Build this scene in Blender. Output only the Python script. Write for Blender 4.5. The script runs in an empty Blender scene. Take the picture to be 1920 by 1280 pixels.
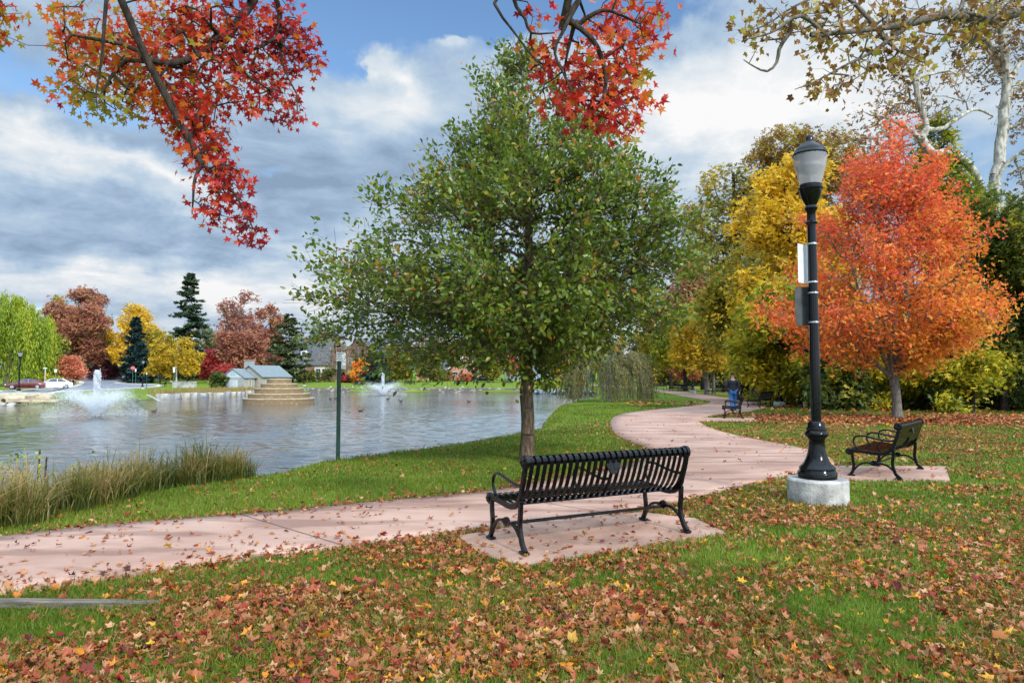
import bpy, bmesh, math, random
import numpy as np
from math import radians as RAD, sin, cos, pi, atan, tan, sqrt
from mathutils import Vector, Matrix

SC = bpy.context.scene
COL = SC.collection
F = 1280.0                      # focal length in pixels of the 1920 wide photograph
CAMH = 1.6
PIT = atan(68.0 / F)

# ------------------------------------------------------------------ camera
cam_d = bpy.data.cameras.new('camera'); cam = bpy.data.objects.new('camera', cam_d)
COL.objects.link(cam)
cam.location = (0, 0, CAMH); cam.rotation_euler = (pi / 2 + PIT, 0, 0)
cam_d.sensor_width = 36.0; cam_d.lens = 24.0; cam_d.clip_start = 0.05; cam_d.clip_end = 4000
SC.camera = cam

# ------------------------------------------------------------------ where things stand
def hill(x, y):
    return 0.0177 * np.maximum(0.0, np.asarray(y, float) - 113.0)
def ray(px, py):
    u = (px - 960) / F; v = (640 - py) / F
    return np.array([u, cos(PIT) - v * sin(PIT), sin(PIT) + v * cos(PIT)])
def G(px, py, z=0.0):           # point of the plane z under a pixel
    r = ray(px, py); t = (z - CAMH) / r[2]
    return np.array([r[0] * t, r[1] * t])
def GH(px, py):                 # point of the far rising lawn under a pixel
    r = ray(px, py)
    lo, hi = 1.0, 900.0
    f = lambda t: CAMH + r[2] * t - float(hill(0, r[1] * t))
    ts = np.linspace(1, 900, 4000); val = CAMH + r[2] * ts - hill(0, r[1] * ts)
    k = np.argmax(val < 0)
    t = ts[k] if val[k] < 0 else 900.0
    return np.array([r[0] * t, r[1] * t])
def AT(px, py, d):              # point at distance d (along y) under a pixel
    r = ray(px, py); t = d / r[1]
    return np.array([r[0] * t, d, CAMH + r[2] * t])
def base(px, d):
    p = AT(px, 708, d); return np.array([p[0], d, float(hill(0, d))])

# ------------------------------------------------------------------ labels
def tag(o, label=None, cat=None, group=None, kind=None):
    if label: o['label'] = label
    if cat: o['category'] = cat
    if group: o['group'] = group
    if kind: o['kind'] = kind
    return o
def thing(name, label, cat, loc=(0, 0, 0), rz=0.0, group=None):
    o = bpy.data.objects.new(name, None); COL.objects.link(o)
    o.empty_display_size = 0.2
    o.location = [float(c) for c in loc]; o.rotation_euler = (0, 0, rz)
    return tag(o, label, cat, group)
def copy_tree(o, parent=None):
    c = o.copy(); COL.objects.link(c)
    if parent is not None: c.parent = parent
    for ch in list(o.children): copy_tree(ch, c)
    return c

# ------------------------------------------------------------------ meshes
def np_mesh(name, V, Fs, mat=None, parent=None, tint=None, smooth=False, loc=None):
    """V (n,3); Fs an (m,k) int array or a list of such arrays"""
    if isinstance(Fs, np.ndarray): Fs = [Fs]
    Fs = [np.asarray(f, np.int32) for f in Fs if len(f)]
    me = bpy.data.meshes.new(name)
    V = np.asarray(V, np.float32)
    nl = sum(f.size for f in Fs); npoly = sum(len(f) for f in Fs)
    me.vertices.add(len(V)); me.vertices.foreach_set('co', V.ravel())
    me.loops.add(nl); me.polygons.add(npoly)
    me.loops.foreach_set('vertex_index', np.concatenate([f.ravel() for f in Fs]))
    st = []; s = 0
    for f in Fs:
        st.append(s + np.arange(len(f)) * f.shape[1]); s += f.size
    me.polygons.foreach_set('loop_start', np.concatenate(st).astype(np.int32))
    if smooth: me.polygons.foreach_set('use_smooth', np.ones(npoly, bool))
    me.update(calc_edges=True)
    if tint is not None:
        a = me.attributes.new('tint', 'FLOAT', 'FACE'); a.data.foreach_set('value', np.asarray(tint, np.float32))
    if mat is not None: me.materials.append(mat)
    o = bpy.data.objects.new(name, me); COL.objects.link(o)
    if parent is not None: o.parent = parent
    if loc is not None: o.location = [float(c) for c in loc]
    return o

class MB:
    def __init__(s): s.V = []; s.F = []; s.n = 0
    def add(s, V, F):
        V = np.asarray(V, float); 
        s.V.append(V); 
        for f in F: s.F.append([int(i) + s.n for i in f])
        s.n += len(V); return s
    def box(s, c, size, rz=0.0, M=None, taper=1.0):
        sx, sy, sz = [q / 2 for q in size]
        V = np.array([[x * sx * (taper if z > 0 else 1), y * sy * (taper if z > 0 else 1), z * sz] for z in (-1, 1) for y in (-1, 1) for x in (-1, 1)], float)
        if M is not None: V = V @ np.array(M).T
        if rz: V = V @ np.array([[cos(rz), sin(rz), 0], [-sin(rz), cos(rz), 0], [0, 0, 1]])
        V = V + np.array(c)
        return s.add(V, [(0, 2, 3, 1), (4, 5, 7, 6), (0, 1, 5, 4), (2, 6, 7, 3), (0, 4, 6, 2), (1, 3, 7, 5)])
    def lathe(s, prof, n=24, c=(0, 0, 0), flute=None):
        V = []; F = []
        for i, (r, z) in enumerate(prof):
            for k in range(n):
                a = 2 * pi * k / n
                rr = r
                if flute and flute[1] < z < flute[2]: rr = r * (1 - flute[0] * (k % 2))
                V.append((c[0] + rr * cos(a), c[1] + rr * sin(a), c[2] + z))
        for i in range(len(prof) - 1):
            for k in range(n):
                F.append((i * n + k, i * n + (k + 1) % n, (i + 1) * n + (k + 1) % n, (i + 1) * n + k))
        F.append(tuple(range(n - 1, -1, -1))); F.append(tuple((len(prof) - 1) * n + k for k in range(n)))
        return s.add(V, F)
    def cyl(s, p, q, r, r2=None, n=10):
        return s.tube([p, q], [r, r if r2 is None else r2], n)
    def tube(s, P, R, n=8, cap=True, sq=None):
        """round tube along a polyline; sq=(up vector, width, thickness) makes it a flat bar"""
        P = np.asarray(P, float); m = len(P)
        if np.isscalar(R): R = [R] * m
        T = np.zeros_like(P); T[1:-1] = P[2:] - P[:-2]; T[0] = P[1] - P[0]; T[-1] = P[-1] - P[-2]
        T /= np.linalg.norm(T, axis=1)[:, None] + 1e-9
        a = np.array([0, 0, 1.0]) if abs(T[0][2]) < .9 else np.array([1.0, 0, 0])
        N = np.cross(T[0], a); N /= np.linalg.norm(N)
        V = []
        for i in range(m):
            N = N - T[i] * np.dot(N, T[i]); N /= np.linalg.norm(N) + 1e-9
            B = np.cross(T[i], N)
            for k in range(n):
                t = 2 * pi * k / n
                V.append(P[i] + R[i] * (cos(t) * N + sin(t) * B))
        Fc = []
        for i in range(m - 1):
            for k in range(n):
                Fc.append((i * n + k, i * n + (k + 1) % n, (i + 1) * n + (k + 1) % n, (i + 1) * n + k))
        if cap:
            Fc.append(tuple(range(n - 1, -1, -1))); Fc.append(tuple((m - 1) * n + k for k in range(n)))
        return s.add(V, Fc)
    def bar(s, P, side, w, t):
        """rectangular bar along polyline P: w across the vector side, t in the bending plane"""
        P = np.asarray(P, float); m = len(P); side = np.asarray(side, float)
        side /= np.linalg.norm(side)
        T = np.zeros_like(P); T[1:-1] = P[2:] - P[:-2]; T[0] = P[1] - P[0]; T[-1] = P[-1] - P[-2]
        T /= np.linalg.norm(T, axis=1)[:, None] + 1e-9
        N = np.cross(T, side); N /= np.linalg.norm(N, axis=1)[:, None] + 1e-9
        ws = w if hasattr(w, '__len__') else [w] * m; ts = t if hasattr(t, '__len__') else [t] * m
        V = []
        for i in range(m):
            for a, b in ((-1, -1), (1, -1), (1, 1), (-1, 1)):
                V.append(P[i] + a * side * ws[i] / 2 + b * N[i] * ts[i] / 2)
        Fc = [(0, 3, 2, 1), tuple((m - 1) * 4 + k for k in range(4))]
        for i in range(m - 1):
            for k in range(4):
                Fc.append((i * 4 + k, i * 4 + (k + 1) % 4, (i + 1) * 4 + (k + 1) % 4, (i + 1) * 4 + k))
        return s.add(V, Fc)
    def poly(s, pts, z0, z1):
        """prism over an xy polygon"""
        n = len(pts)
        V = [(p[0], p[1], z0) for p in pts] + [(p[0], p[1], z1) for p in pts]
        Fc = [tuple(range(n - 1, -1, -1)), tuple(range(n, 2 * n))] + [(i, (i + 1) % n, n + (i + 1) % n, n + i) for i in range(n)]
        return s.add(V, Fc)
    def build(s, name, mat, parent=None, smooth=False, bevel=0.0, loc=None, angle=None):
        me = bpy.data.meshes.new(name)
        me.from_pydata(np.concatenate(s.V).tolist() if s.V else [], [], s.F)
        bm = bmesh.new(); bm.from_mesh(me)
        bmesh.ops.recalc_face_normals(bm, faces=bm.faces)
        if bevel: bmesh.ops.bevel(bm, geom=[e for e in bm.edges if e.calc_face_angle(0) > .6], offset=bevel, segments=1, affect='EDGES', clamp_overlap=True)
        bm.to_mesh(me); bm.free()
        if smooth:
            for p in me.polygons: p.use_smooth = True
            try: me.set_sharp_from_angle(angle=angle if angle else RAD(40))
            except Exception: pass
        me.materials.append(mat)
        o = bpy.data.objects.new(name, me); COL.objects.link(o)
        if parent is not None: o.parent = parent
        if loc is not None: o.location = [float(c) for c in loc]
        return o

def spline(P, n):
    """Catmull-Rom through the points, n samples evenly by length"""
    P = np.asarray(P, float); Q = np.vstack([2 * P[0] - P[1], P, 2 * P[-1] - P[-2]])
    out = []
    for i in range(len(P) - 1):
        p0, p1, p2, p3 = Q[i:i + 4]
        for t in np.linspace(0, 1, 16, endpoint=False):
            out.append(.5 * ((2 * p1) + (-p0 + p2) * t + (2 * p0 - 5 * p1 + 4 * p2 - p3) * t * t + (-p0 + 3 * p1 - 3 * p2 + p3) * t ** 3))
    out.append(P[-1]); out = np.array(out)
    L = np.concatenate([[0], np.cumsum(np.linalg.norm(np.diff(out, axis=0), axis=1))])
    s = np.linspace(0, L[-1], n)
    return np.stack([np.interp(s, L, out[:, k]) for k in range(out.shape[1])], 1)

def inside(P, poly):
    x, y = P[:, 0], P[:, 1]; r = np.zeros(len(P), bool); n = len(poly); j = n - 1
    for i in range(n):
        xi, yi = poly[i][:2]; xj, yj = poly[j][:2]
        c = ((yi > y) != (yj > y)) & (x < (xj - xi) * (y - yi) / ((yj - yi) if abs(yj - yi) > 1e-12 else 1e-12) + xi)
        r ^= c; j = i
    return r
def dist_poly(P, poly, closed=True):
    d = np.full(len(P), 1e9); n = len(poly)
    for i in range(n if closed else n - 1):
        a = np.asarray(poly[i][:2], float); b = np.asarray(poly[(i + 1) % n][:2], float)
        ab = b - a; t = np.clip(((P - a) @ ab) / (ab @ ab + 1e-12), 0, 1)
        d = np.minimum(d, np.hypot(*(P - a - t[:, None] * ab).T))
    return d
def vnoise(P, scale, seed=0):
    """smooth value noise in 0..1 on xy points"""
    r = np.random.default_rng(seed); g = r.random((64, 64))
    q = P / scale; i = np.floor(q).astype(int); f = q - i; f = f * f * (3 - 2 * f)
    a = g[i[:, 0] % 64, i[:, 1] % 64]; b = g[(i[:, 0] + 1) % 64, i[:, 1] % 64]
    c = g[i[:, 0] % 64, (i[:, 1] + 1) % 64]; d = g[(i[:, 0] + 1) % 64, (i[:, 1] + 1) % 64]
    return (a * (1 - f[:, 0]) + b * f[:, 0]) * (1 - f[:, 1]) + (c * (1 - f[:, 0]) + d * f[:, 0]) * f[:, 1]

# ------------------------------------------------------------------ materials
class NT:
    def __init__(s, nt): s.t = nt; s.N = nt.nodes; s.L = nt.links
    def n(s, typ, **kw):
        x = s.N.new(typ)
        for k, v in kw.items():
            if k == 'i':
                for q, w in v.items():
                    if isinstance(w, bpy.types.NodeSocket): s.L.new(w, x.inputs[q])
                    else: x.inputs[q].default_value = w
            else: setattr(x, k, v)
        return x
    def m(s, op, *a):
        x = s.N.new('ShaderNodeMath'); x.operation = op
        for k, v in enumerate(a):
            if isinstance(v, bpy.types.NodeSocket): s.L.new(v, x.inputs[k])
            else: x.inputs[k].default_value = v
        return x.outputs[0]
    def ss(s, v, a, b, lo=0.0, hi=1.0):
        x = s.N.new('ShaderNodeMapRange'); x.interpolation_type = 'SMOOTHSTEP'
        s.L.new(v, x.inputs[0]); 
        for k, q in enumerate((a, b, lo, hi)): x.inputs[k + 1].default_value = q
        return x.outputs[0]
    def mix(s, f, a, b, typ='MIX'):
        x = s.N.new('ShaderNodeMix'); x.data_type = 'RGBA'; x.blend_type = typ
        for k, v in ((0, f), (6, a), (7, b)):
            if isinstance(v, bpy.types.NodeSocket): s.L.new(v, x.inputs[k])
            elif k == 0: x.inputs[0].default_value = v
            else: x.inputs[k].default_value = (*v, 1) if len(v) == 3 else v
        return x.outputs[2]
    def ramp(s, v, stops, interp='LINEAR'):
        x = s.N.new('ShaderNodeValToRGB'); e = x.color_ramp.elements; x.color_ramp.interpolation = interp
        while len(e) < len(stops): e.new(0.5)
        for q, (p, c) in zip(e, stops): q.position = p; q.color = (*c, 1)
        s.L.new(v, x.inputs[0]); return x.outputs[0]
    def noise(s, vec, scale, detail=4, rough=.55, dim='3D'):
        x = s.n('ShaderNodeTexNoise', i={'Scale': scale, 'Detail': detail, 'Roughness': rough})
        if vec is not None: s.L.new(vec, x.inputs['Vector'])
        return x.outputs[0]
    def scale(s, vec, sc):
        x = s.n('ShaderNodeMapping', i={'Scale': sc}); s.L.new(vec, x.inputs[0]); return x.outputs[0]

def new_mat(name):
    m = bpy.data.materials.new(name); m.use_nodes = True; m.node_tree.nodes.clear()
    t = NT(m.node_tree); out = t.n('ShaderNodeOutputMaterial'); return m, t, out
def mat(name, col, rough=.6, metal=0.0, var=.15, nscale=6.0, bump=.0, bscale=40.0, spec=.5, coat=0.0, stretch=None, col2=None, coord='Object'):
    """plain surface with uneven tone, gloss and a little relief"""
    m, t, out = new_mat(name)
    co = t.n('ShaderNodeTexCoord').outputs[coord]
    if stretch: co = t.scale(co, stretch)
    n1 = t.noise(co, nscale, 5)
    c2 = col2 if col2 else tuple(c * (1 - 2.2 * var) for c in col)
    c1 = col if col2 else tuple(min(1, c * (1 + 1.2 * var)) for c in col)
    c = t.mix(t.ss(n1, .3, .7), c2, c1)
    b = t.n('ShaderNodeBsdfPrincipled', i={'Base Color': c, 'Metallic': metal, 'Roughness': t.ss(n1, .2, .8, max(.02, rough - .1), min(1, rough + .1)), 'Specular IOR Level': spec, 'Coat Weight': coat})
    if bump:
        bp = t.n('ShaderNodeBump', i={'Strength': bump, 'Distance': .02, 'Height': t.noise(co, bscale, 4)})
        t.L.new(bp.outputs[0], b.inputs['Normal'])
    t.L.new(b.outputs[0], out.inputs[0]); return m
def leafmat(name, stops, trans=.35, rough=.5, spec=.35, tcol=1.0):
    """leaves: each leaf has its own colour along the stops (attribute tint)"""
    m, t, out = new_mat(name)
    a = t.n('ShaderNodeAttribute', attribute_name='tint').outputs['Fac']
    c = t.ramp(a, stops)
    b = t.n('ShaderNodeBsdfPrincipled', i={'Base Color': c, 'Roughness': rough, 'Specular IOR Level': spec})
    tr = t.n('ShaderNodeBsdfTranslucent', i={'Color': c})
    mx = t.n('ShaderNodeMixShader', i={0: trans})
    t.L.new(b.outputs[0], mx.inputs[1]); t.L.new(tr.outputs[0], mx.inputs[2])
    t.L.new(mx.outputs[0], out.inputs[0]); return m

BLACK = mat('black_gloss_paint', (.004, .004, .005), .13, 0, .2, 30, .015, 160, .24, .0)
IRON = mat('black_cast_iron', (.006, .006, .007), .26, 0, .3, 22, .08, 120, .26)
CONC = mat('concrete', (.38, .37, .345), .88, 0, .22, 5, .6, 45)
GREENPAINT = mat('dark_green_paint', (.012, .05, .035), .45, 0, .2, 12)
WHITEPAINT = mat('white_paint', (.62, .63, .66), .5, 0, .06, 5)
ALU = mat('bare_aluminium', (.055, .06, .062), .42, .5, .12, 9, .05, 60)
STEEL = mat('steel_strap', (.52, .52, .52), .35, .9, .05, 9)
BARK = mat('brown_bark', (.14, .10, .068), .9, 0, .3, 5, .9, 28, .2, stretch=(6, 6, 1.1))
BARKS = mat('dark_sweetgum_bark', (.055, .043, .034), .9, 0, .3, 5, .9, 28, .2, stretch=(6, 6, 1.1))
BARKG = mat('grey_bark', (.17, .15, .13), .9, 0, .25, 5, .8, 26, .2, stretch=(5, 5, 1.2))
BARKD = mat('dark_bark', (.035, .028, .022), .9, 0, .3, 5, .8, 26, .2, stretch=(5, 5, 1.2))
BARKW = mat('pale_mottled_bark', (.52, .50, .45), .8, 0, .3, 2.6, .3, 20, .2, stretch=(2, 2, .8), col2=(.16, .14, .11))
# ------------------------------------------------------------------ sky and sun
SUN_AZ, SUN_EL = RAD(150.0), RAD(34.0)     # azimuth from +y towards +x
wd = bpy.data.worlds.new("World"); SC.world = wd; wd.use_nodes = True
wd.node_tree.nodes.clear(); t = NT(wd.node_tree)
wout = t.n('ShaderNodeOutputWorld')
sky = t.n('ShaderNodeTexSky'); sky.sky_type = 'NISHITA'; sky.sun_disc = False
sky.sun_elevation = SUN_EL; sky.sun_rotation = SUN_AZ; sky.air_density = 1.2; sky.dust_density = .3; sky.ozone_density = 4.0
co = t.n('ShaderNodeTexCoord').outputs['Generated']
sep = t.n('ShaderNodeSeparateXYZ'); t.L.new(co, sep.inputs[0]); X, Y, Z = sep.outputs
zz = t.m('ADD', t.m('MAXIMUM', Z, 0.0), .16)
comb = t.n('ShaderNodeCombineXYZ'); t.L.new(t.m('DIVIDE', X, zz), comb.inputs[0]); t.L.new(t.m('DIVIDE', Y, zz), comb.inputs[1]); comb.inputs[2].default_value = 3.7
P = comb.outputs[0]
warp = t.n('ShaderNodeTexNoise', i={'Scale': 1.3, 'Detail': 4}); t.L.new(P, warp.inputs['Vector'])
wv = t.n('ShaderNodeVectorMath', operation='MULTIPLY_ADD'); t.L.new(warp.outputs[1], wv.inputs[0]); wv.inputs[1].default_value = (.5, .5, .5); t.L.new(P, wv.inputs[2])
PW = wv.outputs[0]
n_big = t.noise(PW, .75, 5, .5); n_mid = t.noise(PW, 1.9, 7, .56); n_fine = t.noise(PW, 5.5, 6, .6)
AZ = t.m('ARCTAN2', X, Y); EL = t.m('ARCSINE', Z)
wn = t.n('ShaderNodeTexNoise', i={'Scale': 5.0, 'Detail': 6, 'Roughness': .6}); t.L.new(co, wn.inputs['Vector'])
ws = t.n('ShaderNodeSeparateColor'); t.L.new(wn.outputs[1], ws.inputs[0])
AZw = t.m('ADD', AZ, t.m('MULTIPLY', t.m('SUBTRACT', ws.outputs[0], .5), .34))
ELw = t.m('ADD', EL, t.m('MULTIPLY', t.m('SUBTRACT', ws.outputs[1], .5), .16))
def blob(px, py, rx, ry, tilt=0.0):
    """soft patch of sky round a direction (given by where the photograph shows it)"""
    r = ray(px, py); r = r / np.linalg.norm(r)
    a0 = math.atan2(r[0], r[1]); e0 = math.asin(r[2]); sx = rx / F; sy = ry / F
    da = t.m('SUBTRACT', AZw, a0); de = t.m('SUBTRACT', ELw, e0)
    c, s_ = cos(tilt), sin(tilt)
    u = t.m('ADD', t.m('MULTIPLY', da, c / sx), t.m('MULTIPLY', de, s_ / sx))
    v = t.m('ADD', t.m('MULTIPLY', da, -s_ / sy), t.m('MULTIPLY', de, c / sy))
    q = t.m('ADD', t.m('MULTIPLY', u, u), t.m('MULTIPLY', v, v))
    return t.m('EXPONENT', t.m('MULTIPLY', q, -1.0))
def total(lst):
    s_ = None
    for w, b in lst:
        v = t.m('MULTIPLY', b, w); s_ = v if s_ is None else t.m('ADD', s_, v)
    return s_
white = total([(.62, blob(1400, 200, 190, 75)), (.55, blob(1330, 250, 150, 70)), (.35, blob(1620, 130, 250, 120)), (1.1, blob(250, 318, 170, 22, RAD(-12))), (.85, blob(20, 285, 90, 26)),
               (1.0, blob(720, 165, 60, 26, RAD(-25))), (.8, blob(690, 235, 120, 40)), (.5, blob(830, 95, 60, 14)), (.55, blob(640, 460, 130, 50)), (.7, blob(120, 510, 260, 34)), (.75, blob(430, 520, 160, 40)), (.5, blob(360, 395, 160, 14, RAD(-10))),
               (.4, blob(1330, 120, 110, 30))])
dark = total([(.6, blob(560, 400, 230, 60)), (.5, blob(120, 430, 240, 55)), (.35, blob(330, 250, 330, 60)), (.45, blob(480, 590, 220, 22)), (.4, blob(1290, 60, 60, 40))])
blue = total([(1.0, blob(740, 10, 280, 45)), (.85, blob(900, 20, 150, 50)), (.35, blob(1310, 150, 60, 30)), (.8, blob(1250, 5, 120, 40)), (.5, blob(150, 190, 200, 50)), (.5, blob(600, 110, 110, 50)), (.35, blob(1480, 110, 120, 40)), (.3, blob(500, 320, 90, 25))])
cover = t.ss(t.m('SUBTRACT', t.m('ADD', t.m('ADD', n_big, t.m('MULTIPLY', n_mid, .35)), t.m('MULTIPLY', t.m('ADD', white, dark), .5)), t.m('MULTIPLY', blue, .75)), .44, .66)
shade = t.m('ADD', t.m('SUBTRACT', t.m('ADD', t.m('MULTIPLY', n_mid, .85), t.m('MULTIPLY', t.m('SUBTRACT', n_fine, .28), .62)), t.m('MULTIPLY', dark, .46)), t.m('MULTIPLY', white, .38))
ccol = t.ramp(shade, [(.26, (.28, .39, .55)), (.45, (.40, .54, .72)), (.60, (.54, .67, .81)), (.80, (.78, .84, .90)), (.97, (1.0, 1.0, 1.0))])
# low sky: pale and slightly pink towards the horizon
hz = t.ss(Z, .0, .17, 1.0, 0.0)
ccol = t.mix(t.m('MULTIPLY', hz, .45), ccol, (.72, .74, .79))
SKYK = .14
skyc = t.n('ShaderNodeVectorMath', operation='SCALE'); hs_ = t.n('ShaderNodeHueSaturation', i={'Saturation': 1.05}); t.L.new(sky.outputs[0], hs_.inputs['Color']); t.L.new(hs_.outputs[0], skyc.inputs[0]); skyc.inputs['Scale'].default_value = SKYK
# cloud brightness: fill-light glow added overhead and round the sun, behind the camera
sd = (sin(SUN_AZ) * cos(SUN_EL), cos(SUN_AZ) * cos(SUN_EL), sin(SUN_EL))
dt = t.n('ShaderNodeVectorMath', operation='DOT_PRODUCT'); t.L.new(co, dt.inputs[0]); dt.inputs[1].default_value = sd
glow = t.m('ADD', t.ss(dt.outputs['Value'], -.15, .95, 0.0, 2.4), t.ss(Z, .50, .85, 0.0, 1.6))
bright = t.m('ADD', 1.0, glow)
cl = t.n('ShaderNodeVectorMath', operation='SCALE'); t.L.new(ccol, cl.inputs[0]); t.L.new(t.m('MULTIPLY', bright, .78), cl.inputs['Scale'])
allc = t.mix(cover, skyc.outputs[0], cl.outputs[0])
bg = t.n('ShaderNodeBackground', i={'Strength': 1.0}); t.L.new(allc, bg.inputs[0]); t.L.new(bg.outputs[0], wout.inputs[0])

sl = bpy.data.lights.new('sun', 'SUN'); sl.energy = 3.1; sl.angle = RAD(8); sl.color = (1.0, .93, .82)
so = bpy.data.objects.new('sun', sl); COL.objects.link(so)
so.rotation_euler = Vector(sd).to_track_quat('Z', 'Y').to_euler()
vs = SC.view_settings; vs.view_transform = 'Standard'; vs.look = 'None'; vs.exposure = 0.30; vs.gamma = 1.0
try:
    SC.cycles.max_bounces = 7; SC.cycles.diffuse_bounces = 3; SC.cycles.glossy_bounces = 3; SC.cycles.transparent_max_bounces = 24; SC.cycles.transmission_bounces = 4
    SC.cycles.use_denoising = True; SC.cycles.sample_clamp_indirect = 6.0
except Exception: pass

# ------------------------------------------------------------------ lake outline, path outline
WZ = -0.6
near = [(-17, 1.0), (-8.5, 4.0), (-5.85, 6.6)] + [tuple(G(*p)) for p in [(60, 972), (200, 940), (300, 914), (420, 898), (550, 880), (634, 859), (750, 845), (900, 825), (980, 811), (1035, 798), (1055, 786), (1052, 771), (1062, 757), (1085, 748)]]
LAKE = near + [(7.4, 60), (10.5, 74), (12.5, 88), (11, 94), (7, 95.5), (3.3, 96), (1.5, 103), (-30, 105), (-33.5, 97), (-34.2, 90), (-35.6, 78), (-36.3, 69), (-37.6, 65.5), (-40.5, 64.5), (-47, 63.5), (-60, 62), (-85, 60), (-95, 30), (-80, -8), (-40, -12)]
Ls = LAKE

Lpx = [(-200, 1036), (0, 1011), (190, 988), (480, 966), (700, 944), (915, 923), (1057, 898), (1152, 880), (1200, 866)]
LE = [tuple(G(*p)) for p in Lpx] + [(2.82, 14.0), (3.02, 15.4), (2.93, 17.1), (2.95, 19.7), (3.36, 23.5), (4.3, 28.4), (5.75, 32), (7.7, 35), (10.1, 38.5), (12.4, 43), (13.6, 48), (14.3, 54), (15.0, 61), (15.9, 69), (17.4, 86), (17.8, 104), (15.5, 120), (9, 135)]
RE = [tuple(G(*p)) for p in [(-200, 1150), (0, 1116), (150, 1094), (350, 1066), (560, 1038), (700, 1020), (870, 997), (1127, 972), (1350, 925), (1490, 889)]] + [(5.9, 12.6), (6.5, 14.6), (6.45, 16.2), (6.2, 18.3), (6.2, 21), (6.65, 24.2), (7.5, 27), (9.0, 29.6), (11.3, 32.5), (13.7, 37.0), (15.1, 42), (16.0, 47.5), (16.8, 54), (17.6, 61), (18.6, 69), (20.0, 86), (20.4, 104), (18, 122), (11, 138)]
NP = 220
LS = spline(LE, NP); RS = spline(RE, NP)
PATHPOLY = [tuple(p) for p in LS[::2]] + [tuple(p) for p in RS[::-2]]
pad1 = [G(858, 1008), G(905, 1046), G(985, 1066), G(1180, 1032), G(1362, 1003), G(1305, 975), G(1200, 963), G(1000, 985)]
pad2 = [G(1545, 880), G(1760, 880), G(1742, 903), G(1560, 901)]
pad2 = [np.array([4.9, 10.75]), np.array([5.1, 12.4]), np.array([7.75, 12.3]), np.array([6.75, 10.62])]
pad3 = [np.array([6.9, 25.0]), np.array([7.1, 27.2]), np.array([9.6, 27.2]), np.array([9.0, 25.0])]
PADS = [pad1, pad2, pad3]

# ------------------------------------------------------------------ ground
def ground_z(P):
    d = dist_poly(P, LAKE); ins = inside(P, LAKE)
    w = np.where(P[:, 1] < 45, 1.9, np.where(P[:, 0] < -35.5, 1.6, 1.2))
    far = np.clip((P[:, 1] - 40) / 15, 0, 1)
    s = np.clip(d / w, 0, 1)
    z = np.where(ins, -1.5 * (1 - (1 - s) ** 1.0 * 1.0) * np.clip(s * 1.6, 0, 1) ** .45, 0.0)
    z = np.where(ins, np.minimum(z, -.02 - .75 * s ** 1.2), 0.0)
    # soft swell before the crest
    z = z - np.where(~ins, .05 * np.exp(-(d / .8) ** 2), 0)
    # far left bank falls gently from the road to the water
    bank = (~ins) & (P[:, 0] < -30) & (P[:, 1] > 50) & (P[:, 1] < 110)
    z = z - np.where(bank, .55 * np.exp(-(d / 5.0) ** 2), 0)
    z = z + hill(P[:, 0], P[:, 1])
    return z
nr = 330; rr = np.concatenate([[0.0], 1.2 * (700 / 1.2) ** (np.arange(nr) / (nr - 1))])
aa = np.concatenate([np.linspace(-58, 58, 330), np.linspace(60, 300, 61)]) * pi / 180
A_, R_ = np.meshgrid(aa, rr[1:])
GP = np.stack([(R_ * np.sin(A_)).ravel(), (R_ * np.cos(A_)).ravel()], 1)
gz = ground_z(GP)
GV = np.concatenate([np.column_stack([GP, gz]), [[0, 0, 0]]])
na = len(aa); ii, jj = np.meshgrid(np.arange(nr - 1), np.arange(na), indexing='ij'); j2 = (jj + 1) % na
GF = np.stack([ii * na + jj, ii * na + j2, (ii + 1) * na + j2, (ii + 1) * na + jj], -1).reshape(-1, 4)[:, ::-1]
cF = np.stack([np.full(na, len(GV) - 1), (np.arange(na) + 1) % na, np.arange(na)], 1)
m_ground, t2, out = new_mat('lawn_turf')
gc = t2.n('ShaderNodeTexCoord').outputs['Object']
n1 = t2.noise(gc, .35, 5); n2 = t2.noise(gc, 2.3, 5); n3 = t2.noise(gc, 28, 4); n4 = t2.noise(t2.scale(gc, (1, .45, 1)), 1.1, 6, .7)
gcol = t2.mix(t2.ss(n2, .3, .72), (.090, .145, .012), (.150, .215, .024))
gcol = t2.mix(t2.m('MULTIPLY', t2.ss(n1, .46, .66), .55), gcol, (.20, .23, .035))
gcol = t2.mix(t2.m('MULTIPLY', t2.ss(n3, .52, .7), .5), gcol, (.04, .09, .010))
# littered with far-off leaves under the trees to the right
gs = t2.n('ShaderNodeSeparateXYZ'); t2.L.new(gc, gs.inputs[0])
lit = t2.m('MULTIPLY', t2.ss(t2.m('SUBTRACT', gs.outputs[0], t2.m('MULTIPLY', gs.outputs[1], .16)), 5.0, 13.0), t2.m('MULTIPLY', t2.ss(n4, .40, .62), t2.ss(gs.outputs[1], 20, 34)))
gcol = t2.mix(t2.m('MULTIPLY', lit, .6), gcol, (.34, .20, .075))
# bare mud below the water line
mud = t2.ss(gs.outputs[2], -.42, -.62)
gcol = t2.mix(mud, gcol, (.09, .075, .05))
gb = t2.n('ShaderNodeBsdfPrincipled', i={'Base Color': gcol, 'Roughness': .95, 'Specular IOR Level': .1})
gbm = t2.n('ShaderNodeBump', i={'Strength': .8, 'Distance': .05, 'Height': t2.noise(gc, 45, 3)}); t2.L.new(gbm.outputs[0], gb.inputs['Normal'])
t2.L.new(gb.outputs[0], out.inputs[0])
o = np_mesh('ground', GV, [GF, cF[:, ::-1]], m_ground, smooth=True); tag(o, 'green autumn lawn rolling down to the lake shore', kind='structure')

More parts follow.
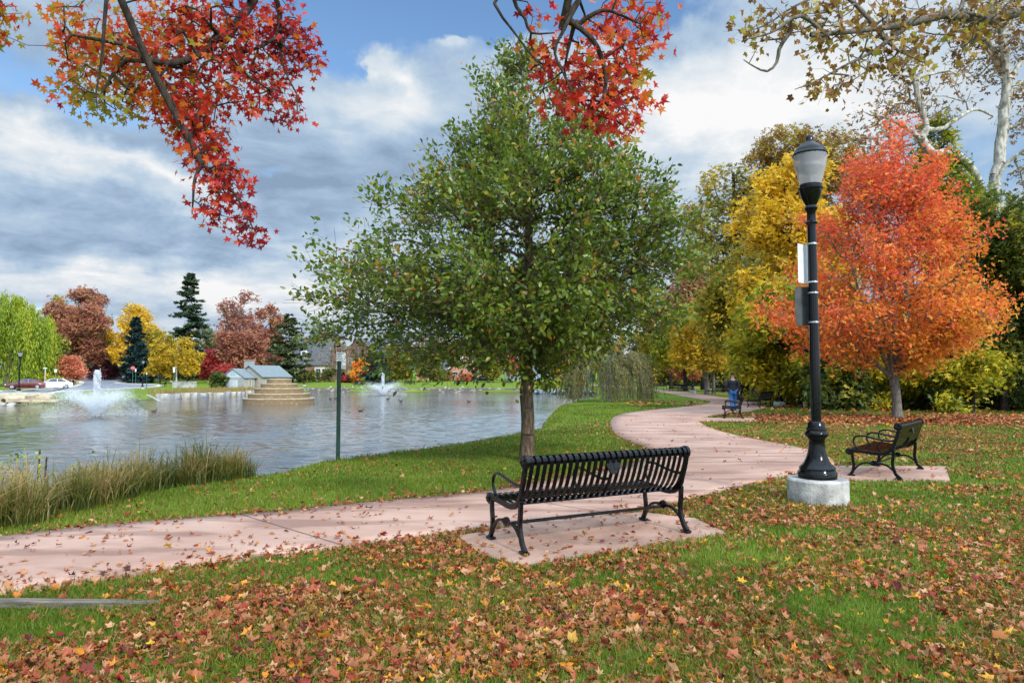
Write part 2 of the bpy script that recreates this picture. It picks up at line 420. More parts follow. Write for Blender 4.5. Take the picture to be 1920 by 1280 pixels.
# ------------------------------------------------------------------ water
m_water, t2, out = new_mat('lake_water')
wc = t2.n('ShaderNodeTexCoord').outputs['Object']
h1 = t2.noise(t2.scale(wc, (.55, 1.5, 1)), 1.5, 3, .5); h2 = t2.noise(t2.scale(wc, (.7, 1.3, 1)), .45, 2); h3 = t2.noise(t2.scale(wc, (.6, 1.4, 1)), 5.5, 2)
amp = t2.ss(t2.noise(wc, .09, 3), .36, .62, .45, 1.0)
hh = t2.m('ADD', t2.m('MULTIPLY', t2.m('ADD', h1, t2.m('MULTIPLY', h3, .12)), amp), t2.m('MULTIPLY', h2, .45))
wb = t2.n('ShaderNodeBsdfPrincipled', i={'Base Color': (.085, .095, .095, 1), 'Roughness': .06, 'IOR': 1.5, 'Specular IOR Level': 1.0})
bp = t2.n('ShaderNodeBump', i={'Strength': 1.0, 'Distance': .06, 'Height': hh}); t2.L.new(bp.outputs[0], wb.inputs['Normal'])
t2.L.new(wb.outputs[0], out.inputs[0])
# the surface is really rippled: a fan of fine cells, waves that the cells can carry
wr = 4.0 * (150 / 4.0) ** (np.arange(620) / 619.0); wa = np.concatenate([np.linspace(-80, -40, 40, endpoint=False), np.linspace(-40, 14, 560), np.linspace(15, 40, 26)]) * pi / 180
WA, WR = np.meshgrid(wa, wr); wx_ = (WR * np.sin(WA)).ravel(); wy_ = (WR * np.cos(WA)).ravel(); wz_ = np.zeros(len(wx_)); cell = (WR * .0066).ravel()
rgw = np.random.default_rng(31); Pw = np.column_stack([wx_, wy_]); gust = .55 + .75 * vnoise(Pw, 5.0, 32) * (.5 + vnoise(Pw, 1.9, 33))
for k in range(34):
    lam = .22 * (1.25 / .22) ** rgw.random(); th = RAD(78) + rgw.normal() * .55; kx, ky = cos(th) * 2 * pi / lam, sin(th) * 2 * pi / lam
    amp_ = .0066 * lam ** .85 * rgw.uniform(.6, 1.2) * np.clip((lam / (2.6 * cell) - 1), 0, 1)
    ph = kx * wx_ + ky * wy_ + rgw.random() * 6.28 + 1.4 * vnoise(Pw, 3.0, 40 + k); wz_ += amp_ * (np.sin(ph) + .25 * np.sin(2 * ph))
wz_ *= gust
nA = len(wa); ii, jj = np.meshgrid(np.arange(len(wr) - 1), np.arange(nA - 1), indexing='ij')
wv_ = np.column_stack([wx_, wy_, WZ + wz_]); wf = np.stack([ii * nA + jj, (ii + 1) * nA + jj, (ii + 1) * nA + jj + 1, ii * nA + jj + 1], -1).reshape(-1, 4)[:, ::-1]
o = np_mesh('lake_water', wv_, wf, m_water, smooth=True); tag(o, 'rippled silver grey lake water', kind='structure')

# ------------------------------------------------------------------ pink concrete path
JOFF = 1.55
m_path, t2, out = new_mat('pink_concrete')
pc = t2.n('ShaderNodeTexCoord'); uv = pc.outputs['UV']; oc = pc.outputs['Object']
n1 = t2.noise(t2.scale(oc, (.7, 1.1, 1)), .8, 6, .6); n2 = t2.noise(oc, 60, 3); n3 = t2.noise(t2.scale(oc, (.40, 1.9, 1)), 1.3, 6, .62)
pcol = t2.mix(t2.ss(n1, .34, .66), (.335, .195, .145), (.45, .29, .225))
pcol = t2.mix(t2.m('MULTIPLY', t2.ss(n3, .49, .60), .55), pcol, (.15, .075, .055))
pcol = t2.mix(t2.m('MULTIPLY', t2.ss(n2, .55, .75), .16), pcol, (.48, .32, .27))
us = t2.n('ShaderNodeSeparateXYZ'); t2.L.new(uv, us.inputs[0])
fr = t2.m('FRACT', t2.m('DIVIDE', t2.m('ADD', us.outputs[0], JOFF), 3.1)); jn = t2.m('LESS_THAN', t2.m('ABSOLUTE', t2.m('SUBTRACT', fr, .5)), .0046)
pcol = t2.mix(t2.m('MULTIPLY', jn, .8), pcol, (.07, .04, .035))
pb = t2.n('ShaderNodeBsdfPrincipled', i={'Base Color': pcol, 'Roughness': .72, 'Specular IOR Level': .35})
bp = t2.n('ShaderNodeBump', i={'Strength': .25, 'Distance': .01, 'Height': t2.m('SUBTRACT', t2.noise(oc, 90, 4), t2.m('MULTIPLY', jn, 3.0))}); t2.L.new(bp.outputs[0], pb.inputs['Normal'])
t2.L.new(pb.outputs[0], out.inputs[0])
PZ = .03
mid = (LS + RS) / 2; L_ = np.concatenate([[0], np.cumsum(np.linalg.norm(np.diff(mid, axis=0), axis=1))])
nw = 9
PV = []; UV = []
for k in range(nw + 2):
    q = min(max(k - 1, 0), nw - 1) / (nw - 1)
    e = LS * (1 - q) + RS * q
    z = hill(0, e[:, 1]) + (PZ if 0 < k < nw + 1 else -.06)
    PV.append(np.column_stack([e, z])); UV.append(np.column_stack([L_, np.full(NP, q * 3)]))
PV = np.concatenate(PV); UV = np.concatenate(UV)
ii, jj = np.meshgrid(np.arange(nw + 1), np.arange(NP - 1), indexing='ij')
PF = np.stack([ii * NP + jj, (ii + 1) * NP + jj, (ii + 1) * NP + jj + 1, ii * NP + jj + 1], -1).reshape(-1, 4)
o = np_mesh('path', PV, PF, m_path); tag(o, 'pink concrete footpath winding along the lake', kind='structure')
uvl = o.data.uv_layers.new(name='UVMap'); vi = np.empty(len(o.data.loops), np.int32); o.data.loops.foreach_get('vertex_index', vi)
uvl.data.foreach_set('uv', UV[vi].astype(np.float32).ravel())
m_pad = mat('pink_concrete_pad', (.39, .235, .175), .75, 0, .16, 1.6, .25, 80)
for i, pd in enumerate(PADS):
    ctr = sum(pd) / len(pd)
    b = MB().poly([p for p in pd], -.06, PZ - .005 + .0)
    o = b.build('bench_pad_pavement', m_pad); tag(o, kind='structure')

# ------------------------------------------------------------------ road on the far left
m_road = mat('asphalt', (.165, .18, .215), .85, 0, .10, .25, .2, 30)
def road_strip(name, A, B, mt, dz, n=60, label=None):
    a = spline(A, n); b = spline(B, n)
    za = ground_z(a); zb = ground_z(b)
    V = np.concatenate([np.column_stack([a, za + dz]), np.column_stack([b, zb + dz])])
    mids = []
    k = np.arange(n - 1); Fq = np.stack([k, k + 1, n + k + 1, n + k], 1)
    o = np_mesh(name, V, Fq, mt); tag(o, label, kind='structure'); return o
nearE = [(-110, 62.5)] + [tuple(GH(*p)) for p in [(0, 738.5), (60, 738), (120, 735), (210, 730.6), (260, 728), (300, 722.5)]] + [(-80, 138), (-84, 152), (-90, 175)]
farE = [(-110, 70.5)] + [tuple(GH(*p)) for p in [(0, 734.2), (60, 731.5), (110, 728), (140, 725), (152, 720.5), (146, 715)]] + [(-134, 200), (-143, 240), (-160, 330)]
A_n = spline(nearE, 60); B_n = spline(farE, 60)
# wide road sheet with cross rows
rows = 7; V = []
for q in np.linspace(0, 1, rows):
    e = A_n * (1 - q) + B_n * q; V.append(np.column_stack([e, np.maximum(ground_z(e), hill(0, e[:, 1])) + .05]))
V = np.concatenate(V); ii, jj = np.meshgrid(np.arange(rows - 1), np.arange(59), indexing='ij')
o = np_mesh('road', V, np.stack([ii * 60 + jj, (ii + 1) * 60 + jj, (ii + 1) * 60 + jj + 1, ii * 60 + jj + 1], -1).reshape(-1, 4), m_road); tag(o, 'grey asphalt road bending away uphill', kind='structure')
m_road2 = m_road
m_kerb = mat('pale_kerb', (.50, .46, .38), .85, 0, .1, 3)
kb = [tuple(p) for p in A_n]; 
def ribbon(name, pts, w, z0, z1, mt, label, n=80):
    c = spline(pts, n); T = np.gradient(c, axis=0); T /= np.linalg.norm(T, axis=1)[:, None]; N = np.column_stack([-T[:, 1], T[:, 0]])
    b = MB(); P = np.column_stack([c, hill(0, c[:, 1]) + (z0 + z1) / 2])
    V = []; 
    for i in range(n):
        for a_, zc in ((-1, z0), (1, z0), (1, z1), (-1, z1)):
            q = c[i] + N[i] * a_ * w / 2; V.append((q[0], q[1], float(hill(0, q[1])) + zc))
    Fc = []
    for i in range(n - 1):
        for k in range(4): Fc.append((i * 4 + k, i * 4 + (k + 1) % 4, (i + 1) * 4 + (k + 1) % 4, (i + 1) * 4 + k))
    b.add(V, Fc); o = b.build(name, mt); tag(o, label, kind='structure'); return o
ribbon('kerb', [tuple(p) for p in A_n[::3]], 1.0, -.3, .14, m_kerb, 'pale sidewalk and kerb beside the road')
ribbon('kerb', [tuple(p) for p in B_n[::3]], .9, -.3, .16, m_kerb, 'pale kerb on the far side of the road')
m_line = mat('yellow_road_paint', (.62, .40, .07), .7, 0, .1, 3)
ctr = A_n * .42 + B_n * .58
for off in (-.18, .18):
    T = np.gradient(ctr, axis=0); T /= np.linalg.norm(T, axis=1)[:, None]; N = np.column_stack([-T[:, 1], T[:, 0]])
    ribbon('road_line_marking', [tuple(p) for p in (ctr + N * off)[18:50]], .16, .040, .058, m_line, 'yellow centre line of the road')
# ------------------------------------------------------------------ plants
def leaf_template(kind):
    if kind == 'diamond':
        return np.array([(0, 0, 0), (.30, .5, .05), (0, 1, -.04), (-.30, .5, .05)], float), np.array([(0, 1, 2, 3)])
    if kind == 'fold':      # two halves folded along the midrib
        return np.array([(0, 0, 0), (.24, .32, .07), (.2, .70, .05), (0, 1, -.10), (-.2, .70, .05), (-.24, .32, .07), (0, .5, -.01)], float), np.array([(0, 1, 2, 6), (6, 2, 3, 4), (0, 6, 4, 5)])
    if kind == 'clump':     # three small blades leaving one point
        V = []; Fc = []
        for k, (a, tz) in enumerate(((0, .1), (.95, -.15), (-.95, .2))):
            c, s = cos(a), sin(a)
            for x, y, z in ((0, .05, 0), (.24, .5, .06), (0, 1, tz), (-.24, .5, .06)):
                V.append((c * x + s * y, -s * x + c * y, z))
            Fc.append([4 * k, 4 * k + 1, 4 * k + 2, 4 * k + 3])
        return np.array(V), np.array(Fc)
    if kind in ('star', 'plane'):
        notch = .25 if kind == 'star' else .38
        tips = [(-118, .42), (-58, .58), (0, .66), (58, .58), (118, .42)]
        c = np.array([0, .36, 0.]); V = [(0, -.12, .0), c]
        ring = [(-168, .16)]
        for k, (a, r) in enumerate(tips):
            ring.append((a, r))
            if k < 4: ring.append(((a + tips[k + 1][0]) / 2, notch))
        ring.append((168, .16))
        for a, r in ring:
            a = a * pi / 180
            x, y = r * sin(a), .36 + r * cos(a); V.append((x, y, -.28 * (x * x + (y - .36) ** 2)))
        Fc = [(1, 2 + k + 1, 2 + k) for k in range(len(ring) - 1)]
        return np.array(V, float), np.array(Fc)
def curl(V, a, b, tw=0.0):
    W = V.copy(); W[:, 2] += a * V[:, 0] ** 2 + b * (V[:, 1] - .4) ** 2 + tw * V[:, 0] * (V[:, 1] - .4); return W

def roll(V, ax, amt):
    """roll a leaf up like a drying leaf, round an axis in its plane"""
    c, s_ = cos(ax), sin(ax); u = V[:, 0] * c + (V[:, 1] - .4) * s_; v = -V[:, 0] * s_ + (V[:, 1] - .4) * c
    th = u * amt; uu = np.sin(th) / amt; zz = (1 - np.cos(th)) / amt
    return np.column_stack([uu * c - v * s_, uu * s_ + v * c + .4, V[:, 2] * .5 + zz])

def leaves_geo(P, D, N, S, kind='diamond', template=None):
    T, Fc = template if template is not None else leaf_template(kind)
    D = D / (np.linalg.norm(D, axis=1)[:, None] + 1e-9)
    N = N - D * (N * D).sum(1)[:, None]; N = N / (np.linalg.norm(N, axis=1)[:, None] + 1e-9)
    Xa = np.cross(D, N); S = np.broadcast_to(np.asarray(S, float), (len(P),))
    V = P[:, None, :] + S[:, None, None] * (T[None, :, 0:1] * Xa[:, None] + T[None, :, 1:2] * D[:, None] + T[None, :, 2:3] * N[:, None])
    k = len(T)
    FF = (Fc[None] + (np.arange(len(P)) * k)[:, None, None]).reshape(-1, Fc.shape[1])
    return V.reshape(-1, 3), FF, len(Fc)

def rdir(rg, n):
    v = rg.normal(size=(n, 3)); return v / np.linalg.norm(v, axis=1)[:, None]
def unit(v): return v / (np.linalg.norm(v, axis=-1, keepdims=True) + 1e-9)

def crown_pts(rg, ells, n, shell=.6):
    E = np.array(ells, float); vol = np.prod(E[:, 3:6], 1) ** .8; p = vol / vol.sum()
    k = rg.choice(len(E), n, p=p); d = rdir(rg, n); r = rg.random(n) ** (1 / (3 + 5 * shell))
    return E[k, :3] + d * r[:, None] * E[k, 3:6], d

def bough_targets(rg, prof, nb, k, rise=.5, spread=.22, zmin=1.5, inner=.25, asp=1.0, out=(.78, 1.04)):
    """points along boughs that run from the stem to the outline prof = [(z, left, right)]"""
    Pz = np.array(prof, float); Pz = Pz[np.argsort(Pz[:, 0])]
    wts = (Pz[:, 2] + Pz[:, 1]); zz_ = np.linspace(Pz[0, 0], Pz[-1, 0], 200); ww = np.interp(zz_, Pz[:, 0], wts) ** 1.35 + .05
    z = rg.choice(zz_, nb, p=ww / ww.sum()) + rg.normal(size=nb) * .08; a = rg.random(nb) * 2 * pi
    L = np.interp(z, Pz[:, 0], Pz[:, 1]); R = np.interp(z, Pz[:, 0], Pz[:, 2]); wx = np.where(np.cos(a) > 0, R, L); wy = (L + R) / 2 * asp
    r = 1 / np.sqrt((np.cos(a) / np.maximum(wx, .05)) ** 2 + (np.sin(a) / np.maximum(wy, .05)) ** 2) * rg.uniform(*out, nb)
    E = np.column_stack([r * np.cos(a), r * np.sin(a), z]); S = np.column_stack([np.zeros(nb), np.zeros(nb), np.maximum(zmin, z - rise * r)])
    t = inner + (1 - inner) * rg.random((nb, k)) ** .75
    P = S[:, None] * (1 - t[..., None]) + E[:, None] * t[..., None]
    P[..., 2] += (.10 * r[:, None] * np.sin(t * pi)) * np.sign(rise)
    P = P + rg.normal(size=P.shape) * (spread * (.5 + .7 * t))[..., None] * np.array([1, 1, .65])
    P = np.concatenate([P.reshape(-1, 3), E]); return P, unit(P - np.array([0, 0, Pz[:, 0].mean()]))

def skeleton(rg, starts, targets, bf=.35, seg=.6, down=.8, wob=.12, order_from=None):
    """starts: list of polylines (existing wood, first point = root). Grows a branch to each target."""
    P = []; par = []; L = []
    for pl in starts:
        pl = np.asarray(pl, float)
        near_ = int(np.argmin([np.linalg.norm(q - pl[0]) for q in P])) if P else -1
        for i, p in enumerate(pl):
            P.append(p); par.append(len(P) - 2 if i else near_); L.append(0 if not i else L[-1] + np.linalg.norm(pl[i] - pl[i - 1]) * .6)
    nt = len(P)
    cap = nt + len(targets) * 8 + 10
    A = np.zeros((cap, 3)); A[:nt] = P; PL = np.zeros(cap); PL[:nt] = L; par = par + [0] * (cap - nt); n = nt
    o = order_from if order_from is not None else A[nt - 1]
    idx = np.argsort(np.linalg.norm(targets - o, axis=1)); tips = np.zeros(len(targets), int); sd = seg
    for ti in idx:
        tg = targets[ti]; v = tg - A[:n]; d = np.linalg.norm(v, axis=1)
        cost = d + bf * PL[:n] + down * np.maximum(0, -v[:, 2]) * .6
        k = int(np.argmin(cost)); dist = d[k]
        m = int(min(6, max(1, round(dist / sd))))
        pk = par[k]; pd = unit(A[k] - A[pk]) if pk >= 0 else np.array([0, 0, 1.0])
        ctl = A[k] + (pd * .5 + unit(tg - A[k]) * .5) * dist * .5
        prev = k
        for q in range(1, m + 1):
            t_ = q / m; p = (1 - t_) ** 2 * A[k] + 2 * t_ * (1 - t_) * ctl + t_ * t_ * tg
            if q < m: p = p + rg.normal(size=3) * wob * sd * .5
            A[n] = p; par[n] = prev; PL[n] = PL[prev] + np.linalg.norm(p - A[prev]); prev = n; n += 1
        tips[ti] = n - 1
    par = np.array(par[:n]); A = A[:n]
    cnt = np.zeros(n); cnt[tips] += 1
    for i in range(n - 1, -1, -1):
        if par[i] >= 0: cnt[par[i]] += cnt[i]
    return A, par, np.maximum(cnt, 1), tips, nt

def limbs_geo(A, par, R, sides=6, rmin=0.0):
    """tapered tubes parent to child"""
    i = np.where((par >= 0) & (R > rmin))[0]; a = A[par[i]]; b = A[i]
    ra = R[par[i]]; rb = R[i]; ra = np.minimum(ra, rb * 1.5)
    T = unit(b - a); ref = np.where(np.abs(T[:, 2:3]) < .9, np.array([[0, 0, 1.0]]), np.array([[1.0, 0, 0]]))
    N = unit(np.cross(T, ref)); B = np.cross(T, N)
    th = np.arange(sides) * 2 * pi / sides
    ring = N[:, None] * np.cos(th)[None, :, None] + B[:, None] * np.sin(th)[None, :, None]
    V = np.concatenate([a[:, None] + ring * ra[:, None, None], b[:, None] + ring * rb[:, None, None] ], 1)
    b2 = b + T * (rb * .25)[:, None]
    k = np.arange(sides); f = np.stack([k, (k + 1) % sides, sides + (k + 1) % sides, sides + k], 1)
    FF = (f[None] + (np.arange(len(i)) * 2 * sides)[:, None, None]).reshape(-1, 4)
    return V.reshape(-1, 3), FF

def merge(lst):
    V = []; Fd = {}; n = 0
    for v, f in lst:
        V.append(v); Fd.setdefault(f.shape[1], []).append(f + n); n += len(v)
    return np.concatenate(V), [np.concatenate(q) for q in Fd.values()]

def crown_leaves(rg, C, tipsP, tipsD, per, size, kind, spread, shoot=.0, up=.25, droop=0.0, flat=.5, clumpvar=.25, tbias=None, njit=.5):
    """leaves round each twig tip: per leaves along little shoots of length shoot"""
    n = len(tipsP); T = np.repeat(tipsP, per, 0); Dd = np.repeat(tipsD, per, 0)
    u = rg.random(len(T))
    sh = np.repeat(rg.normal(size=(n, 3)) * .35, per, 0) + rg.normal(size=(len(T), 3)) * .35
    dirv = unit(Dd + sh + np.array([0, 0, up]))
    P = T + dirv * (u * shoot)[:, None] + rg.normal(size=(len(T), 3)) * spread
    D = unit(dirv + rg.normal(size=(len(T), 3)) * .7 + np.array([0, 0, -droop]))
    N = unit(np.array([0, 0, flat]) + rdir(rg, len(T)) * njit + Dd * .3)
    S = size * rg.uniform(.65, 1.25, len(T))
    tint = np.repeat(rg.normal(size=n) * clumpvar, per) + rg.normal(size=len(T)) * .16 + .5
    if tbias is not None: tint = tint + tbias(P)
    tint = np.clip(tint, .01, .99)
    if kind not in ('star', 'plane'):
        V, Fc, nf = leaves_geo(P, D, N, S, kind); return V, Fc, np.repeat(tint, nf), P
    T0, F0 = leaf_template(kind); pick = rg.integers(0, 6, len(P)); Vs = []; Fs_ = []; Ts = []; off = 0
    for q in range(6):      # limp leaves, each shape curled its own way
        c = pick == q; tm = roll(curl(T0 * np.array([rg.uniform(.8, 1.1), 1, 1]), rg.uniform(-.6, .6), rg.uniform(-.9, .3), rg.uniform(-1, 1)), rg.random() * pi, rg.uniform(.6, 2.6))
        v, f, nf = leaves_geo(P[c], D[c], N[c], S[c], None, template=(tm, F0)); Vs.append(v); Fs_.append(f + off); off += len(v); Ts.append(np.repeat(tint[c], nf))
    return np.concatenate(Vs), np.concatenate(Fs_), np.concatenate(Ts), P

def tree(name, label, cat, loc, trunk, ells, ntip, per, size, lm, bark, R0, kind='diamond', spread=.25, shoot=.4, seed=1, shell=.6, bf=.35, up=.25, droop=.1, flat=.5, group=None, sides=6, rtip=.012, seg=.7, tbias=None, clumpvar=.2, extra=None, njit=.6, twigs=0, trim=None, branch_min=0.0, part='crown', Rl=None, boughs=None, exr=None):
    """trunk: polyline in local coordinates; ells: crown ellipsoids (cx,cy,cz,rx,ry,rz)"""
    rg = np.random.default_rng(seed); root = thing(name, label, cat, loc, 0, group); Rl = Rl or R0
    if boughs is not None:
        T, d = bough_targets(rg, **boughs); ells = [(0, 0, float(np.mean(T[:, 2])), 1, 1, 1)]
    else: T, d = crown_pts(rg, ells, ntip, shell)
    T = T + rg.normal(size=T.shape) * (.03 * np.mean([e[3] for e in ells]) if boughs is None else 0)
    if trim is not None: k = trim(T, rg); T = T[k]; d = d[k]
    tr = spline(trunk, max(4, int(len(trunk) * 4)))
    tr = tr + rg.normal(size=tr.shape) * R0 * .10 * np.array([1, 1, 0]); tr[0] = trunk[0]
    starts = [tr] + ([] if extra is None else [spline(e, 12) for e in extra])
    fork = trunk[-1] if len(trunk) < 3 else trunk[-2]
    A, par, cnt, tips, nt = skeleton(rg, starts, T, bf, seg, order_from=np.array(fork, float))
    ex = math.log(max(1.5, Rl / rtip)) / math.log(max(4.0, len(T)))
    R = rtip * cnt ** ex
    n1 = len(tr); tl = np.linspace(0, 1, n1); R[:n1] = np.maximum(R[:n1], R0 * (1 - .55 * tl)); R[0] = R0 * 1.35; R[1] = R0 * 1.08
    if exr:
        for q in range(len(extra)): R[n1 + 12 * q:n1 + 12 * q + 12] = np.maximum(R[n1 + 12 * q:n1 + 12 * q + 12], np.linspace(exr[0], exr[1], 12))
    geo = [limbs_geo(A, par, R, sides, branch_min)]
    C = np.mean(np.array(ells)[:, :3], 0)
    tp = A[tips]; td = unit(unit(tp - C) + unit(tp - A[par[tips]]) * .6)
    V, Fc, tint, LP = crown_leaves(rg, C, tp, td, per, size, kind, spread, shoot, up, droop, flat, clumpvar, tbias, njit)
    if twigs:
        q = np.repeat(np.arange(len(tp)), twigs); e = tp[q] + unit(td[q] + rg.normal(size=(len(q), 3)) * .6 + np.array([0, 0, up])) * (shoot * rg.uniform(.7, 1.15, len(q)))[:, None]
        AA = np.concatenate([tp[q], e]); pp = np.concatenate([np.full(len(q), -1), np.arange(len(q))]); RR = np.full(len(AA), rtip * .55)
        geo.append(limbs_geo(AA, pp, RR, 3))
    tv, tf = merge(geo)
    np_mesh('trunk', tv, tf, bark, root, smooth=True)
    np_mesh(part, V, Fc, lm, root, tint)
    return root

L_SWEET = leafmat('sweetgum_leaf', [(0, (.17, .012, .02)), (.25, (.45, .020, .022)), (.5, (.62, .05, .022)), (.72, (.68, .16, .02)), (.82, (.60, .30, .03)), (.92, (.42, .32, .03)), (1, (.30, .28, .03))], .55, .42)
L_GREEN = leafmat('green_oval_leaf', [(0, (.034, .064, .010)), (.3, (.082, .135, .014)), (.60, (.150, .215, .020)), (.82, (.27, .29, .03)), (.94, (.42, .24, .03)), (1, (.46, .13, .02))], .42, .34, .5)
L_ORANGE = leafmat('orange_maple_leaf', [(0, (.66, .085, .05)), (.3, (.78, .15, .055)), (.6, (.84, .25, .04)), (.85, (.80, .36, .04)), (1, (.74, .44, .05))], .5, .5)
L_GOLD = leafmat('golden_leaf', [(0, (.24, .20, .025)), (.3, (.52, .36, .02)), (.65, (.72, .44, .02)), (1, (.76, .52, .05))], .42, .5)
L_OLIVE = leafmat('olive_leaf', [(0, (.085, .095, .014)), (.35, (.22, .20, .022)), (.65, (.42, .31, .025)), (1, (.62, .44, .04))], .42, .55)
L_YGREEN = leafmat('yellow_green_leaf', [(0, (.08, .12, .014)), (.35, (.22, .26, .02)), (.6, (.46, .42, .025)), (1, (.74, .54, .03))], .48, .5)
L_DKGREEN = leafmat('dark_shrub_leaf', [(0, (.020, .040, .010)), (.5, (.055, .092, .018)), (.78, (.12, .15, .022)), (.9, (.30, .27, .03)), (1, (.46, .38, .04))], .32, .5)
L_MIXG = leafmat('green_gold_leaf', [(0, (.030, .055, .012)), (.45, (.085, .125, .02)), (.7, (.17, .19, .025)), (.85, (.40, .34, .03)), (1, (.58, .42, .04))], .4, .5)
L_RUST = leafmat('rusty_oak_leaf', [(0, (.15, .05, .04)), (.4, (.32, .11, .075)), (.7, (.44, .19, .11)), (1, (.46, .26, .09))], .35, .6)
L_WILLOW = leafmat('willow_leaf', [(0, (.07, .13, .012)), (.4, (.17, .26, .015)), (.75, (.34, .40, .025)), (1, (.52, .48, .05))], .35, .5)
L_BIRCHW = leafmat('weeping_twig_leaf', [(0, (.07, .085, .022)), (.4, (.15, .165, .035)), (.75, (.27, .24, .05)), (1, (.42, .34, .09))], .35, .6)
L_PINE = leafmat('pine_needle', [(0, (.035, .055, .022)), (.5, (.075, .105, .04)), (1, (.15, .17, .06))], .15, .6)
L_SPRUCE = leafmat('spruce_needle', [(0, (.022, .045, .024)), (.5, (.05, .095, .048)), (1, (.10, .15, .08))], .12, .6)
L_BLUESP = leafmat('blue_spruce_needle', [(0, (.008, .022, .022)), (.5, (.018, .048, .046)), (1, (.04, .09, .08))], .1, .6)
L_RED = leafmat('crimson_leaf', [(0, (.12, .012, .02)), (.5, (.34, .03, .035)), (1, (.50, .10, .06))], .35, .5)
L_PURPLE = leafmat('purple_leaf', [(0, (.07, .02, .03)), (.5, (.17, .05, .07)), (1, (.28, .11, .10))], .3, .5)
L_PINK = leafmat('salmon_leaf', [(0, (.42, .10, .05)), (.5, (.66, .22, .12)), (1, (.74, .36, .20))], .4, .5)
L_PLANE = leafmat('sycamore_leaf', [(0, (.13, .06, .018)), (.4, (.27, .13, .03)), (.7, (.38, .25, .035)), (1, (.40, .35, .04))], .4, .5)
L_MIX = leafmat('far_wood_leaf', [(0, (.035, .06, .016)), (.45, (.09, .12, .025)), (.75, (.24, .17, .04)), (1, (.36, .15, .05))], .3, .6)

# ---- the green tree behind the bench
gx_, gy_ = G(989, 864)
tree('callery_pear_tree', 'rounded green leafy tree with slim brown trunk right behind the slatted bench', 'tree', (gx_, gy_, 0),
     [(0, 0, 0), (.01, 0, .8), (-.02, .0, 1.7), (.0, .03, 2.6), (.05, .0, 3.6), (0, 0, 5.2), (-.1, 0, 6.9)],
     None, 0, 25, .108, L_GREEN, BARK, .128, 'fold', .055, .50, 11, .55, .30, .55, .12, .4, sides=8, rtip=.0055, seg=.4, clumpvar=.11, twigs=3, njit=.7,
     boughs=dict(prof=[(1.55, 2.0, .1), (1.8, 3.2, .3), (2.2, 3.9, 1.4), (2.6, 4.1, 2.7), (3.2, 4.2, 3.25), (3.75, 4.35, 3.3), (4.25, 3.7, 3.2), (4.8, 2.7, 2.75), (5.3, 2.25, 2.35), (5.85, 1.8, 1.9), (6.3, 1.45, 1.5), (6.8, 1.1, 1.2), (7.2, .8, .85), (7.5, .5, .5), (7.8, .1, .1)], nb=168, k=13, rise=.22, spread=.17, zmin=2.55, inner=.24, asp=.85),
     tbias=lambda P: -.03 + .05 * (P[:, 2] - 4) / 3 + np.where(np.random.default_rng(5).random(len(P)) < .05, .40, 0))

# ---- orange maple by the right bench
ox, oy = G(1684, 786)
tree('orange_maple_tree', 'bright orange and red maple with grey forked trunk behind the bench beside the lamp post', 'tree', (ox, oy, 0),
     [(0, 0, 0), (-.03, 0, .6), (-.08, 0, 1.2), (-.12, 0, 1.7), (-.05, 0, 4.0), (-.2, 0, 7.5)],
     None, 0, 16, .104, L_ORANGE, BARKG, .17, 'clump', .14, .62, 12, .5, .5, .35, .1, .5, sides=7, rtip=.009, seg=.5, clumpvar=.15, twigs=1,
     boughs=dict(prof=[(2.6, 3.6, .6), (3.1, 4.6, 2.2), (3.7, 4.9, 3.6), (4.4, 4.6, 3.5), (5.2, 4.2, 3.3), (6.0, 3.8, 3.1), (7.0, 3.3, 2.8), (8.0, 2.9, 2.6), (9.0, 2.7, 2.4), (10.0, 2.2, 1.8), (10.7, 1.5, 1.0), (11.1, .8, .3)], nb=165, k=14, rise=1.15, spread=.24, zmin=1.75, inner=.34, asp=.8, out=(.70, 1.05)),
     extra=[[(-.11, 0, 1.5), (-.75, -.3, 2.6), (-1.35, -.4, 4.0), (-1.8, -.3, 6.0)], [(-.11, 0, 1.6), (.5, -.3, 2.5), (1.0, -.3, 3.8), (1.4, 0, 5.8)], [(-.12, 0, 1.65), (.1, -.2, 2.8), (.35, -.2, 4.4), (.5, 0, 6.8)], [(-.12, 0, 1.55), (-.45, -.3, 2.8), (-.65, -.4, 4.4), (-.75, -.2, 6.8)], [(-.11, 0, 1.5), (-1.2, -.2, 2.4), (-2.3, -.2, 3.2), (-3.4, 0, 4.0)]], exr=(.085, .03),
     tbias=lambda P: np.clip((5.9 - P[:, 2]) * .055 + (P[:, 0]) * .035 - .02, -.2, .24))

# ---- golden tree and the woodland edge on the right
def T_(px, d): 
    p = base(px, d); return tuple(p)
tree('golden_maple_tree', 'tall golden yellow tree standing left of the orange maple', 'tree', T_(1508, 41),
     [(0, 0, 0), (0, 0, 2.5), (-.3, 0, 5), (-.6, 0, 9), (-.8, 0, 12)],
     None,
     0, 22, .20, L_GOLD, BARKD, .30, 'clump', .2, .6, 13, .5, .4, .2, .25, .5, rtip=.012, seg=.7, clumpvar=.2, boughs=dict(prof=[(2.6, 3.2, 2), (3.6, 4.2, 3), (4.6, 4.7, 3.2), (6.3, 4.7, 3.2), (8.2, 4.0, 3.2), (10, 3.7, 3.1), (11.6, 3.4, 2.8), (13.0, 2.6, 2.2), (14.3, 1.2, 1.2), (15.1, .3, .4)], nb=110, k=11, rise=.7, spread=.35, zmin=2.4, inner=.3, asp=.7), tbias=lambda P: (P[:, 2] - 6.5) * .05)
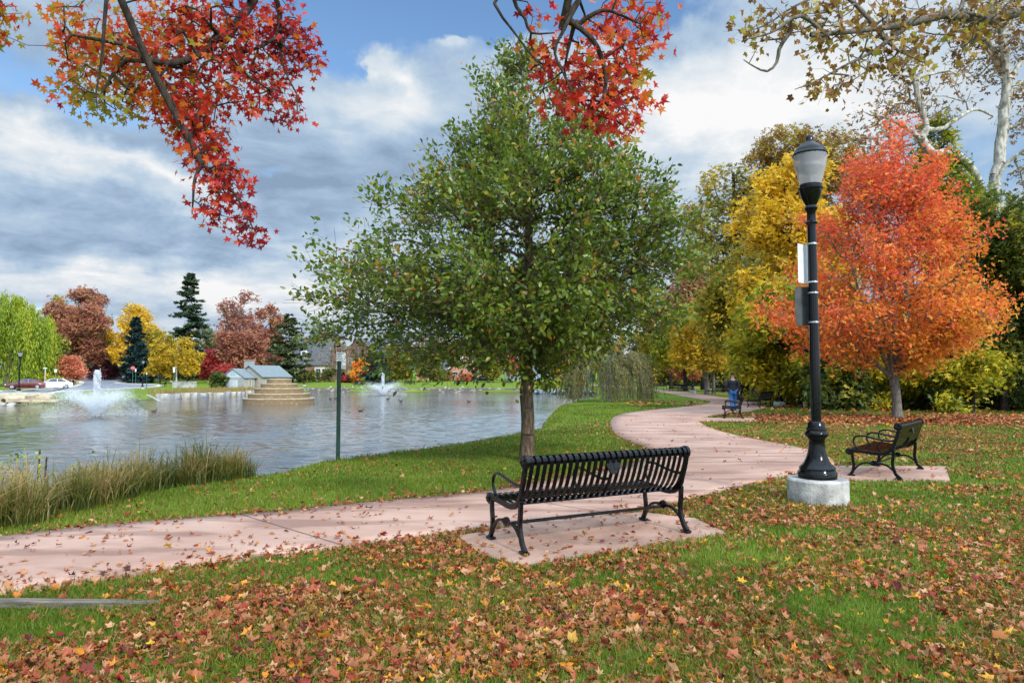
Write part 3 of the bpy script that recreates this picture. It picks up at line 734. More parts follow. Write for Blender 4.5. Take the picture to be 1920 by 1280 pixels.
tree('yellow_understory_tree', 'low yellow green leafy tree beside the second lamp post', 'tree', T_(1452, 40),
     [(0, 0, 0), (0, 0, 1.5), (0, 0, 3)],
     [(0, 0, 4.3, 1.5, 1.5, .9), (-1.2, -.5, 3.4, 1.3, 1.2, .7), (1.3, -.6, 3.5, 1.3, 1.3, .8), (1.9, -.8, 2.4, 1.1, 1, .6), (.3, -1.0, 2.5, 1.4, 1.1, .7), (-1.5, -.6, 2.2, 1.0, 1.0, .6), (.2, -1.0, 1.3, 1.2, .9, .5), (2.6, -.6, 3.0, 1.0, 1, .7), (-.3, 0, 5.4, 1.3, 1.3, .8)],
     900, 22, .17, L_YGREEN, BARKD, .14, 'clump', .2, .6, 14, .4, .4, .1, .35, .5, rtip=.01, clumpvar=.22, tbias=lambda P: .14)
tree('sparse_tall_tree', 'tall thin leaved green and yellow tree with sky showing through', 'tree', T_(1382, 62),
     [(0, 0, 0), (0, 0, 5), (.3, 0, 10), (0, 0, 17), (0, 0, 20.5)],
     [(-.6, 0, 18.6, 2.2, 2, 2.3), (-1.6, 0, 15.6, 2.7, 2.4, 1.9), (2.0, 0, 17.6, 2.2, 2.2, 2.0), (-2.2, 0, 12.6, 2.3, 2.2, 1.6), (1.6, 0, 14.4, 2.5, 2.4, 2.0), (3.6, 0, 19.5, 1.8, 1.8, 1.6), (-3.6, 0, 16, 1.2, 1.2, 1.2)],
     620, 13, .24, L_OLIVE, BARKD, .30, 'clump', .25, .7, 15, .5, .35, .3, .15, .5, rtip=.014, seg=.9, clumpvar=.25)
tree('brown_leaved_tree', 'tall tree with thin rusty brown leaves behind the lamp head', 'tree', T_(1520, 56),
     [(0, 0, 0), (0, 0, 6), (.3, 0, 12), (.6, 0, 19)],
     [(-1.5, 0, 20.5, 2.4, 2, 1.4), (1.6, 0, 20.2, 2.4, 2, 1.5), (.2, 0, 18.2, 3.2, 2.4, 1.6), (3.8, 0, 18.6, 1.7, 1.6, 1.3), (-3.4, 0, 19.7, 1.3, 1.2, .9), (-.5, 0, 15.5, 2.4, 2, 1.8)],
     620, 14, .24, L_PLANE, BARKG, .32, 'clump', .25, .7, 16, .5, .35, .2, .2, .5, rtip=.014, seg=.9, clumpvar=.22)
OLV = [('olive_tree', 'broad olive and ochre tree arching over the path past the walking man', 1358, 76, 10.6, 4.2, L_OLIVE, 17, 900), ('olive_tree', 'yellow green tree with dark trunk behind the far lamp post', 1285, 84, 10.5, 4.0, L_YGREEN, 18, 520), ('olive_tree', 'dark olive tree beyond the weeping willow on the lawn', 1258, 100, 13.5, 5.0, L_OLIVE, 19, 520), ('olive_tree', 'ochre tree right above the walking man', 1415, 55, 12.5, 3.6, L_OLIVE, 20, 760)]
for nm, lb, px, d, h, r, lm, sd_, nt_ in OLV:
    tree(nm, lb, 'tree', T_(px, d), [(0, 0, 0), (0, 0, h * .22), (.2, 0, h * .5), (0, 0, h * .85)],
         [(0, 0, h * .8, r * .6, r * .6, h * .17), (-r * .4, 0, h * .60, r * .6, r * .55, h * .17), (r * .45, 0, h * .62, r * .6, r * .55, h * .18), (0, 0, h * .46, r * .85, r * .7, h * .14), (-r * .6, 0, h * .40, r * .4, r * .4, h * .1), (r * .6, 0, h * .42, r * .45, r * .4, h * .12)],
         nt_, 24, .26 if d > 70 else .22, lm, BARKD, .26, 'clump', .28, .7, sd_, .45, .4, .15, .3, .5, rtip=.013, seg=.9, clumpvar=.22, group='trees along the far path')
tree('yellow_dogwood_tree', 'twin grey trunks with loose bright yellow leaves beside the path', 'tree', T_(1326, 67),
     [(0, 0, 0), (-.1, 0, 1.6), (-.3, 0, 3.2), (-.4, 0, 5)],
     [(-1.6, 0, 5.0, 1.5, 1.3, 1.3), (.6, 0, 4.4, 1.7, 1.3, 1.1), (-.6, 0, 3.4, 2.2, 1.6, .9), (1.6, 0, 3.2, 1.0, 1, .6), (-2.6, 0, 4.0, .8, .8, .7), (-2.0, 0, 6.2, 1.2, 1.0, .8), (-.4, 0, 6.6, 1.3, 1, .9)], 420, 13, .25, L_GOLD, BARKG, .28, 'clump', .3, .7, 21, .4, .4, .1, .3, .5, rtip=.016, extra=[[(.62, 0, 0), (.6, 0, 1.8), (.4, 0, 3.4), (.6, 0, 4.6)]])
tree('red_topped_tree', 'reddish topped tree showing between the green tree and the golden tree', 'tree', T_(1318, 92),
     [(0, 0, 0), (0, 0, 5), (0, 0, 12)], [(0, 0, 14.5, 3.0, 2.6, 2.4), (-1, 0, 12, 3.6, 3, 2.2), (1.5, 0, 11, 3, 3, 2.2)], 380, 20, .34, L_RUST, BARKD, .3, 'clump', .4, .8, 22, rtip=.02, tbias=lambda P: .2)
tree('small_orange_tree', 'small orange red tree beside the far lamp post', 'tree', T_(1286, 90),
     [(0, 0, 0), (0, 0, 1.4), (0, 0, 2.6)], [(-.6, 0, 2.7, 1.5, 1.3, .9), (.8, 0, 2.5, 1.2, 1.1, .8), (0, 0, 3.4, 1.2, 1.1, .7)], 150, 15, .22, L_PINK, BARKD, .12, 'clump', .22, .4, 23, rtip=.012, tbias=lambda P: -.12)
tree('dark_trunk_tree', 'thick dark trunk with drooping olive leaves behind the walking man', 'tree', T_(1393, 48),
     [(0, 0, 0), (.03, 0, 1.6), (-.03, 0, 3.2), (.2, 0, 6)], [(.2, 0, 7.4, 2.4, 2.2, 1.3), (-1.2, 0, 6.4, 1.6, 1.5, 1.2), (1.6, 0, 5.6, 1.5, 1.5, 1.2)], 420, 22, .21, L_OLIVE, BARKD, .40, 'clump', .24, .6, 24, rtip=.012, clumpvar=.2)
tree('big_dark_trunk_tree', 'thick dark trunk standing in shade just behind the lamp post and the dog', 'tree', T_(1513, 36.5),
     [(0, 0, 0), (.03, 0, 1.6), (.0, 0, 3.2), (-.1, 0, 5)], [(0, 0, 5.6, 2.2, 2, 1.0), (-1.8, 0, 4.6, 1.5, 1.3, .8), (1.7, 0, 4.6, 1.4, 1.3, .8)], 320, 22, .2, L_YGREEN, BARKD, .26, 'clump', .22, .6, 25, rtip=.012, clumpvar=.22)
# shrubs and dark understorey closing the wood, each one a bush of its own
def shrub_ells(r, h, seed, loose):
    g = np.random.default_rng(seed + 900); e = []
    for k in range(9 if loose else 12):
        a = g.random() * 2 * pi; f = g.random() ** .7; z = h * g.uniform(.12, .88); w = r * (1.05 - .45 * z / h)
        s = r * (g.uniform(.20, .34) if loose else g.uniform(.32, .52)); e.append((w * f * cos(a), w * f * sin(a), max(z, s * .7), s, s, s * (.55 if loose else .85)))
    return e
def shrub(label, px, d, h, r, lm, seed, nt=420, per=24, size=.17, cat='shrub', name='woodland_shrub', group='shrubs along the wood edge', tb=0.0, loc=None):
    return tree(name, label, cat, T_(px, d) if loc is None else loc, [(0, 0, 0), (.1, 0, h * .35), (0, 0, h * .7)],
                shrub_ells(r, h, seed, lm is L_YGREEN),
                nt, per, size, lm, BARKD, .07 + h * .012, 'clump', .16, .35, seed, .45, .5, .05, .3, .5, group=group, rtip=.01, seg=.5, clumpvar=.2, tbias=(lambda P: tb), twigs=0)
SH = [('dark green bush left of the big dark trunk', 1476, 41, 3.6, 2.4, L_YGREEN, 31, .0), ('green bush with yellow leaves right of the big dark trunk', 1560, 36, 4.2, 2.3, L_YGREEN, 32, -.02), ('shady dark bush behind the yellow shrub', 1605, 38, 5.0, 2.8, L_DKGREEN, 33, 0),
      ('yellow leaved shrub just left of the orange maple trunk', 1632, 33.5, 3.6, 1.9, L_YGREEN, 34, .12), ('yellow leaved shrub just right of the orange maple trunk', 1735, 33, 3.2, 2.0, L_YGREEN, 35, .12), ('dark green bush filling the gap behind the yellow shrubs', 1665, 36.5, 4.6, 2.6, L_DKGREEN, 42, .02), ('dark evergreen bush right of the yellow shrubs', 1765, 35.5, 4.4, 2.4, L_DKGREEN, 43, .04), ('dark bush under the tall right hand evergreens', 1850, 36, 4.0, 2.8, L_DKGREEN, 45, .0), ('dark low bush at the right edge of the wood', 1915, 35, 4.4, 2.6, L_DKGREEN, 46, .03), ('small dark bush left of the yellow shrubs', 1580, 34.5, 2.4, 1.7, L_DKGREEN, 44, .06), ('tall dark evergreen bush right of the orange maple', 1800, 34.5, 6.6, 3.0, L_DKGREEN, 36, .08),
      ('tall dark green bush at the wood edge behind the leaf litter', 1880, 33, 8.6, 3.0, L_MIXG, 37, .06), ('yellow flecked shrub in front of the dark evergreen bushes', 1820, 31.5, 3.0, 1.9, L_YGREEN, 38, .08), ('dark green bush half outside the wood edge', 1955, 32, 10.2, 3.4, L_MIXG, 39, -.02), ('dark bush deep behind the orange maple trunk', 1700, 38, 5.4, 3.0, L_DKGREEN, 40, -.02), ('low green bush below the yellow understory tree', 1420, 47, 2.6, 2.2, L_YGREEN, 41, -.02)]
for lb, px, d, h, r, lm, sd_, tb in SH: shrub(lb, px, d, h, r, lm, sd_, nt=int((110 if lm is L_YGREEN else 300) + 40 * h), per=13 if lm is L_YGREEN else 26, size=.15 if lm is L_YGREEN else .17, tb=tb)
tree('ivy_clad_tree', 'tree clad in yellow green ivy climbing beside the white sycamore', 'tree', T_(1795, 43),
     [(0, 0, 0), (0, 0, 4), (-.6, 0, 8), (-.9, 0, 12), (-.9, 0, 15.5)], [(-.9, 0, 16.6, .9, .9, 1.6), (-.7, 0, 14.2, 1.5, 1.4, 1.7), (-.1, 0, 11.5, 1.6, 1.4, 2), (.8, 0, 9.4, 2.2, 1.7, 2.2), (1.0, 0, 12.2, 1.0, 1.0, 1.8), (2.8, 0, 9.0, 1.6, 1.6, 1.8), (4.4, 0, 10.8, 1.6, 1.6, 1.5)],
     820, 22, .21, L_YGREEN, BARKD, .3, 'clump', .2, .5, 26, .4, .4, .0, .4, .4, rtip=.012, tbias=lambda P: -.16)
# white sycamore behind the maple
sy = AT(1872, 708, 44.0)
def SY(px, py, d=44.0): p = AT(px, py, d); return (p[0] - sy[0], d - 44.0, p[2])
syc_tr = [(0, 0, 0), (.1, 0, 3), SY(1855, 430), SY(1868, 330), SY(1880, 240), SY(1890, 160), SY(1885, 120), SY(1878, 60), SY(1865, 10), SY(1860, -60)]
syc_lim = [[SY(1858, 360), SY(1885, 310, 43.5), SY(1915, 285, 43), SY(1960, 250, 42)], [SY(1890, 165), SY(1905, 130), SY(1930, 95), SY(1960, 40)], [SY(1888, 150), SY(1870, 115, 44.5), SY(1850, 85, 45), SY(1820, 65, 45), SY(1795, 60, 45)],
           [SY(1850, 400), SY(1830, 330, 43), SY(1800, 295, 42.5), SY(1775, 285, 42.5), SY(1750, 290, 42)], [SY(1750, 290, 42), SY(1728, 262, 42), SY(1738, 235, 42), SY(1722, 190, 42), SY(1716, 150, 42), SY(1700, 120, 42), SY(1682, 102, 42)], [SY(1718, 152, 42), SY(1730, 128, 42), SY(1736, 118, 42)],
           [SY(1735, 242, 42), SY(1765, 243, 42), SY(1795, 222, 42), SY(1830, 205, 43), SY(1862, 218, 44)], [SY(1728, 262, 42), SY(1700, 240, 42), SY(1665, 222, 42), SY(1630, 215, 42)], [SY(1880, 240), SY(1905, 235), SY(1950, 200)]]
tree('white_sycamore_tree', 'tall sycamore with pale mottled trunk and twisting bare limbs above the orange maple', 'tree', (sy[0], 44.0, 0), syc_tr,
     [SY(1700, 160, 42) + (1.8, 1.5, 1.8), SY(1650, 215, 42) + (1.7, 1.2, .9), SY(1760, 175, 42) + (2, 1.6, 1.3), SY(1840, 110) + (2.0, 1.6, 2.2), SY(1900, 60) + (2.0, 1.6, 2.0), SY(1830, 30) + (2.6, 1.6, 1.4), SY(1905, 200) + (1.2, 1.2, 1.6), SY(1930, 330) + (1.4, 1.2, 1.6), SY(1660, 260, 42) + (2.0, 1.4, 1.0)],
     420, 6, .22, L_PLANE, BARKW, .46, 'clump', .3, .6, 27, .3, .12, .1, .4, .4, rtip=.016, seg=.7, extra=syc_lim, exr=(.17, .06), clumpvar=.2, twigs=1, tbias=lambda P: -.25)

# ---- sycamore branch reaching in from the right: the tree itself stands outside the frame
b0 = np.array([14.2, 12.0, 0.0])
def NB(px, py, d): p = AT(px, py, d); return tuple(p - b0)
nb_tr = [(0, 0, 0), (.05, 0, 2.5), (-.1, 0, 5), (-.2, .1, 7.2), (.1, .1, 10.5)]
nb_l = [[(-.2, .1, 6.6), NB(1990, -20, 12.2), NB(1920, 24, 12), NB(1888, 40, 12), NB(1835, 38, 11.8), NB(1800, 22, 11.7), NB(1765, 28, 11.6), NB(1710, 46, 11.5), NB(1650, 48, 11.3), NB(1590, 62, 11.2), NB(1520, 66, 11)], [NB(1700, 50, 11.5), NB(1640, 95, 11.4), NB(1590, 120, 11.2), NB(1535, 150, 11), NB(1490, 168, 11)], [NB(1640, 48, 11.4), NB(1600, 5, 11.4), NB(1560, -15, 11.4), NB(1490, 12, 11.2), NB(1440, 45, 11.2), NB(1400, 60, 11.2)], [NB(1550, 66, 11), NB(1500, 30, 10.8), NB(1450, 60, 10.8), NB(1395, 75, 10.8)], [NB(1480, 62, 11), NB(1462, 90, 11), NB(1456, 118, 11), NB(1438, 134, 11), NB(1412, 124, 11), NB(1394, 112, 11)], [NB(1800, 22, 11.7), NB(1805, -10, 11.7), NB(1780, -40, 11.7)]]
tree('overhanging_sycamore_tree', 'sycamore limb with brown and olive leaves reaching in from the upper right corner', 'tree', tuple(b0), nb_tr,
     [NB(1400, 70, 11) + (.22, .3, .25), NB(1450, 45, 11) + (.45, .4, .3), NB(1530, 25, 11.2) + (.6, .4, .35), NB(1600, 30, 11.3) + (.7, .5, .35), NB(1560, 70, 11) + (.6, .4, .25), NB(1640, 80, 11.3) + (.55, .4, .4), NB(1680, 20, 11.4) + (.5, .5, .3), NB(1600, 135, 11.2) + (.55, .3, .2), NB(1780, 50, 11.7) + (.7, .4, .4), NB(1860, 10, 11.8) + (.6, .4, .3), NB(1550, 160, 11) + (.4, .3, .15), NB(1690, 100, 11.4) + (.5, .3, .25)],
     330, 3, .135, L_PLANE, BARKG, .30, 'plane', .07, .25, 28, .3, .15, -.1, .6, .3, rtip=.0040, seg=.3, extra=nb_l, clumpvar=.25, njit=1.0, twigs=1, Rl=.085, exr=(.042, .007))

# ---- sweetgum hanging in from above: trunk stands behind the camera, limbs reach over it
s0 = np.array([-2.9, -3.6, 0.0])
def SG(px, py, d): p = AT(px, py, d); return tuple(p - s0)
sg_tr = [(0, 0, 0), (.05, 0, 1.8), (0, .1, 3.6), (.1, .2, 5.4), (.2, .3, 8.0)]
sg_l = [[(.05, .1, 4.4), (-.4, 3.0, 5.8), (-.75, 6.6, 5.9), SG(205, -60, 5.7), SG(200, 0, 5.8), SG(216, 25, 5.8), SG(255, 75, 5.9), SG(289, 145, 6.0), SG(293, 192, 6.0), SG(306, 232, 6.1), SG(345, 272, 6.2), SG(378, 308, 6.3)],
        [SG(202, -20, 5.7), SG(196, 40, 5.6), SG(191, 110, 5.6), SG(180, 175, 5.6), SG(182, 200, 5.6)],
        [(-.4, 3.0, 5.8), SG(440, -90, 6.2), SG(418, 0, 6.4), SG(421, 60, 6.5), SG(414, 130, 6.5), SG(400, 235, 6.6)], [SG(425, -10, 6.4), SG(455, 50, 6.7), SG(485, 80, 6.8), SG(470, 130, 6.8)], [SG(440, -90, 6.2), SG(517, -10, 6.7), SG(524, 60, 6.8), SG(530, 125, 6.8), SG(556, 175, 6.8), SG(556, 215, 6.8), SG(538, 235, 6.8)],
        [SG(378, 308, 6.3), SG(365, 338, 6.3), SG(362, 375, 6.3), SG(360, 402, 6.3)], [SG(378, 308, 6.3), SG(425, 345, 6.4), SG(458, 395, 6.4), SG(474, 428, 6.4)], [SG(415, 60, 6.5), SG(380, 100, 6.4), SG(345, 115, 6.3)], [SG(521, 70, 6.7), SG(470, 95, 6.6), SG(400, 105, 6.4)],
        [(.05, .15, 4.8), (1.6, 2.6, 6.3), (3.0, 6.0, 5.9), SG(1096, -60, 4.9), SG(1086, 0, 5.0), SG(1062, 28, 5.0), SG(1054, 55, 5.0)], [SG(1060, 35, 5.0), SG(1086, 52, 5.0), SG(1118, 85, 5.0), SG(1136, 140, 5.0), SG(1132, 190, 5.0)], [SG(1086, 0, 5.0), SG(1054, 62, 4.9), SG(1040, 98, 4.9), SG(1060, 145, 4.9), SG(1070, 168, 4.9)], [SG(1078, 42, 5), SG(1066, 90, 5.1), SG(1058, 130, 5.1)],
        [SG(1096, -60, 4.9), SG(990, -40, 4.9), SG(928, -5, 4.9), SG(944, 36, 4.9), SG(962, 58, 4.9), SG(990, 95, 4.9), SG(1022, 134, 4.9)], [SG(990, -40, 4.9), SG(964, 0, 5), SG(984, 34, 5), SG(996, 62, 5), SG(1040, 62, 5)], [SG(1086, 45, 5), SG(1110, 28, 5), SG(1140, 20, 5), SG(1200, 45, 5)],
        [(-.4, 3.0, 5.8), (-1.6, 6.2, 5.6), SG(-40, -30, 5.6), SG(5, 5, 5.6)]]
EL = lambda px, py, rx, ry, d=6.2: SG(px, py, d + .22) + (rx / F * d, .30, ry / F * d)
sg_e = [EL(150, 50, 45, 55), EL(165, 105, 50, 45), EL(165, 170, 55, 30), EL(230, 185, 40, 35), EL(270, 45, 60, 50), EL(240, 110, 45, 50), EL(310, 145, 70, 60), EL(345, 205, 55, 50), EL(350, 80, 40, 45), EL(420, 55, 85, 55), EL(415, 150, 60, 60), EL(500, 95, 70, 60, 6.7), EL(535, 40, 35, 40, 6.7), EL(520, 190, 45, 35, 6.7), EL(575, 100, 28, 20, 6.7), EL(395, 250, 40, 40), EL(400, 300, 45, 28), EL(420, 335, 45, 35), EL(425, 385, 52, 35), EL(465, 420, 22, 15), EL(555, 215, 12, 20), EL(340, 20, 40, 25),
        EL(5, 15, 35, 28, 5.6), EL(-30, 30, 30, 40, 5.6),
        EL(1150, 30, 65, 38, 5), EL(1205, 45, 32, 40, 5), EL(1010, 15, 45, 12, 5), EL(1015, 105, 35, 35, 5), EL(1075, 110, 70, 45, 5), EL(1140, 130, 60, 50, 5), EL(1190, 95, 25, 30, 5), EL(1060, 175, 60, 25, 5), EL(1130, 205, 55, 25, 5), EL(1180, 185, 25, 30, 5), EL(1165, 232, 22, 14, 5)]
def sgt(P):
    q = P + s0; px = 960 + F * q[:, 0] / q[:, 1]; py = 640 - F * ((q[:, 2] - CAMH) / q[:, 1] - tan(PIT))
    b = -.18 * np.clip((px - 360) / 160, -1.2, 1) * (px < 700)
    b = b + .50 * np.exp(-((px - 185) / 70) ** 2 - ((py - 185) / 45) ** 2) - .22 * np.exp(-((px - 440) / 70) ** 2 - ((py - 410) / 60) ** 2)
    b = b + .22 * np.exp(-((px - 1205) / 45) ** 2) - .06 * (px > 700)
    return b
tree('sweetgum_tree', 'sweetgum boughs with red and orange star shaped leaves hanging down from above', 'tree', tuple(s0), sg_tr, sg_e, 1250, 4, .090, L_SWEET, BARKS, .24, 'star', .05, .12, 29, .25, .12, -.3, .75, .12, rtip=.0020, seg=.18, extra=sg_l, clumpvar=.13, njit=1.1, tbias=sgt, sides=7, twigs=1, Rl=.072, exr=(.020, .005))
# ------------------------------------------------------------------ weeping trees and conifers
def weeping(name, label, loc, H, R, lm, bark, seed, nstr, lmin, lmax, size, R0, dome=.55, per=16, arch=1.0, twigr=.006, flare=.35, ground=.25, group=None, jit=.38):
    rg = np.random.default_rng(seed); root = thing(name, label, 'tree', loc, 0, group)
    nb = max(12, nstr // 14)
    a = rg.random(nb) * 2 * pi; r = R * np.sqrt(rg.random(nb)) * .92
    tz = H * (1 - .42 * (r / R) ** 2) * rg.uniform(.74, 1.0, nb)
    T = np.column_stack([r * np.cos(a), r * np.sin(a), tz])
    tr = spline([(0, 0, 0), (.02 * H, 0, H * .25), (-.01 * H, 0, H * .5), (0, 0, H * .78)], 12)
    A, par, cnt, tips, nt = skeleton(rg, [tr], T, .4, H * .08, order_from=np.array([0, 0, H * .4]))
    ex = math.log(R0 / .02) / math.log(max(4, nb)); RR = .02 * cnt ** ex; RR[:len(tr)] = np.maximum(RR[:len(tr)], R0 * np.linspace(1, .4, len(tr))); RR[0] *= 1.4
    geo = [limbs_geo(A, par, RR, 7)]
    k = rg.integers(0, nb, nstr); st = A[tips][k] + rg.normal(size=(nstr, 3)) * np.array([R * .045, R * .045, H * .02])
    out = unit(np.column_stack([st[:, 0], st[:, 1], np.zeros(nstr)])); Ln = np.minimum(rg.uniform(lmin, lmax, nstr), st[:, 2] - ground * rg.uniform(.6, 2.2, nstr))
    Ln = np.maximum(Ln, .3)
    m = 7; q = np.linspace(0, 1, m)
    sway = rg.normal(size=(nstr, 3)) * np.array([1, 1, 0]) * .10
    PP = st[:, None] + out[:, None] * (flare * Ln[:, None] * (1 - (1 - q) ** 2)[None] * arch * .5)[:, :, None] + sway[:, None] * (Ln[:, None] * q[None] ** 2)[:, :, None] + np.array([0, 0, 1.0]) * (Ln[:, None] * (.10 * np.sin(q * pi) * arch - q ** 1.25)[None])[:, :, None]
    if twigr:
        AA = PP.reshape(-1, 3); pr = np.arange(len(AA)) - 1; pr[::m] = -1
        geo.append(limbs_geo(AA, pr, np.full(len(AA), twigr), 3))
    tv, tf = merge(geo); np_mesh('trunk', tv, tf, bark, root, smooth=True)
    u = rg.random((nstr, per)); seg = np.clip((u * (m - 1)).astype(int), 0, m - 2); f = u * (m - 1) - seg
    I = np.arange(nstr)[:, None]; P0 = PP[I, seg]; P1 = PP[I, seg + 1]
    LP = (P0 * (1 - f[..., None]) + P1 * f[..., None]).reshape(-1, 3); LD = (P1 - P0).reshape(-1, 3)
    LP = LP + rg.normal(size=LP.shape) * size * .25; LD = unit(LD) + rg.normal(size=LP.shape) * jit
    tint = np.repeat(rg.normal(size=nstr) * .10 + (rg.normal(size=nb) * .15)[k], per) + rg.normal(size=len(LP)) * .13 + .5
    V, Fc, nf = leaves_geo(LP, LD, rdir(rg, len(LP)), size * rg.uniform(.7, 1.3, len(LP)), None, template=(np.array([(0, 0, 0), (.11, .4, .03), (0, 1, 0), (-.11, .4, .03)], float), np.array([(0, 1, 2, 3)])))
    np_mesh('crown', V, Fc, lm, root, np.repeat(np.clip(tint, .01, .99), nf)); return root

wx, wy = G(1142, 752)
weeping('weeping_cherry_tree', 'low weeping tree with bare drooping twigs at the lake edge', (wx, wy, 0), 4.1, 3.0, L_BIRCHW, BARKG, 51, 680, 1.2, 4.4, .17, .16, per=34, arch=1.2, twigr=.010, flare=.5, ground=.12)
weeping('weeping_willow_tree', 'big weeping willow with long yellow green curtains on the far left bank', T_(14, 122), 16.9, 7.8, L_WILLOW, BARKG, 52, 1700, 4, 14, .62, .5, per=30, arch=.6, twigr=0, flare=.10, ground=.8, jit=.13)

def conifer(name, label, loc, H, R, lm, seed, group=None, nwh=26, size=.5, lean=.0, gap=.25, base_=.06, droop=.28, cat='tree', dens=1.0):
    rg = np.random.default_rng(seed); root = thing(name, label, cat, loc, 0, group)
    LPs = []; LDs = []; geo = []
    tr = np.array([(0, 0, 0), (0, 0, H * .5), (0, 0, H * .99)]); A = [tr[0], tr[1], tr[2]]; pr = [-1, 0, 1]; RR = [H * .016, H * .010, .02]
    for w in range(nwh):
        f = base_ + (1 - base_) * (w + rg.random() * .6) / nwh
        if f > .99: continue
        nb = rg.integers(5, 9)
        for b in range(nb):
            z = H * min(.985, f + rg.normal() * .5 * (1 - base_) / nwh)
            L = R * (1 - f) ** .72 * rg.uniform(.55, 1.15) + .15; a = rg.random() * 2 * pi
            d = np.array([cos(a), sin(a), 0]); m = 5; q = np.linspace(0, 1, m)
            pl = np.array([0, 0, z]) + d * (L * q)[:, None] + np.array([0, 0, 1.0]) * (L * (.10 - droop * q + .20 * q * q))[:, None]
            n0 = len(A); 
            for i in range(m): A.append(pl[i]); pr.append(-1 if i == 0 else n0 + i - 1); RR.append(.012 + .02 * (1 - i / m) * L / 3)
            k = int((10 + 16 * L / max(R, .1) * 2) * dens); u = rg.random(k) ** .75
            p = np.stack([np.interp(u, q, pl[:, c]) for c in range(3)], 1)
            side = np.array([-d[1], d[0], 0]); sg = rg.choice([-1, 1], k)
            wdt = L * .26 * (1.05 - u)
            p = p + side * (sg * rg.random(k) * wdt)[:, None] + np.array([0, 0, -1.0]) * (rg.random(k) * L * .10)[:, None]
            LPs.append(p); LDs.append(d * .8 + side * sg[:, None] * .7 + np.array([0, 0, -.35]) + rg.normal(size=(k, 3)) * .25)
    tv, tf = limbs_geo(np.array(A), np.array(pr), np.array(RR), 5); np_mesh('trunk', tv, tf, BARKD, root)
    LP = np.concatenate(LPs); LD = np.concatenate(LDs); N = np.array([0, 0, 1.0]) + rdir(rg, len(LP)) * .6
    V, Fc, nf = leaves_geo(LP, LD, N, size * rg.uniform(.6, 1.3, len(LP)), 'clump')
    tint = np.clip(.5 + rg.normal(size=len(LP)) * .2 + .12 * LP[:, 2] / H, .01, .99)
    np_mesh('crown', V, Fc, lm, root, np.repeat(tint, nf)); return root

conifer('norway_spruce_tree', 'tallest dark green spruce standing above the far shore', T_(353, 168), 26.6, 7.6, L_SPRUCE, 61, nwh=28, size=.72, base_=.04, dens=1.7)
conifer('blue_spruce_tree', 'slim blue green spruce in front of the golden ginkgo', T_(252, 148), 14.2, 3.4, L_BLUESP, 62, nwh=22, size=.7, base_=.03)
conifer('blue_spruce_tree', 'stout dark spruce below the slim one beside the stop sign', T_(262, 143), 8.4, 3.6, L_BLUESP, 63, nwh=18, size=.65, base_=.02)
conifer('pine_tree', 'ragged green pine standing right of the stone boathouse', T_(541, 140), 14.2, 6.0, L_PINE, 64, nwh=18, size=.7, base_=.14, droop=.15)
conifer('spruce_shrub_tree', 'wide dark teal spruce by the dark brick house', T_(704, 132), 6.2, 4.2, L_BLUESP, 65, nwh=14, size=.55, base_=.02)
conifer('far_spruce_tree', 'narrow dark spruce peeking over the rusty oak', T_(128, 215), 20, 4.0, L_SPRUCE, 66, nwh=18, size=.9)

# ---- far shore broadleaf trees
def ftree(name, label, px, d, top, w, lm, seed, nt=330, per=20, size=.42, sparse=1.0, bot=.22, bark=BARKD, tb=0.0, R0=None, kind='clump', group='trees on the far shore', twigs=0, shape='round', rt=.03):
    z0 = float(hill(0, d)); h = AT(px, top, d)[2] - z0; r = w / F * d / 2
    g = np.random.default_rng(seed + 500); e = []
    prof_ = {'round': lambda f: sqrt(max(.05, 1 - ((f - .42) / .60) ** 2)), 'oval': lambda f: sqrt(max(.05, 1 - ((f - .38) / .66) ** 2)), 'flat': lambda f: 1.0}[shape]
    for k in range(16):
        f = (k + g.random()) / 16; w = r * prof_(f); a_ = g.random() * 2 * pi; q = sqrt(g.random()) * .78
        s_ = r * g.uniform(.24, .42) * (1.1 - .5 * f); z = h * bot + h * (.97 - bot) * f
        e.append((w * q * cos(a_), w * q * sin(a_), min(z, h - s_ * .75), s_ * 1.15, s_ * 1.15, s_ * .8))
    e.append((0, 0, h * .5, r * .6, r * .6, h * .22))
    return tree(name, label, 'tree', T_(px, d), [(0, 0, 0), (.1, 0, h * bot), (0, 0, h * .5), (0, 0, h * .85)], e, nt, per, size, lm, bark, R0 or max(.14, h * .017), kind, size * .9, size * 1.6, seed, .5, .38, .15, .2, .5, group=group, rtip=rt, seg=h * .07, clumpvar=.2, tbias=(lambda P: tb), twigs=twigs)
ftree('rusty_oak_tree', 'large rusty red oak beside the weeping willow', 143, 165, 540, 132, L_RUST, 71, 620, 22, .52, tb=.08)
ftree('ginkgo_tree', 'golden yellow ginkgo between the rusty oak and the tallest spruce', 256, 172, 574, 112, L_GOLD, 72, 620, 26, .46, tb=.24, shape='oval')
ftree('bare_topped_oak_tree', 'brown oak with a thin bare top behind the stone boathouse', 448, 152, 546, 104, L_RUST, 73, 420, 12, .46, tb=-.06, bark=BARKG, twigs=2)
ftree('brown_oak_tree', 'smaller dull red oak left of the green pine', 505, 158, 577, 66, L_RUST, 74, 300, 18, .46, tb=0)
ftree('brown_oak_tree', 'brown oak mass low behind the boathouse roof', 455, 146, 625, 110, L_RUST, 75, 420, 20, .44, tb=.02)
ftree('orange_street_tree', 'yellow orange tree right of the light pole', 351, 136, 636, 64, L_GOLD, 76, 300, 13, .32, tb=-.10, bot=.25, shape='oval')
ftree('orange_street_tree', 'yellow tree left of the light pole beside the parked silver car', 300, 138, 636, 52, L_GOLD, 77, 230, 13, .32, tb=-.10)
ftree('olive_street_tree', 'olive tree rising behind the yellow street trees', 300, 158, 620, 80, L_OLIVE, 78, 320, 18, .4)
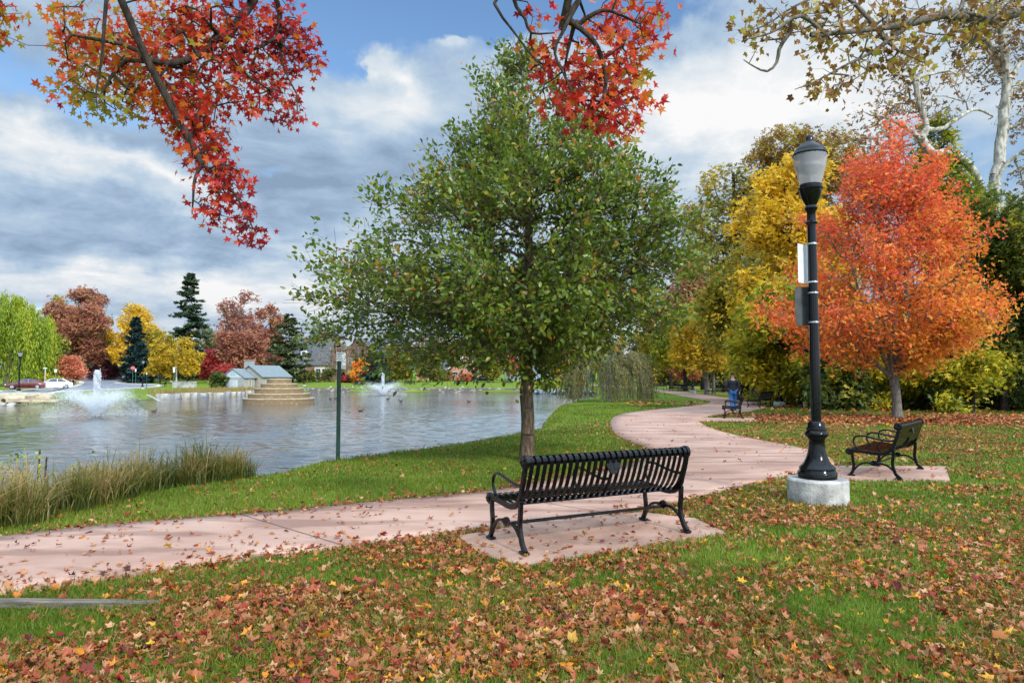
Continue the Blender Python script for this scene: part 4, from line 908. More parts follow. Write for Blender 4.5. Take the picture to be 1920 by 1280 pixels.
ftree('crimson_tree', 'small crimson tree right of the yellow street trees', 400, 146, 654, 42, L_RED, 79, 220, 20, .36, tb=.08, shape='oval')
ftree('crimson_tree', 'low red shrub tree behind the stone boathouse chimney', 425, 134, 688, 42, L_RED, 80, 160, 20, .34, tb=.16, shape='oval')
ftree('salmon_maple_tree', 'small salmon coloured tree behind the white parked car', 137, 128, 671, 46, L_PINK, 81, 240, 20, .30, bot=.42, tb=0)
ftree('purple_plum_tree', 'low purple tree beside the red car up the road', 196, 172, 674, 50, L_PURPLE, 82, 220, 20, .40)
ftree('dark_green_tree', 'dark green tree between the willow and the rusty oak', 96, 150, 628, 66, L_DKGREEN, 83, 320, 20, .44, tb=.08)
ftree('dark_green_tree', 'green tree behind the rusty oak on its right', 188, 200, 596, 60, L_MIX, 84, 260, 20, .5, tb=-.15)
ftree('dark_green_tree', 'olive tree top peeking out behind the rusty oak', 100, 200, 548, 60, L_OLIVE, 85, 240, 18, .5, tb=-.1)
ftree('far_olive_tree', 'round yellow olive tree behind the brick cottage', 612, 205, 640, 96, L_OLIVE, 86, 380, 20, .5, tb=.12)
ftree('bare_tree', 'leafless tree beside the brick cottage', 622, 158, 618, 74, L_OLIVE, 87, 200, 2, .3, bark=BARKG, twigs=3, rt=.03)
ftree('bare_tree', 'leafless tree top right of the lake sign', 672, 176, 626, 56, L_OLIVE, 88, 150, 2, .3, bark=BARKG, twigs=3, rt=.03)
ftree('copper_tree', 'coppery orange tree in front of the dark brick house', 676, 142, 676, 38, L_ORANGE, 89, 180, 20, .32, tb=.25)
ftree('salmon_maple_tree', 'salmon tree just left of the green tree trunk', 958, 150, 652, 34, L_PINK, 90, 200, 20, .34, tb=0, shape='oval', bot=.4)
ftree('far_lawn_tree', 'olive tree with bare trunk beside the dark parked car', 925, 146, 664, 54, L_OLIVE, 91, 220, 18, .34, bot=.4)
ftree('yellow_lawn_tree', 'yellow tree between the green tree trunk and the weeping tree', 1052, 150, 652, 46, L_GOLD, 92, 240, 20, .36, tb=.05)
ftree('far_wood_tree', 'grey olive tree behind the tennis court fence', 1010, 178, 640, 80, L_OLIVE, 93, 260, 18, .46, tb=-.1)
ftree('far_wood_tree', 'mixed green and brown tree beyond the tennis court', 1085, 175, 632, 86, L_MIX, 94, 300, 20, .48)
ftree('far_wood_tree', 'ochre tree behind the top of the weeping tree', 1150, 160, 640, 80, L_OLIVE, 95, 300, 20, .46, tb=.1)
ftree('far_wood_tree', 'dull green tree behind the weeping tree', 1208, 150, 618, 86, L_MIX, 96, 340, 20, .44, tb=-.05)
ftree('far_wood_tree', 'brown tree seen through the crown of the green tree', 880, 200, 640, 120, L_MIX, 97, 300, 20, .5, tb=.15)
ftree('far_wood_tree', 'olive brown tree behind the second fountain', 790, 205, 632, 130, L_MIX, 98, 320, 20, .5, tb=.05)
ftree('far_wood_tree', 'grey brown tree behind the dark brick house', 715, 210, 640, 100, L_MIX, 99, 260, 18, .5)
ftree('far_wood_tree', 'dark mixed tree behind the tallest spruce', 385, 205, 615, 100, L_MIX, 100, 280, 20, .5, tb=-.1)
ftree('far_wood_tree', 'dark green tree behind the green pine', 560, 205, 655, 110, L_MIX, 101, 280, 20, .5, tb=-.15)
ftree('far_wood_tree', 'olive tree closing the view beyond the far bench', 1245, 128, 640, 80, L_OLIVE, 130, 320, 22, .40, tb=.0, bot=.12)
ftree('far_wood_tree', 'dark green tree behind the small orange tree', 1300, 122, 630, 80, L_MIX, 131, 320, 22, .40, tb=-.2, bot=.1)
ftree('far_wood_tree', 'dim green tree between the far trunks', 1360, 105, 625, 80, L_MIX, 132, 320, 22, .36, tb=-.2, bot=.08)
ftree('far_wood_tree', 'low green tree behind the dark trunk by the path', 1420, 84, 640, 90, L_MIX, 133, 320, 22, .3, tb=-.15, bot=.06)
ftree('far_wood_tree', 'dark tree at the top of the bending road', 160, 262, 655, 110, L_DKGREEN, 102, 300, 20, .7, tb=.1)
ftree('far_wood_tree', 'dark green tree beyond the stop sign', 222, 215, 655, 70, L_DKGREEN, 103, 240, 20, .5, tb=.1)
# clipped and loose bushes by the far houses
def bush(label, px, d, top, w, lm, seed, tb=0.0, name='garden_bush'):
    z0 = float(hill(0, d)); h = AT(px, top, d)[2] - z0
    return shrub(label, px, d, h, w / F * d / 2, lm, seed, 110, 16, .3, name=name, group='bushes by the far houses', tb=tb)
bush('red clipped hedge in front of the dark brick house', 648, 145, 703, 22, L_RED, 111, .05); bush('green clipped hedge right of the red hedge', 668, 143, 703, 22, L_DKGREEN, 112, .05)
bush('orange bush in front of the gabled brick house', 872, 158, 708, 34, L_PINK, 113, -.1); bush('dark round bush in front of the stone boathouse', 411, 103, 703, 24, L_DKGREEN, 114); bush('low yellow bushes behind the parked maroon car', 90, 122, 708, 70, L_YGREEN, 115, 0)
bush('brownish bush filling the gap right of the cottage bay', 617, 152, 690, 30, L_MIX, 140, -.05); bush('olive bush at the left corner of the cottage', 558, 150, 694, 44, L_OLIVE, 141, -.25)
ftree('far_lawn_tree', 'olive tree in front of the brown brick gable right of the farther fountain', 742, 150, 650, 62, L_OLIVE, 142, 300, 20, .36, tb=-.15, bot=.2)
ftree('far_lawn_tree', 'brownish green tree standing before the long orange brick wing', 806, 152, 660, 56, L_MIX, 143, 260, 20, .36, tb=.05, bot=.25)
bush('dark bush below the cottage window', 580, 150, 707, 60, L_DKGREEN, 116, .05); bush('dark green bush beside the weeping willow', 78, 138, 662, 48, L_DKGREEN, 117, .06); bush('brown bush beside the gabled brick house', 835, 160, 700, 40, L_MIX, 118, .1)
bush('yellow green bush on the rocky point', 1025, 99, 722, 44, L_WILLOW, 119, .1)
# ------------------------------------------------------------------ grass blades, fallen leaves, reeds
def off_lawn(P, margin=0.0):
    b = inside(P, PATHPOLY)
    for pd in PADS: b |= inside(P, pd)
    b |= inside(P, LAKE) & (ground_z(P) < -.42)
    b |= np.hypot(P[:, 0] - LAMP[0], P[:, 1] - LAMP[1]) < .36
    return b
LAMP = G(1534, 951) * (1 + .355 / G(1534, 951)[1])
def fan(rg, n, r0, r1, a0=-42, a1=42, pw=1.0):
    a = np.radians(rg.uniform(a0, a1, n)); r = np.sqrt(rg.uniform(r0 ** 2, r1 ** 2, n)) if pw == 1 else r0 * (r1 / r0) ** rg.random(n)
    return np.column_stack([r * np.sin(a), r * np.cos(a)])
L_GRASS = leafmat('grass_blade', [(0, (.050, .082, .008)), (.4, (.105, .165, .012)), (.75, (.185, .245, .022)), (.95, (.28, .31, .05)), (1, (.42, .33, .12))], .38, .5, .3)
rg = np.random.default_rng(201)
GPs = [(fan(rg, 150000, 3.0, 6.2), .0042, .055), (fan(rg, 150000, 6.0, 11), .0065, .055), (fan(rg, 150000, 10.5, 21), .012, .055), (fan(rg, 110000, 20, 42, -12, 42), .024, .06)]
Vs = []; Ts = []
for P, w, h in GPs:
    P = P[~off_lawn(P)]; n = len(P)
    dens = vnoise(P, .8, 1) * .6 + vnoise(P, .22, 2) * .4
    k = rg.random(n) < .35 + dens * .9; P = P[k]; n = len(P); dens = dens[k]
    z = ground_z(P); hh = h * rg.uniform(.5, 1.25, n) * (.65 + .75 * dens); a = rg.random(n) * 2 * pi
    # every blade bends in two steps
    dx = np.column_stack([np.cos(a), np.sin(a)]) * (w / 2 * rg.uniform(.7, 1.4, n))[:, None]
    ln = rg.normal(size=(n, 2)) * .42 * hh[:, None]
    B = np.column_stack([P, z - .01])
    v0 = B.copy(); v0[:, :2] -= dx; v1 = B.copy(); v1[:, :2] += dx
    mid_ = np.column_stack([P + ln * .35, z + hh * .6])
    v2 = mid_.copy(); v2[:, :2] += dx * .75; v3 = mid_.copy(); v3[:, :2] -= dx * .75
    v4 = np.column_stack([P + ln * 1.15, z + hh])
    Vs.append(np.stack([v0, v1, v2, v3, v4], 1)); Ts.append(np.clip(.45 + rg.normal(size=n) * .16 + (vnoise(P, 1.6, 3) - .5) * .45 + (rg.random(n) < .035) * .4, .01, .99))
V = np.concatenate(Vs); n = len(V); b_ = np.arange(n)[:, None] * 5
o = np_mesh('lawn_grass', V.reshape(-1, 3), [b_ + np.array([[0, 1, 2, 3]]), b_ + np.array([[3, 2, 4]])], L_GRASS, None, np.tile(np.concatenate(Ts), 2))
tag(o, 'short green grass blades of the lawn', 'grass', kind='stuff')

L_FALLEN = leafmat('fallen_leaf', [(0, (.065, .014, .012)), (.14, (.26, .026, .018)), (.27, (.33, .075, .030)), (.40, (.34, .115, .045)), (.50, (.52, .28, .145)), (.56, (.34, .15, .055)), (.70, (.25, .085, .02)), (.82, (.54, .17, .018)), (.92, (.62, .34, .03)), (1, (.13, .06, .025))], .2, .55, .3)
rg = np.random.default_rng(202)
star = leaf_template('star'); plane = leaf_template('plane')
NTM = 20; tmpl = []
for k in range(NTM):
    b0_ = star if k % 2 else plane
    tmpl.append((roll(curl(b0_[0] * np.array([rg.uniform(.8, 1.1), 1, 1]), rg.uniform(-.5, .8), rg.uniform(-.5, .8), rg.uniform(-1.5, 1.5)), rg.random() * pi, rg.uniform(1.5, 6.5) * rg.choice([1, 1, -1])), b0_[1]))
small = [(curl(leaf_template('fold')[0] * np.array([1.9, 1, 1]), rg.uniform(-1, 1.5), rg.uniform(-.6, 1)), leaf_template('fold')[1]) for k in range(4)]
def litter(P, size, big, tb, tilt, lift):
    n = len(P); k = rg.integers(0, NTM if big else 4, n)
    z = ground_z(P); onp = inside(P, PATHPOLY)
    for pd in PADS: onp |= inside(P, pd)
    z = np.where(onp, hill(0, P[:, 1]) + PZ + .012, z + lift * rg.uniform(.6, 1.3, n)); tl = np.where(onp, tilt * .45, tilt)
    a = rg.random(n) * 2 * pi; D = np.column_stack([np.cos(a), np.sin(a), rg.normal(size=n) * tl * .5]); N = np.column_stack([rg.normal(size=(n, 2)) * tl[:, None], np.ones(n)])
    tint = np.clip(tb + rg.normal(size=n) * .24, .01, .99); S = size * np.clip(np.exp(rg.normal(size=n) * .32), .45, 1.6)
    V = []; Fc = []; T = []; off = 0
    for q in range(NTM if big else 4):
        s = k == q
        if not s.any(): continue
        v, f, nf = leaves_geo(np.column_stack([P[s], z[s]]), D[s], N[s], S[s], None, template=(tmpl if big else small)[q])
        V.append(v); Fc.append(f + off); T.append(np.repeat(tint[s], nf)); off += len(v)
    return np.concatenate(V), np.concatenate(Fc), np.concatenate(T)
def thin(P, keep): return P[rg.random(len(P)) < keep]
pathd = lambda P: dist_poly(P, PATHPOLY)
P1 = fan(rg, 135000, 3.2, 24, pw=0)
on = inside(P1, PATHPOLY); pad_on = np.zeros(len(P1), bool)
for pd in PADS: pad_on |= inside(P1, pd)
RE_o = np.argsort(RS[:, 1]); RE_y = (RS[RE_o, 1], RS[RE_o, 0])
lakeside = (P1[:, 1] > 7) & (P1[:, 0] < P1[:, 1] * .42 - 3.4) 
cl_ = vnoise(P1, .55, 7) * .55 + vnoise(P1, 1.7, 8) * .45
keep = np.clip((cl_ - .30) * 2.7, .07, 1) * np.clip(1.3 - .10 * np.abs(P1[:, 0] - .3) / np.maximum(1, P1[:, 1] / 5), .5, 1.1) + .45 * np.exp(-pathd(P1) / .25)
# the far strip between path and lake has few
Lmid = np.interp(P1[:, 0], LS[:100, 0], LS[:100, 1]); beyond = ((P1[:, 1] > Lmid) & (P1[:, 0] < 3)) | ((P1[:, 1] > 12) & (P1[:, 0] < np.interp(P1[:, 1], RE_y[0], RE_y[1])))
keep = np.where(beyond & ~on, keep * .15 + .75 * np.exp(-pathd(P1) / .16), keep)
keep = np.where(on, .014 + .028 * (P1[:, 0] < -1.5) + .28 * np.exp(-pathd(P1) / .10), keep); keep = np.where(pad_on & ~on, .045, keep); keep = np.where(inside(P1, LAKE) | (np.hypot(P1[:, 0] - LAMP[0], P1[:, 1] - LAMP[1]) < .38), 0, keep)
keep = keep * np.clip((np.hypot(P1[:, 0], P1[:, 1]) / 6.4) ** 1.2, .42, 1)
P1 = thin(P1, keep)
tb = .45 + .10 * np.clip((P1[:, 0] - .5) / 3, 0, 1) + (rg.random(len(P1)) < .10) * .38 + (vnoise(P1, 1.2, 9) - .5) * .25 - .10 * np.exp(-pathd(P1) / .4)
g1 = litter(P1, .058 + .0012 * np.clip(P1[:, 1] - 7, 0, 12), True, tb, .70, .026)
P2 = fan(rg, 46000, 15, 31, -30, 42)
on = inside(P2, PATHPOLY); offp = off_lawn(P2) & ~on
cl_ = vnoise(P2, 1.3, 10) * .5 + vnoise(P2, .6, 11) * .5
Lx = np.interp(P2[:, 1], LS[:, 1][np.argsort(LS[:, 1])], LS[:, 0][np.argsort(LS[:, 1])])
keep = np.clip((cl_ - .28) * 1.7, .04, 1); keep = np.where(P2[:, 0] < Lx, keep * .16, keep); keep = np.where(on, .018, keep); keep = np.where(offp, 0, keep)
P2 = thin(P2, keep); g2 = litter(P2, .066, True, .50 + (vnoise(P2, 2, 12) - .5) * .2, .42, .045)
# thick drift under the orange maple
P3 = np.column_stack([rg.uniform(6.5, 27, 52000), rg.uniform(21.0, 31.5, 52000)])
e = np.exp(-((P3[:, 1] - 25.6 - .02 * P3[:, 0]) / 2.3) ** 2) * np.clip((P3[:, 0] - 8.0) / 4, 0, 1)
keep = np.clip(e * (.45 + .9 * vnoise(P3, 1.5, 13)), 0, 1); keep = np.where(off_lawn(P3), 0, keep); P3 = thin(P3, keep)
g3 = litter(P3, .095, False, .48 + (vnoise(P3, 2, 14) - .5) * .2, .45, .05)
P4 = np.column_stack([rg.uniform(7, 30, 9000), rg.uniform(29, 46, 9000)]); keep = np.where(off_lawn(P4) | (vnoise(P4, 2.2, 15) < .5), 0, .45); P4 = thin(P4, keep)
g4 = litter(P4, .16, False, .62, .4, .05)
V = []; Fd = {}; T3 = {}; n = 0
for v, f, tt in (g1, g2, g3, g4):
    V.append(v); Fd.setdefault(f.shape[1], []).append(f + n); T3.setdefault(f.shape[1], []).append(tt); n += len(v)
o = np_mesh('fallen_leaves', np.concatenate(V), [np.concatenate(q) for q in Fd.values()], L_FALLEN, None, np.concatenate([np.concatenate(q) for q in T3.values()]))
tag(o, 'tan red and yellow fallen leaves scattered over lawn and path', 'fallen leaves', kind='stuff')

# reeds along the near shore
L_REED = leafmat('reed_blade', [(0, (.050, .070, .012)), (.35, (.115, .130, .020)), (.62, (.23, .185, .05)), (.85, (.36, .24, .10)), (1, (.46, .34, .16))], .35, .5, .3)
rg = np.random.default_rng(203)
crest = spline([(-8.6, 4.0), tuple(G(0, 985)), tuple(G(100, 962)), tuple(G(200, 940)), tuple(G(300, 915)), tuple(G(420, 898)), tuple(G(484, 889))], 200)
T_c = np.gradient(crest, axis=0); T_c /= np.linalg.norm(T_c, axis=1)[:, None]; N_c = np.column_stack([-T_c[:, 1], T_c[:, 0]])
nt = 620; k = rg.integers(0, 200, nt); offs = rg.random(nt) ** 1.1 * 2.2 + .04
TP = crest[k] + N_c[k] * offs[:, None]
per = 88; hb = np.where(offs < .35, .46, .69) * rg.uniform(.7, 1.22, nt); tn = rg.normal(size=nt) * .19 + .46
P = np.repeat(TP, per, 0) + rg.normal(size=(nt * per, 2)) * .085; n = len(P); H = np.repeat(hb, per) * rg.uniform(.55, 1.25, n)
a = rg.random(n) * 2 * pi; ln = np.column_stack([np.cos(a), np.sin(a)]) * (H * np.abs(rg.normal(size=n)) * .55)[:, None]
z = np.maximum(ground_z(P), -.75); w = .0052 * rg.uniform(.6, 1.5, n); b2 = rg.random(n) * pi; dx = np.column_stack([np.cos(b2), np.sin(b2)]) * w[:, None]
lv = []
for q, ww, dz in ((0, 1, 0), (.35, .9, .42), (.72, .65, .80), (1.0, .1, .98)):
    droop = np.where(H > .75, 1, 1)
    c = np.column_stack([P + ln * q ** 1.9, z + H * (dz - .16 * q ** 3 * np.minimum(1.0, np.linalg.norm(ln, axis=1) / H * 1.8))])
    l = c.copy(); l[:, :2] -= dx * ww; r = c.copy(); r[:, :2] += dx * ww; lv += [l, r]
V = np.stack(lv, 1); b_ = np.arange(n)[:, None] * 8
tn = np.repeat(tn, per) + rg.normal(size=n) * .14
o = np_mesh('marsh_reeds', V.reshape(-1, 3), [b_ + np.array([[0, 1, 3, 2]]), b_ + np.array([[2, 3, 5, 4]]), b_ + np.array([[4, 5, 7, 6]])], L_REED, None, np.concatenate([np.clip(tn - .34, .01, .99), np.clip(tn + .02, .01, .99), np.clip(tn + .22, .01, .99)]))
tag(o, 'tall brown and green reeds growing along the near shore', 'reeds', kind='stuff')
# tall meadow grass on the far bank before the boathouse
P = np.column_stack([rg.uniform(-40.5, -25.5, 9000), rg.uniform(76, 100, 9000)]); k = (~inside(P, LAKE)) & (dist_poly(P, LAKE) < 5.5) & (P[:, 0] < -30 ); P = P[k]; n = len(P)
if n:
    H = rg.uniform(.3, .8, n); z = ground_z(P); dxx = np.column_stack([np.full(n, .05), np.zeros(n)])
    v0 = np.column_stack([P - dxx, z - .03]); v1 = np.column_stack([P + dxx, z - .03]); v2 = np.column_stack([P + rg.normal(size=(n, 2)) * .12, z + H])
    o = np_mesh('bank_meadow_grass', np.stack([v0, v1, v2], 1).reshape(-1, 3), np.arange(n * 3).reshape(-1, 3), L_REED, None, np.clip(.72 + rg.normal(size=n) * .16, .01, .99)); tag(o, 'tall rusty meadow grass on the far bank', 'grass', kind='stuff')
# cattail stalks and leafy shoots standing in the reeds
m_catt = mat('dark_seed_head', (.03, .02, .015), .9)
for i, (px, py, d, h, lb) in enumerate([(73, 890, 10.6, 1.05, 'taller dark cattail stalk in the reeds by the fountain side'), (86, 892, 10.5, .95, 'shorter dark cattail stalk just right of the taller one')]):
    p = AT(px, 800, d); b = MB().tube([(0, 0, 0), (.01, 0, h * .6), (.02, .01, h)], .005, 5); rt = thing('cattail', lb, 'cattail', (p[0], d, -.55), 0, 'cattail stalks')
    b.build('stem', m_catt, rt); MB().tube([(.008, 0, h * .55), (.012, 0, h * .60), (.02, .01, h * .96), (.02, .01, h)], [.006, .016, .014, .004], 7).build('seed_head', m_catt, rt, smooth=True)
for i, (px, d, h, lb) in enumerate([(20, 10.0, .95, 'leafy green shoot in the reeds nearest the left edge'), (52, 10.4, .9, 'leafy green shoot just left of the cattail stalks'), (165, 11.2, .85, 'tall green shoot in the middle of the reed bed')]):
    p = AT(px, 800, d)
    tree('willow_shoot', lb, 'plant', (p[0], d, -.5), [(0, 0, 0), (.02, 0, h * .4), (0, 0, h * .8)], [(0, 0, h * .82, .22, .2, h * .2), (.1, 0, h * .6, .25, .2, h * .15)], 20, 4, .07, L_WILLOW, BARKG, .008, 'fold', .03, .1, 300 + i, group='green shoots in the reeds', rtip=.002, seg=.12, sides=4, tbias=lambda P: -.05)

# ------------------------------------------------------------------ benches
BL = 1.90; YS = 1.25
def arc(c, r, a0, a1, n=10): return [(c[0] + r * cos(RAD(a)), c[1] + r * sin(RAD(a))) for a in np.linspace(a0, a1, n)]
seat_prof = arc((-.315, .805), .046, -150, 60, 14)[::-1]           # curl over the top
seat_prof = arc((-.305 * YS, .815), .05, -20, 205, 16)[::1]
back = spline([(-.348, .79), (-.325, .70), (-.285, .58), (-.235, .48), (-.175, .425), (-.10, .405), (0, .408), (.10, .425), (.20, .435), (.262, .425)], 26)
prof = [tuple(p) for p in seat_prof] + [(p[0] * YS, p[1]) for p in back] + arc((.265 * YS, .385), .045, 85, -70, 8)
def make_bench(name, label, group):
    root = thing(name, label, 'bench', (0, 0, 0), 0, group)
    b = MB(); ns = 27
    for i in range(ns):
        x = -BL / 2 + .055 + (BL - .11) * i / (ns - 1)
        b.bar([(x, y, z) for y, z in prof], (1, 0, 0), .040, .006)
    b.tube([(-BL / 2 + .03, -.305 * YS, .815), (BL / 2 - .03, -.305 * YS, .815)], .036, 10)
    b.tube([(-BL / 2 + .03, .262 * YS, .385), (BL / 2 - .03, .262 * YS, .385)], .028, 10)
    b.bar([(-BL / 2 + .03, -.20 * YS, .428), (BL / 2 - .03, -.20 * YS, .428)], (0, 1, .4), .045, .01)
    b.build('seat_slats', BLACK, root, smooth=True)
    for s in (-1, 1):
        x = s * (BL / 2 - .01)
        fr = MB()
        fr.bar([(x, y * YS, z) for y, z in spline([(-.318, .80), (-.295, .68), (-.258, .55), (-.235, .47), (-.16, .395), (-.05, .378), (.10, .395), (.24, .405)], 18)], (1, 0, 0), .036, .052)
        f = fr.build('end_frame', IRON, root, bevel=.006)
        for yz, r in (((-.305 * YS, .815), .062), ((.268 * YS, .388), .055)):
            r_ = MB(); M_ = []
            for k in range(2):
                pass
            cx = x + s * .012
            r_.tube([(x - s * .022, yz[0], yz[1]), (cx, yz[0], yz[1]), (cx + s * .004, yz[0], yz[1])], [r, r, r * .9], 20)
            for k in range(6):
                a = k * pi / 3; r_.tube([(cx + s * .004, yz[0], yz[1]), (cx + s * .010, yz[0] + r * .6 * cos(a), yz[1] + r * .6 * sin(a))], [r * .10, r * .22], 6)
            r_.build('rosette', IRON, f, smooth=True)
        lg = MB(); lg.bar([(x, y * YS, z) for y, z in spline([(-.246, .46), (-.240, .34), (-.232, .22), (-.262, .09), (-.315, .012)], 14)], (1, 0, 0), .036, [.046] * 9 + [.05, .05, .052, .055, .06])
        lg.box((x, -.295 * YS, .012), (.06, .11, .024)); lg.build('leg', IRON, f, bevel=.005)
        lg = MB(); lg.bar([(x, y * YS, z) for y, z in spline([(.232, .385), (.226, .28), (.215, .17), (.232, .07), (.262, .012)], 14)], (1, 0, 0), .036, .044)
        lg.box((x, .248 * YS, .012), (.06, .11, .024)); lg.build('leg', IRON, f, bevel=.005)
        a = MB(); a.bar([(x, y * YS, z) for y, z in spline([(-.285, .06), (-.235, .135), (-.165, .205), (-.085, .225), (-.02, .195), (.045, .225), (.125, .205), (.19, .135), (.235, .05)], 26)], (1, 0, 0), .030, .026)
        for k in range(7):
            an = RAD(15 + 25 * k); a.tube([(x, -.025, .205), (x, -.025 + .062 * cos(an), .212 + .055 * sin(an))], [.008, .015], 6)
        a.build('arch_brace', IRON, f, smooth=True)
    for x in (-(BL / 2 - .012), 0, BL / 2 - .012):
        a = MB(); a.tube([(x, y * YS, z) for y, z in spline([(-.265, .60), (-.20, .588), (-.08, .605), (.08, .645), (.17, .640), (.212, .585), (.205, .50), (.165, .440)], 24)], [.015] * 24, 8)
        a.build('armrest', IRON, root, smooth=True)
    p = MB(); 
    for dx_, dz_, r in ((-.035, .03, .045), (.035, .03, .045), (0, -.01, .052)): p.tube([(dx_, -.345 * YS, .715 + dz_), (dx_, -.332 * YS, .712 + dz_)], r, 14)
    p.tube([(0, -.30 * YS, .60), (0, -.258 * YS, .50), (0, -.20 * YS, .44)], .014, 6); p.build('centre_bracket', IRON, root, smooth=True)
    st = MB(); st.tube([(-BL / 2, -.02, .205), (BL / 2, -.02, .205)], .016, 10); st.build('stretcher', IRON, root, smooth=True)
    return root
bench0 = make_bench('park_bench', 'nearest black slatted metal bench seen from behind on its pink pad', 'black metal park benches')
def put_bench(o, x, y, ang, z=0.0, label=None, sc=None, group=None):
    o.location = (float(x), float(y), float(z)); o.rotation_euler = (0, 0, ang)
    if label: o['label'] = label
    if group: o['group'] = group
    if sc: o.scale = (sc, 1, 1)
    return o
rl = np.array(G(982, 1046)); rr_ = np.array(G(1290, 1003)); ang0 = math.atan2(rr_[1] - rl[1], rr_[0] - rl[0])
c0 = (rl + rr_) / 2 + np.array([-sin(ang0), cos(ang0)]) * .385
put_bench(bench0, c0[0], c0[1], ang0, PZ)
def bench_at(px, py, facing_deg, label, z=None, sc=None):
    """facing_deg: where the seat looks, 0 = +x, 90 = away from the camera"""
    p = G(px, py) if py > 726 else GH(px, py); o = copy_tree(bench0)
    put_bench(o, p[0], p[1], RAD(facing_deg - 90), float(hill(0, p[1])) + (PZ - .004 if z is None else z), label, sc); return o
o = copy_tree(bench0); put_bench(o, 6.24, 11.52, RAD(139 - 90), PZ - .004, 'black metal bench on a pink pad just right of the nearest lamp post', .86)
bench_at(1373, 783, 163, 'black bench seen side on from its end on the pad beside the walking man')
bench_at(1424, 764, 140, 'black bench with its dark back turned, right of the side on bench', 0, .95)
bench_at(1353, 740, 222, 'black bench with pale shining slats just left of the walking man', 0, .9)
bench_at(1404, 747, 222, 'black bench with pale shining slats just right of the walking man', 0, .9)
bench_at(1468, 753, 165, 'black bench half hidden behind the second lamp post', 0, .9)
bench_at(1270, 734, 222, 'far bench left of the third lamp post, the left one of two', 0, .9); bench_at(1286, 735, 222, 'far bench close beside the third lamp post base', 0, .9)
bench_at(1238, 728.5, 250, 'bluish bench far up the path on the lawn', 0)
bench_at(768, 722, 270, 'dark bench on the far shore, left of two under the green tree crown', 0); bench_at(861, 722, 270, 'dark bench on the far shore beside the dark parked car', 0); bench_at(952, 721, 270, 'dark bench on the far shore just left of the green tree trunk', 0); bench_at(674, 723, 270, 'dark bench on the far shore by the second fountain', 0)
bench_at(306, 725, 215, 'dark bench on the far left bank beside the low stone plinth', 0)

# ------------------------------------------------------------------ lamp posts
GLOBE, t2, out = new_mat('ribbed_lamp_globe')
b1 = t2.n('ShaderNodeBsdfPrincipled', i={'Base Color': (.66, .66, .74, 1), 'Roughness': .12, 'Specular IOR Level': .5})
tl = t2.n('ShaderNodeBsdfTranslucent', i={'Color': (.82, .82, .86, 1)}); tp_ = t2.n('ShaderNodeBsdfTransparent', i={'Color': (.9, .9, .93, 1)})
mx = t2.n('ShaderNodeMixShader', i={0: .45}); t2.L.new(b1.outputs[0], mx.inputs[1]); t2.L.new(tl.outputs[0], mx.inputs[2])
mx2 = t2.n('ShaderNodeMixShader', i={0: .50}); t2.L.new(mx.outputs[0], mx2.inputs[1]); t2.L.new(tp_.outputs[0], mx2.inputs[2]); t2.L.new(mx2.outputs[0], out.inputs[0])
m_core = mat('grey_lamp_core', (.22, .20, .19), .5, .2)
def make_lamp(label):
    root = thing('street_lamp', label, 'street lamp', (0, 0, 0), 0, 'black park lamp posts')
    MB().lathe([(.345, -.1), (.35, 0), (.352, .275), (.335, .295), (0.01, .297)], 40).build('concrete_base', CONC, root, smooth=True)
    MB().lathe([(.225, .296), (.228, .365), (.222, .375), (.215, .378), (.205, .40), (.212, .42), (.190, .445), (.165, .47), (.135, .52), (.112, .58), (.098, .65), (.092, .72), (.094, .765), (.112, .79), (.137, .815), (.140, .84), (.128, .86), (.115, .875), (.118, .90), (.104, .93), (.100, .97), (.080, .99)], 32, flute=(.035, .46, .79)).build('pole_base', BLACK, root, smooth=True)
    MB().lathe([(.062, .96), (.050, 3.66)], 28, flute=(.035, 0, 9)).build('pole', BLACK, root)
    hd = MB().lathe([(.050, 3.40), (.054, 3.44), (.072, 3.455), (.072, 3.47), (.056, 3.485), (.052, 3.52), (.052, 3.60), (.070, 3.625), (.078, 3.645), (.070, 3.665), (.062, 3.68), (.082, 3.72), (.106, 3.77), (.125, 3.83), (.134, 3.875), (.147, 3.885), (.148, 3.90), (.132, 3.91), (.130, 3.945)], 32).build('lamp_head', BLACK, root, smooth=True)
    MB().lathe([(.120, 3.935), (.135, 3.99), (.160, 4.08), (.184, 4.18), (.199, 4.27), (.204, 4.315)], 40, flute=(.010, 0, 9)).build('globe', GLOBE, hd, smooth=True)
    MB().lathe([(.03, 3.94), (.035, 4.0), (.04, 4.07), (.12, 4.12), (.165, 4.16), (.165, 4.20), (.10, 4.25), (.03, 4.28)], 20).build('lamp_core', m_core, hd, smooth=True)
    MB().lathe([(.204, 4.312), (.212, 4.318), (.212, 4.332), (.200, 4.34), (.188, 4.375), (.160, 4.415), (.118, 4.447), (.108, 4.462), (.075, 4.472), (.055, 4.49), (.050, 4.52), (.047, 4.545), (.036, 4.57), (.016, 4.583), (.002, 4.586)], 32).build('cap', BLACK, hd, smooth=True)
    return root
lamp0 = make_lamp('nearest tall black lamp post on a round concrete base, carrying two sign plates')
lamp0.location = (LAMP[0], LAMP[1], 0); lamp0.scale = (1.05,) * 3
lpos = np.array([LAMP[0], LAMP[1], 0.0])
def lamp_at(px, py, label, sc=1.0):
    p = G(px, py) if py > 728 else GH(px, py); o = copy_tree(lamp0); o.location = (p[0], p[1], float(hill(0, p[1]))); o['label'] = label; o.scale = (sc,) * 3; return o
lamp_at(1462, 762, 'second lamp post along the path standing in front of the yellow trees', .94); lamp_at(1299, 736.5, 'third lamp post farther up the path beside the small orange tree', .95)
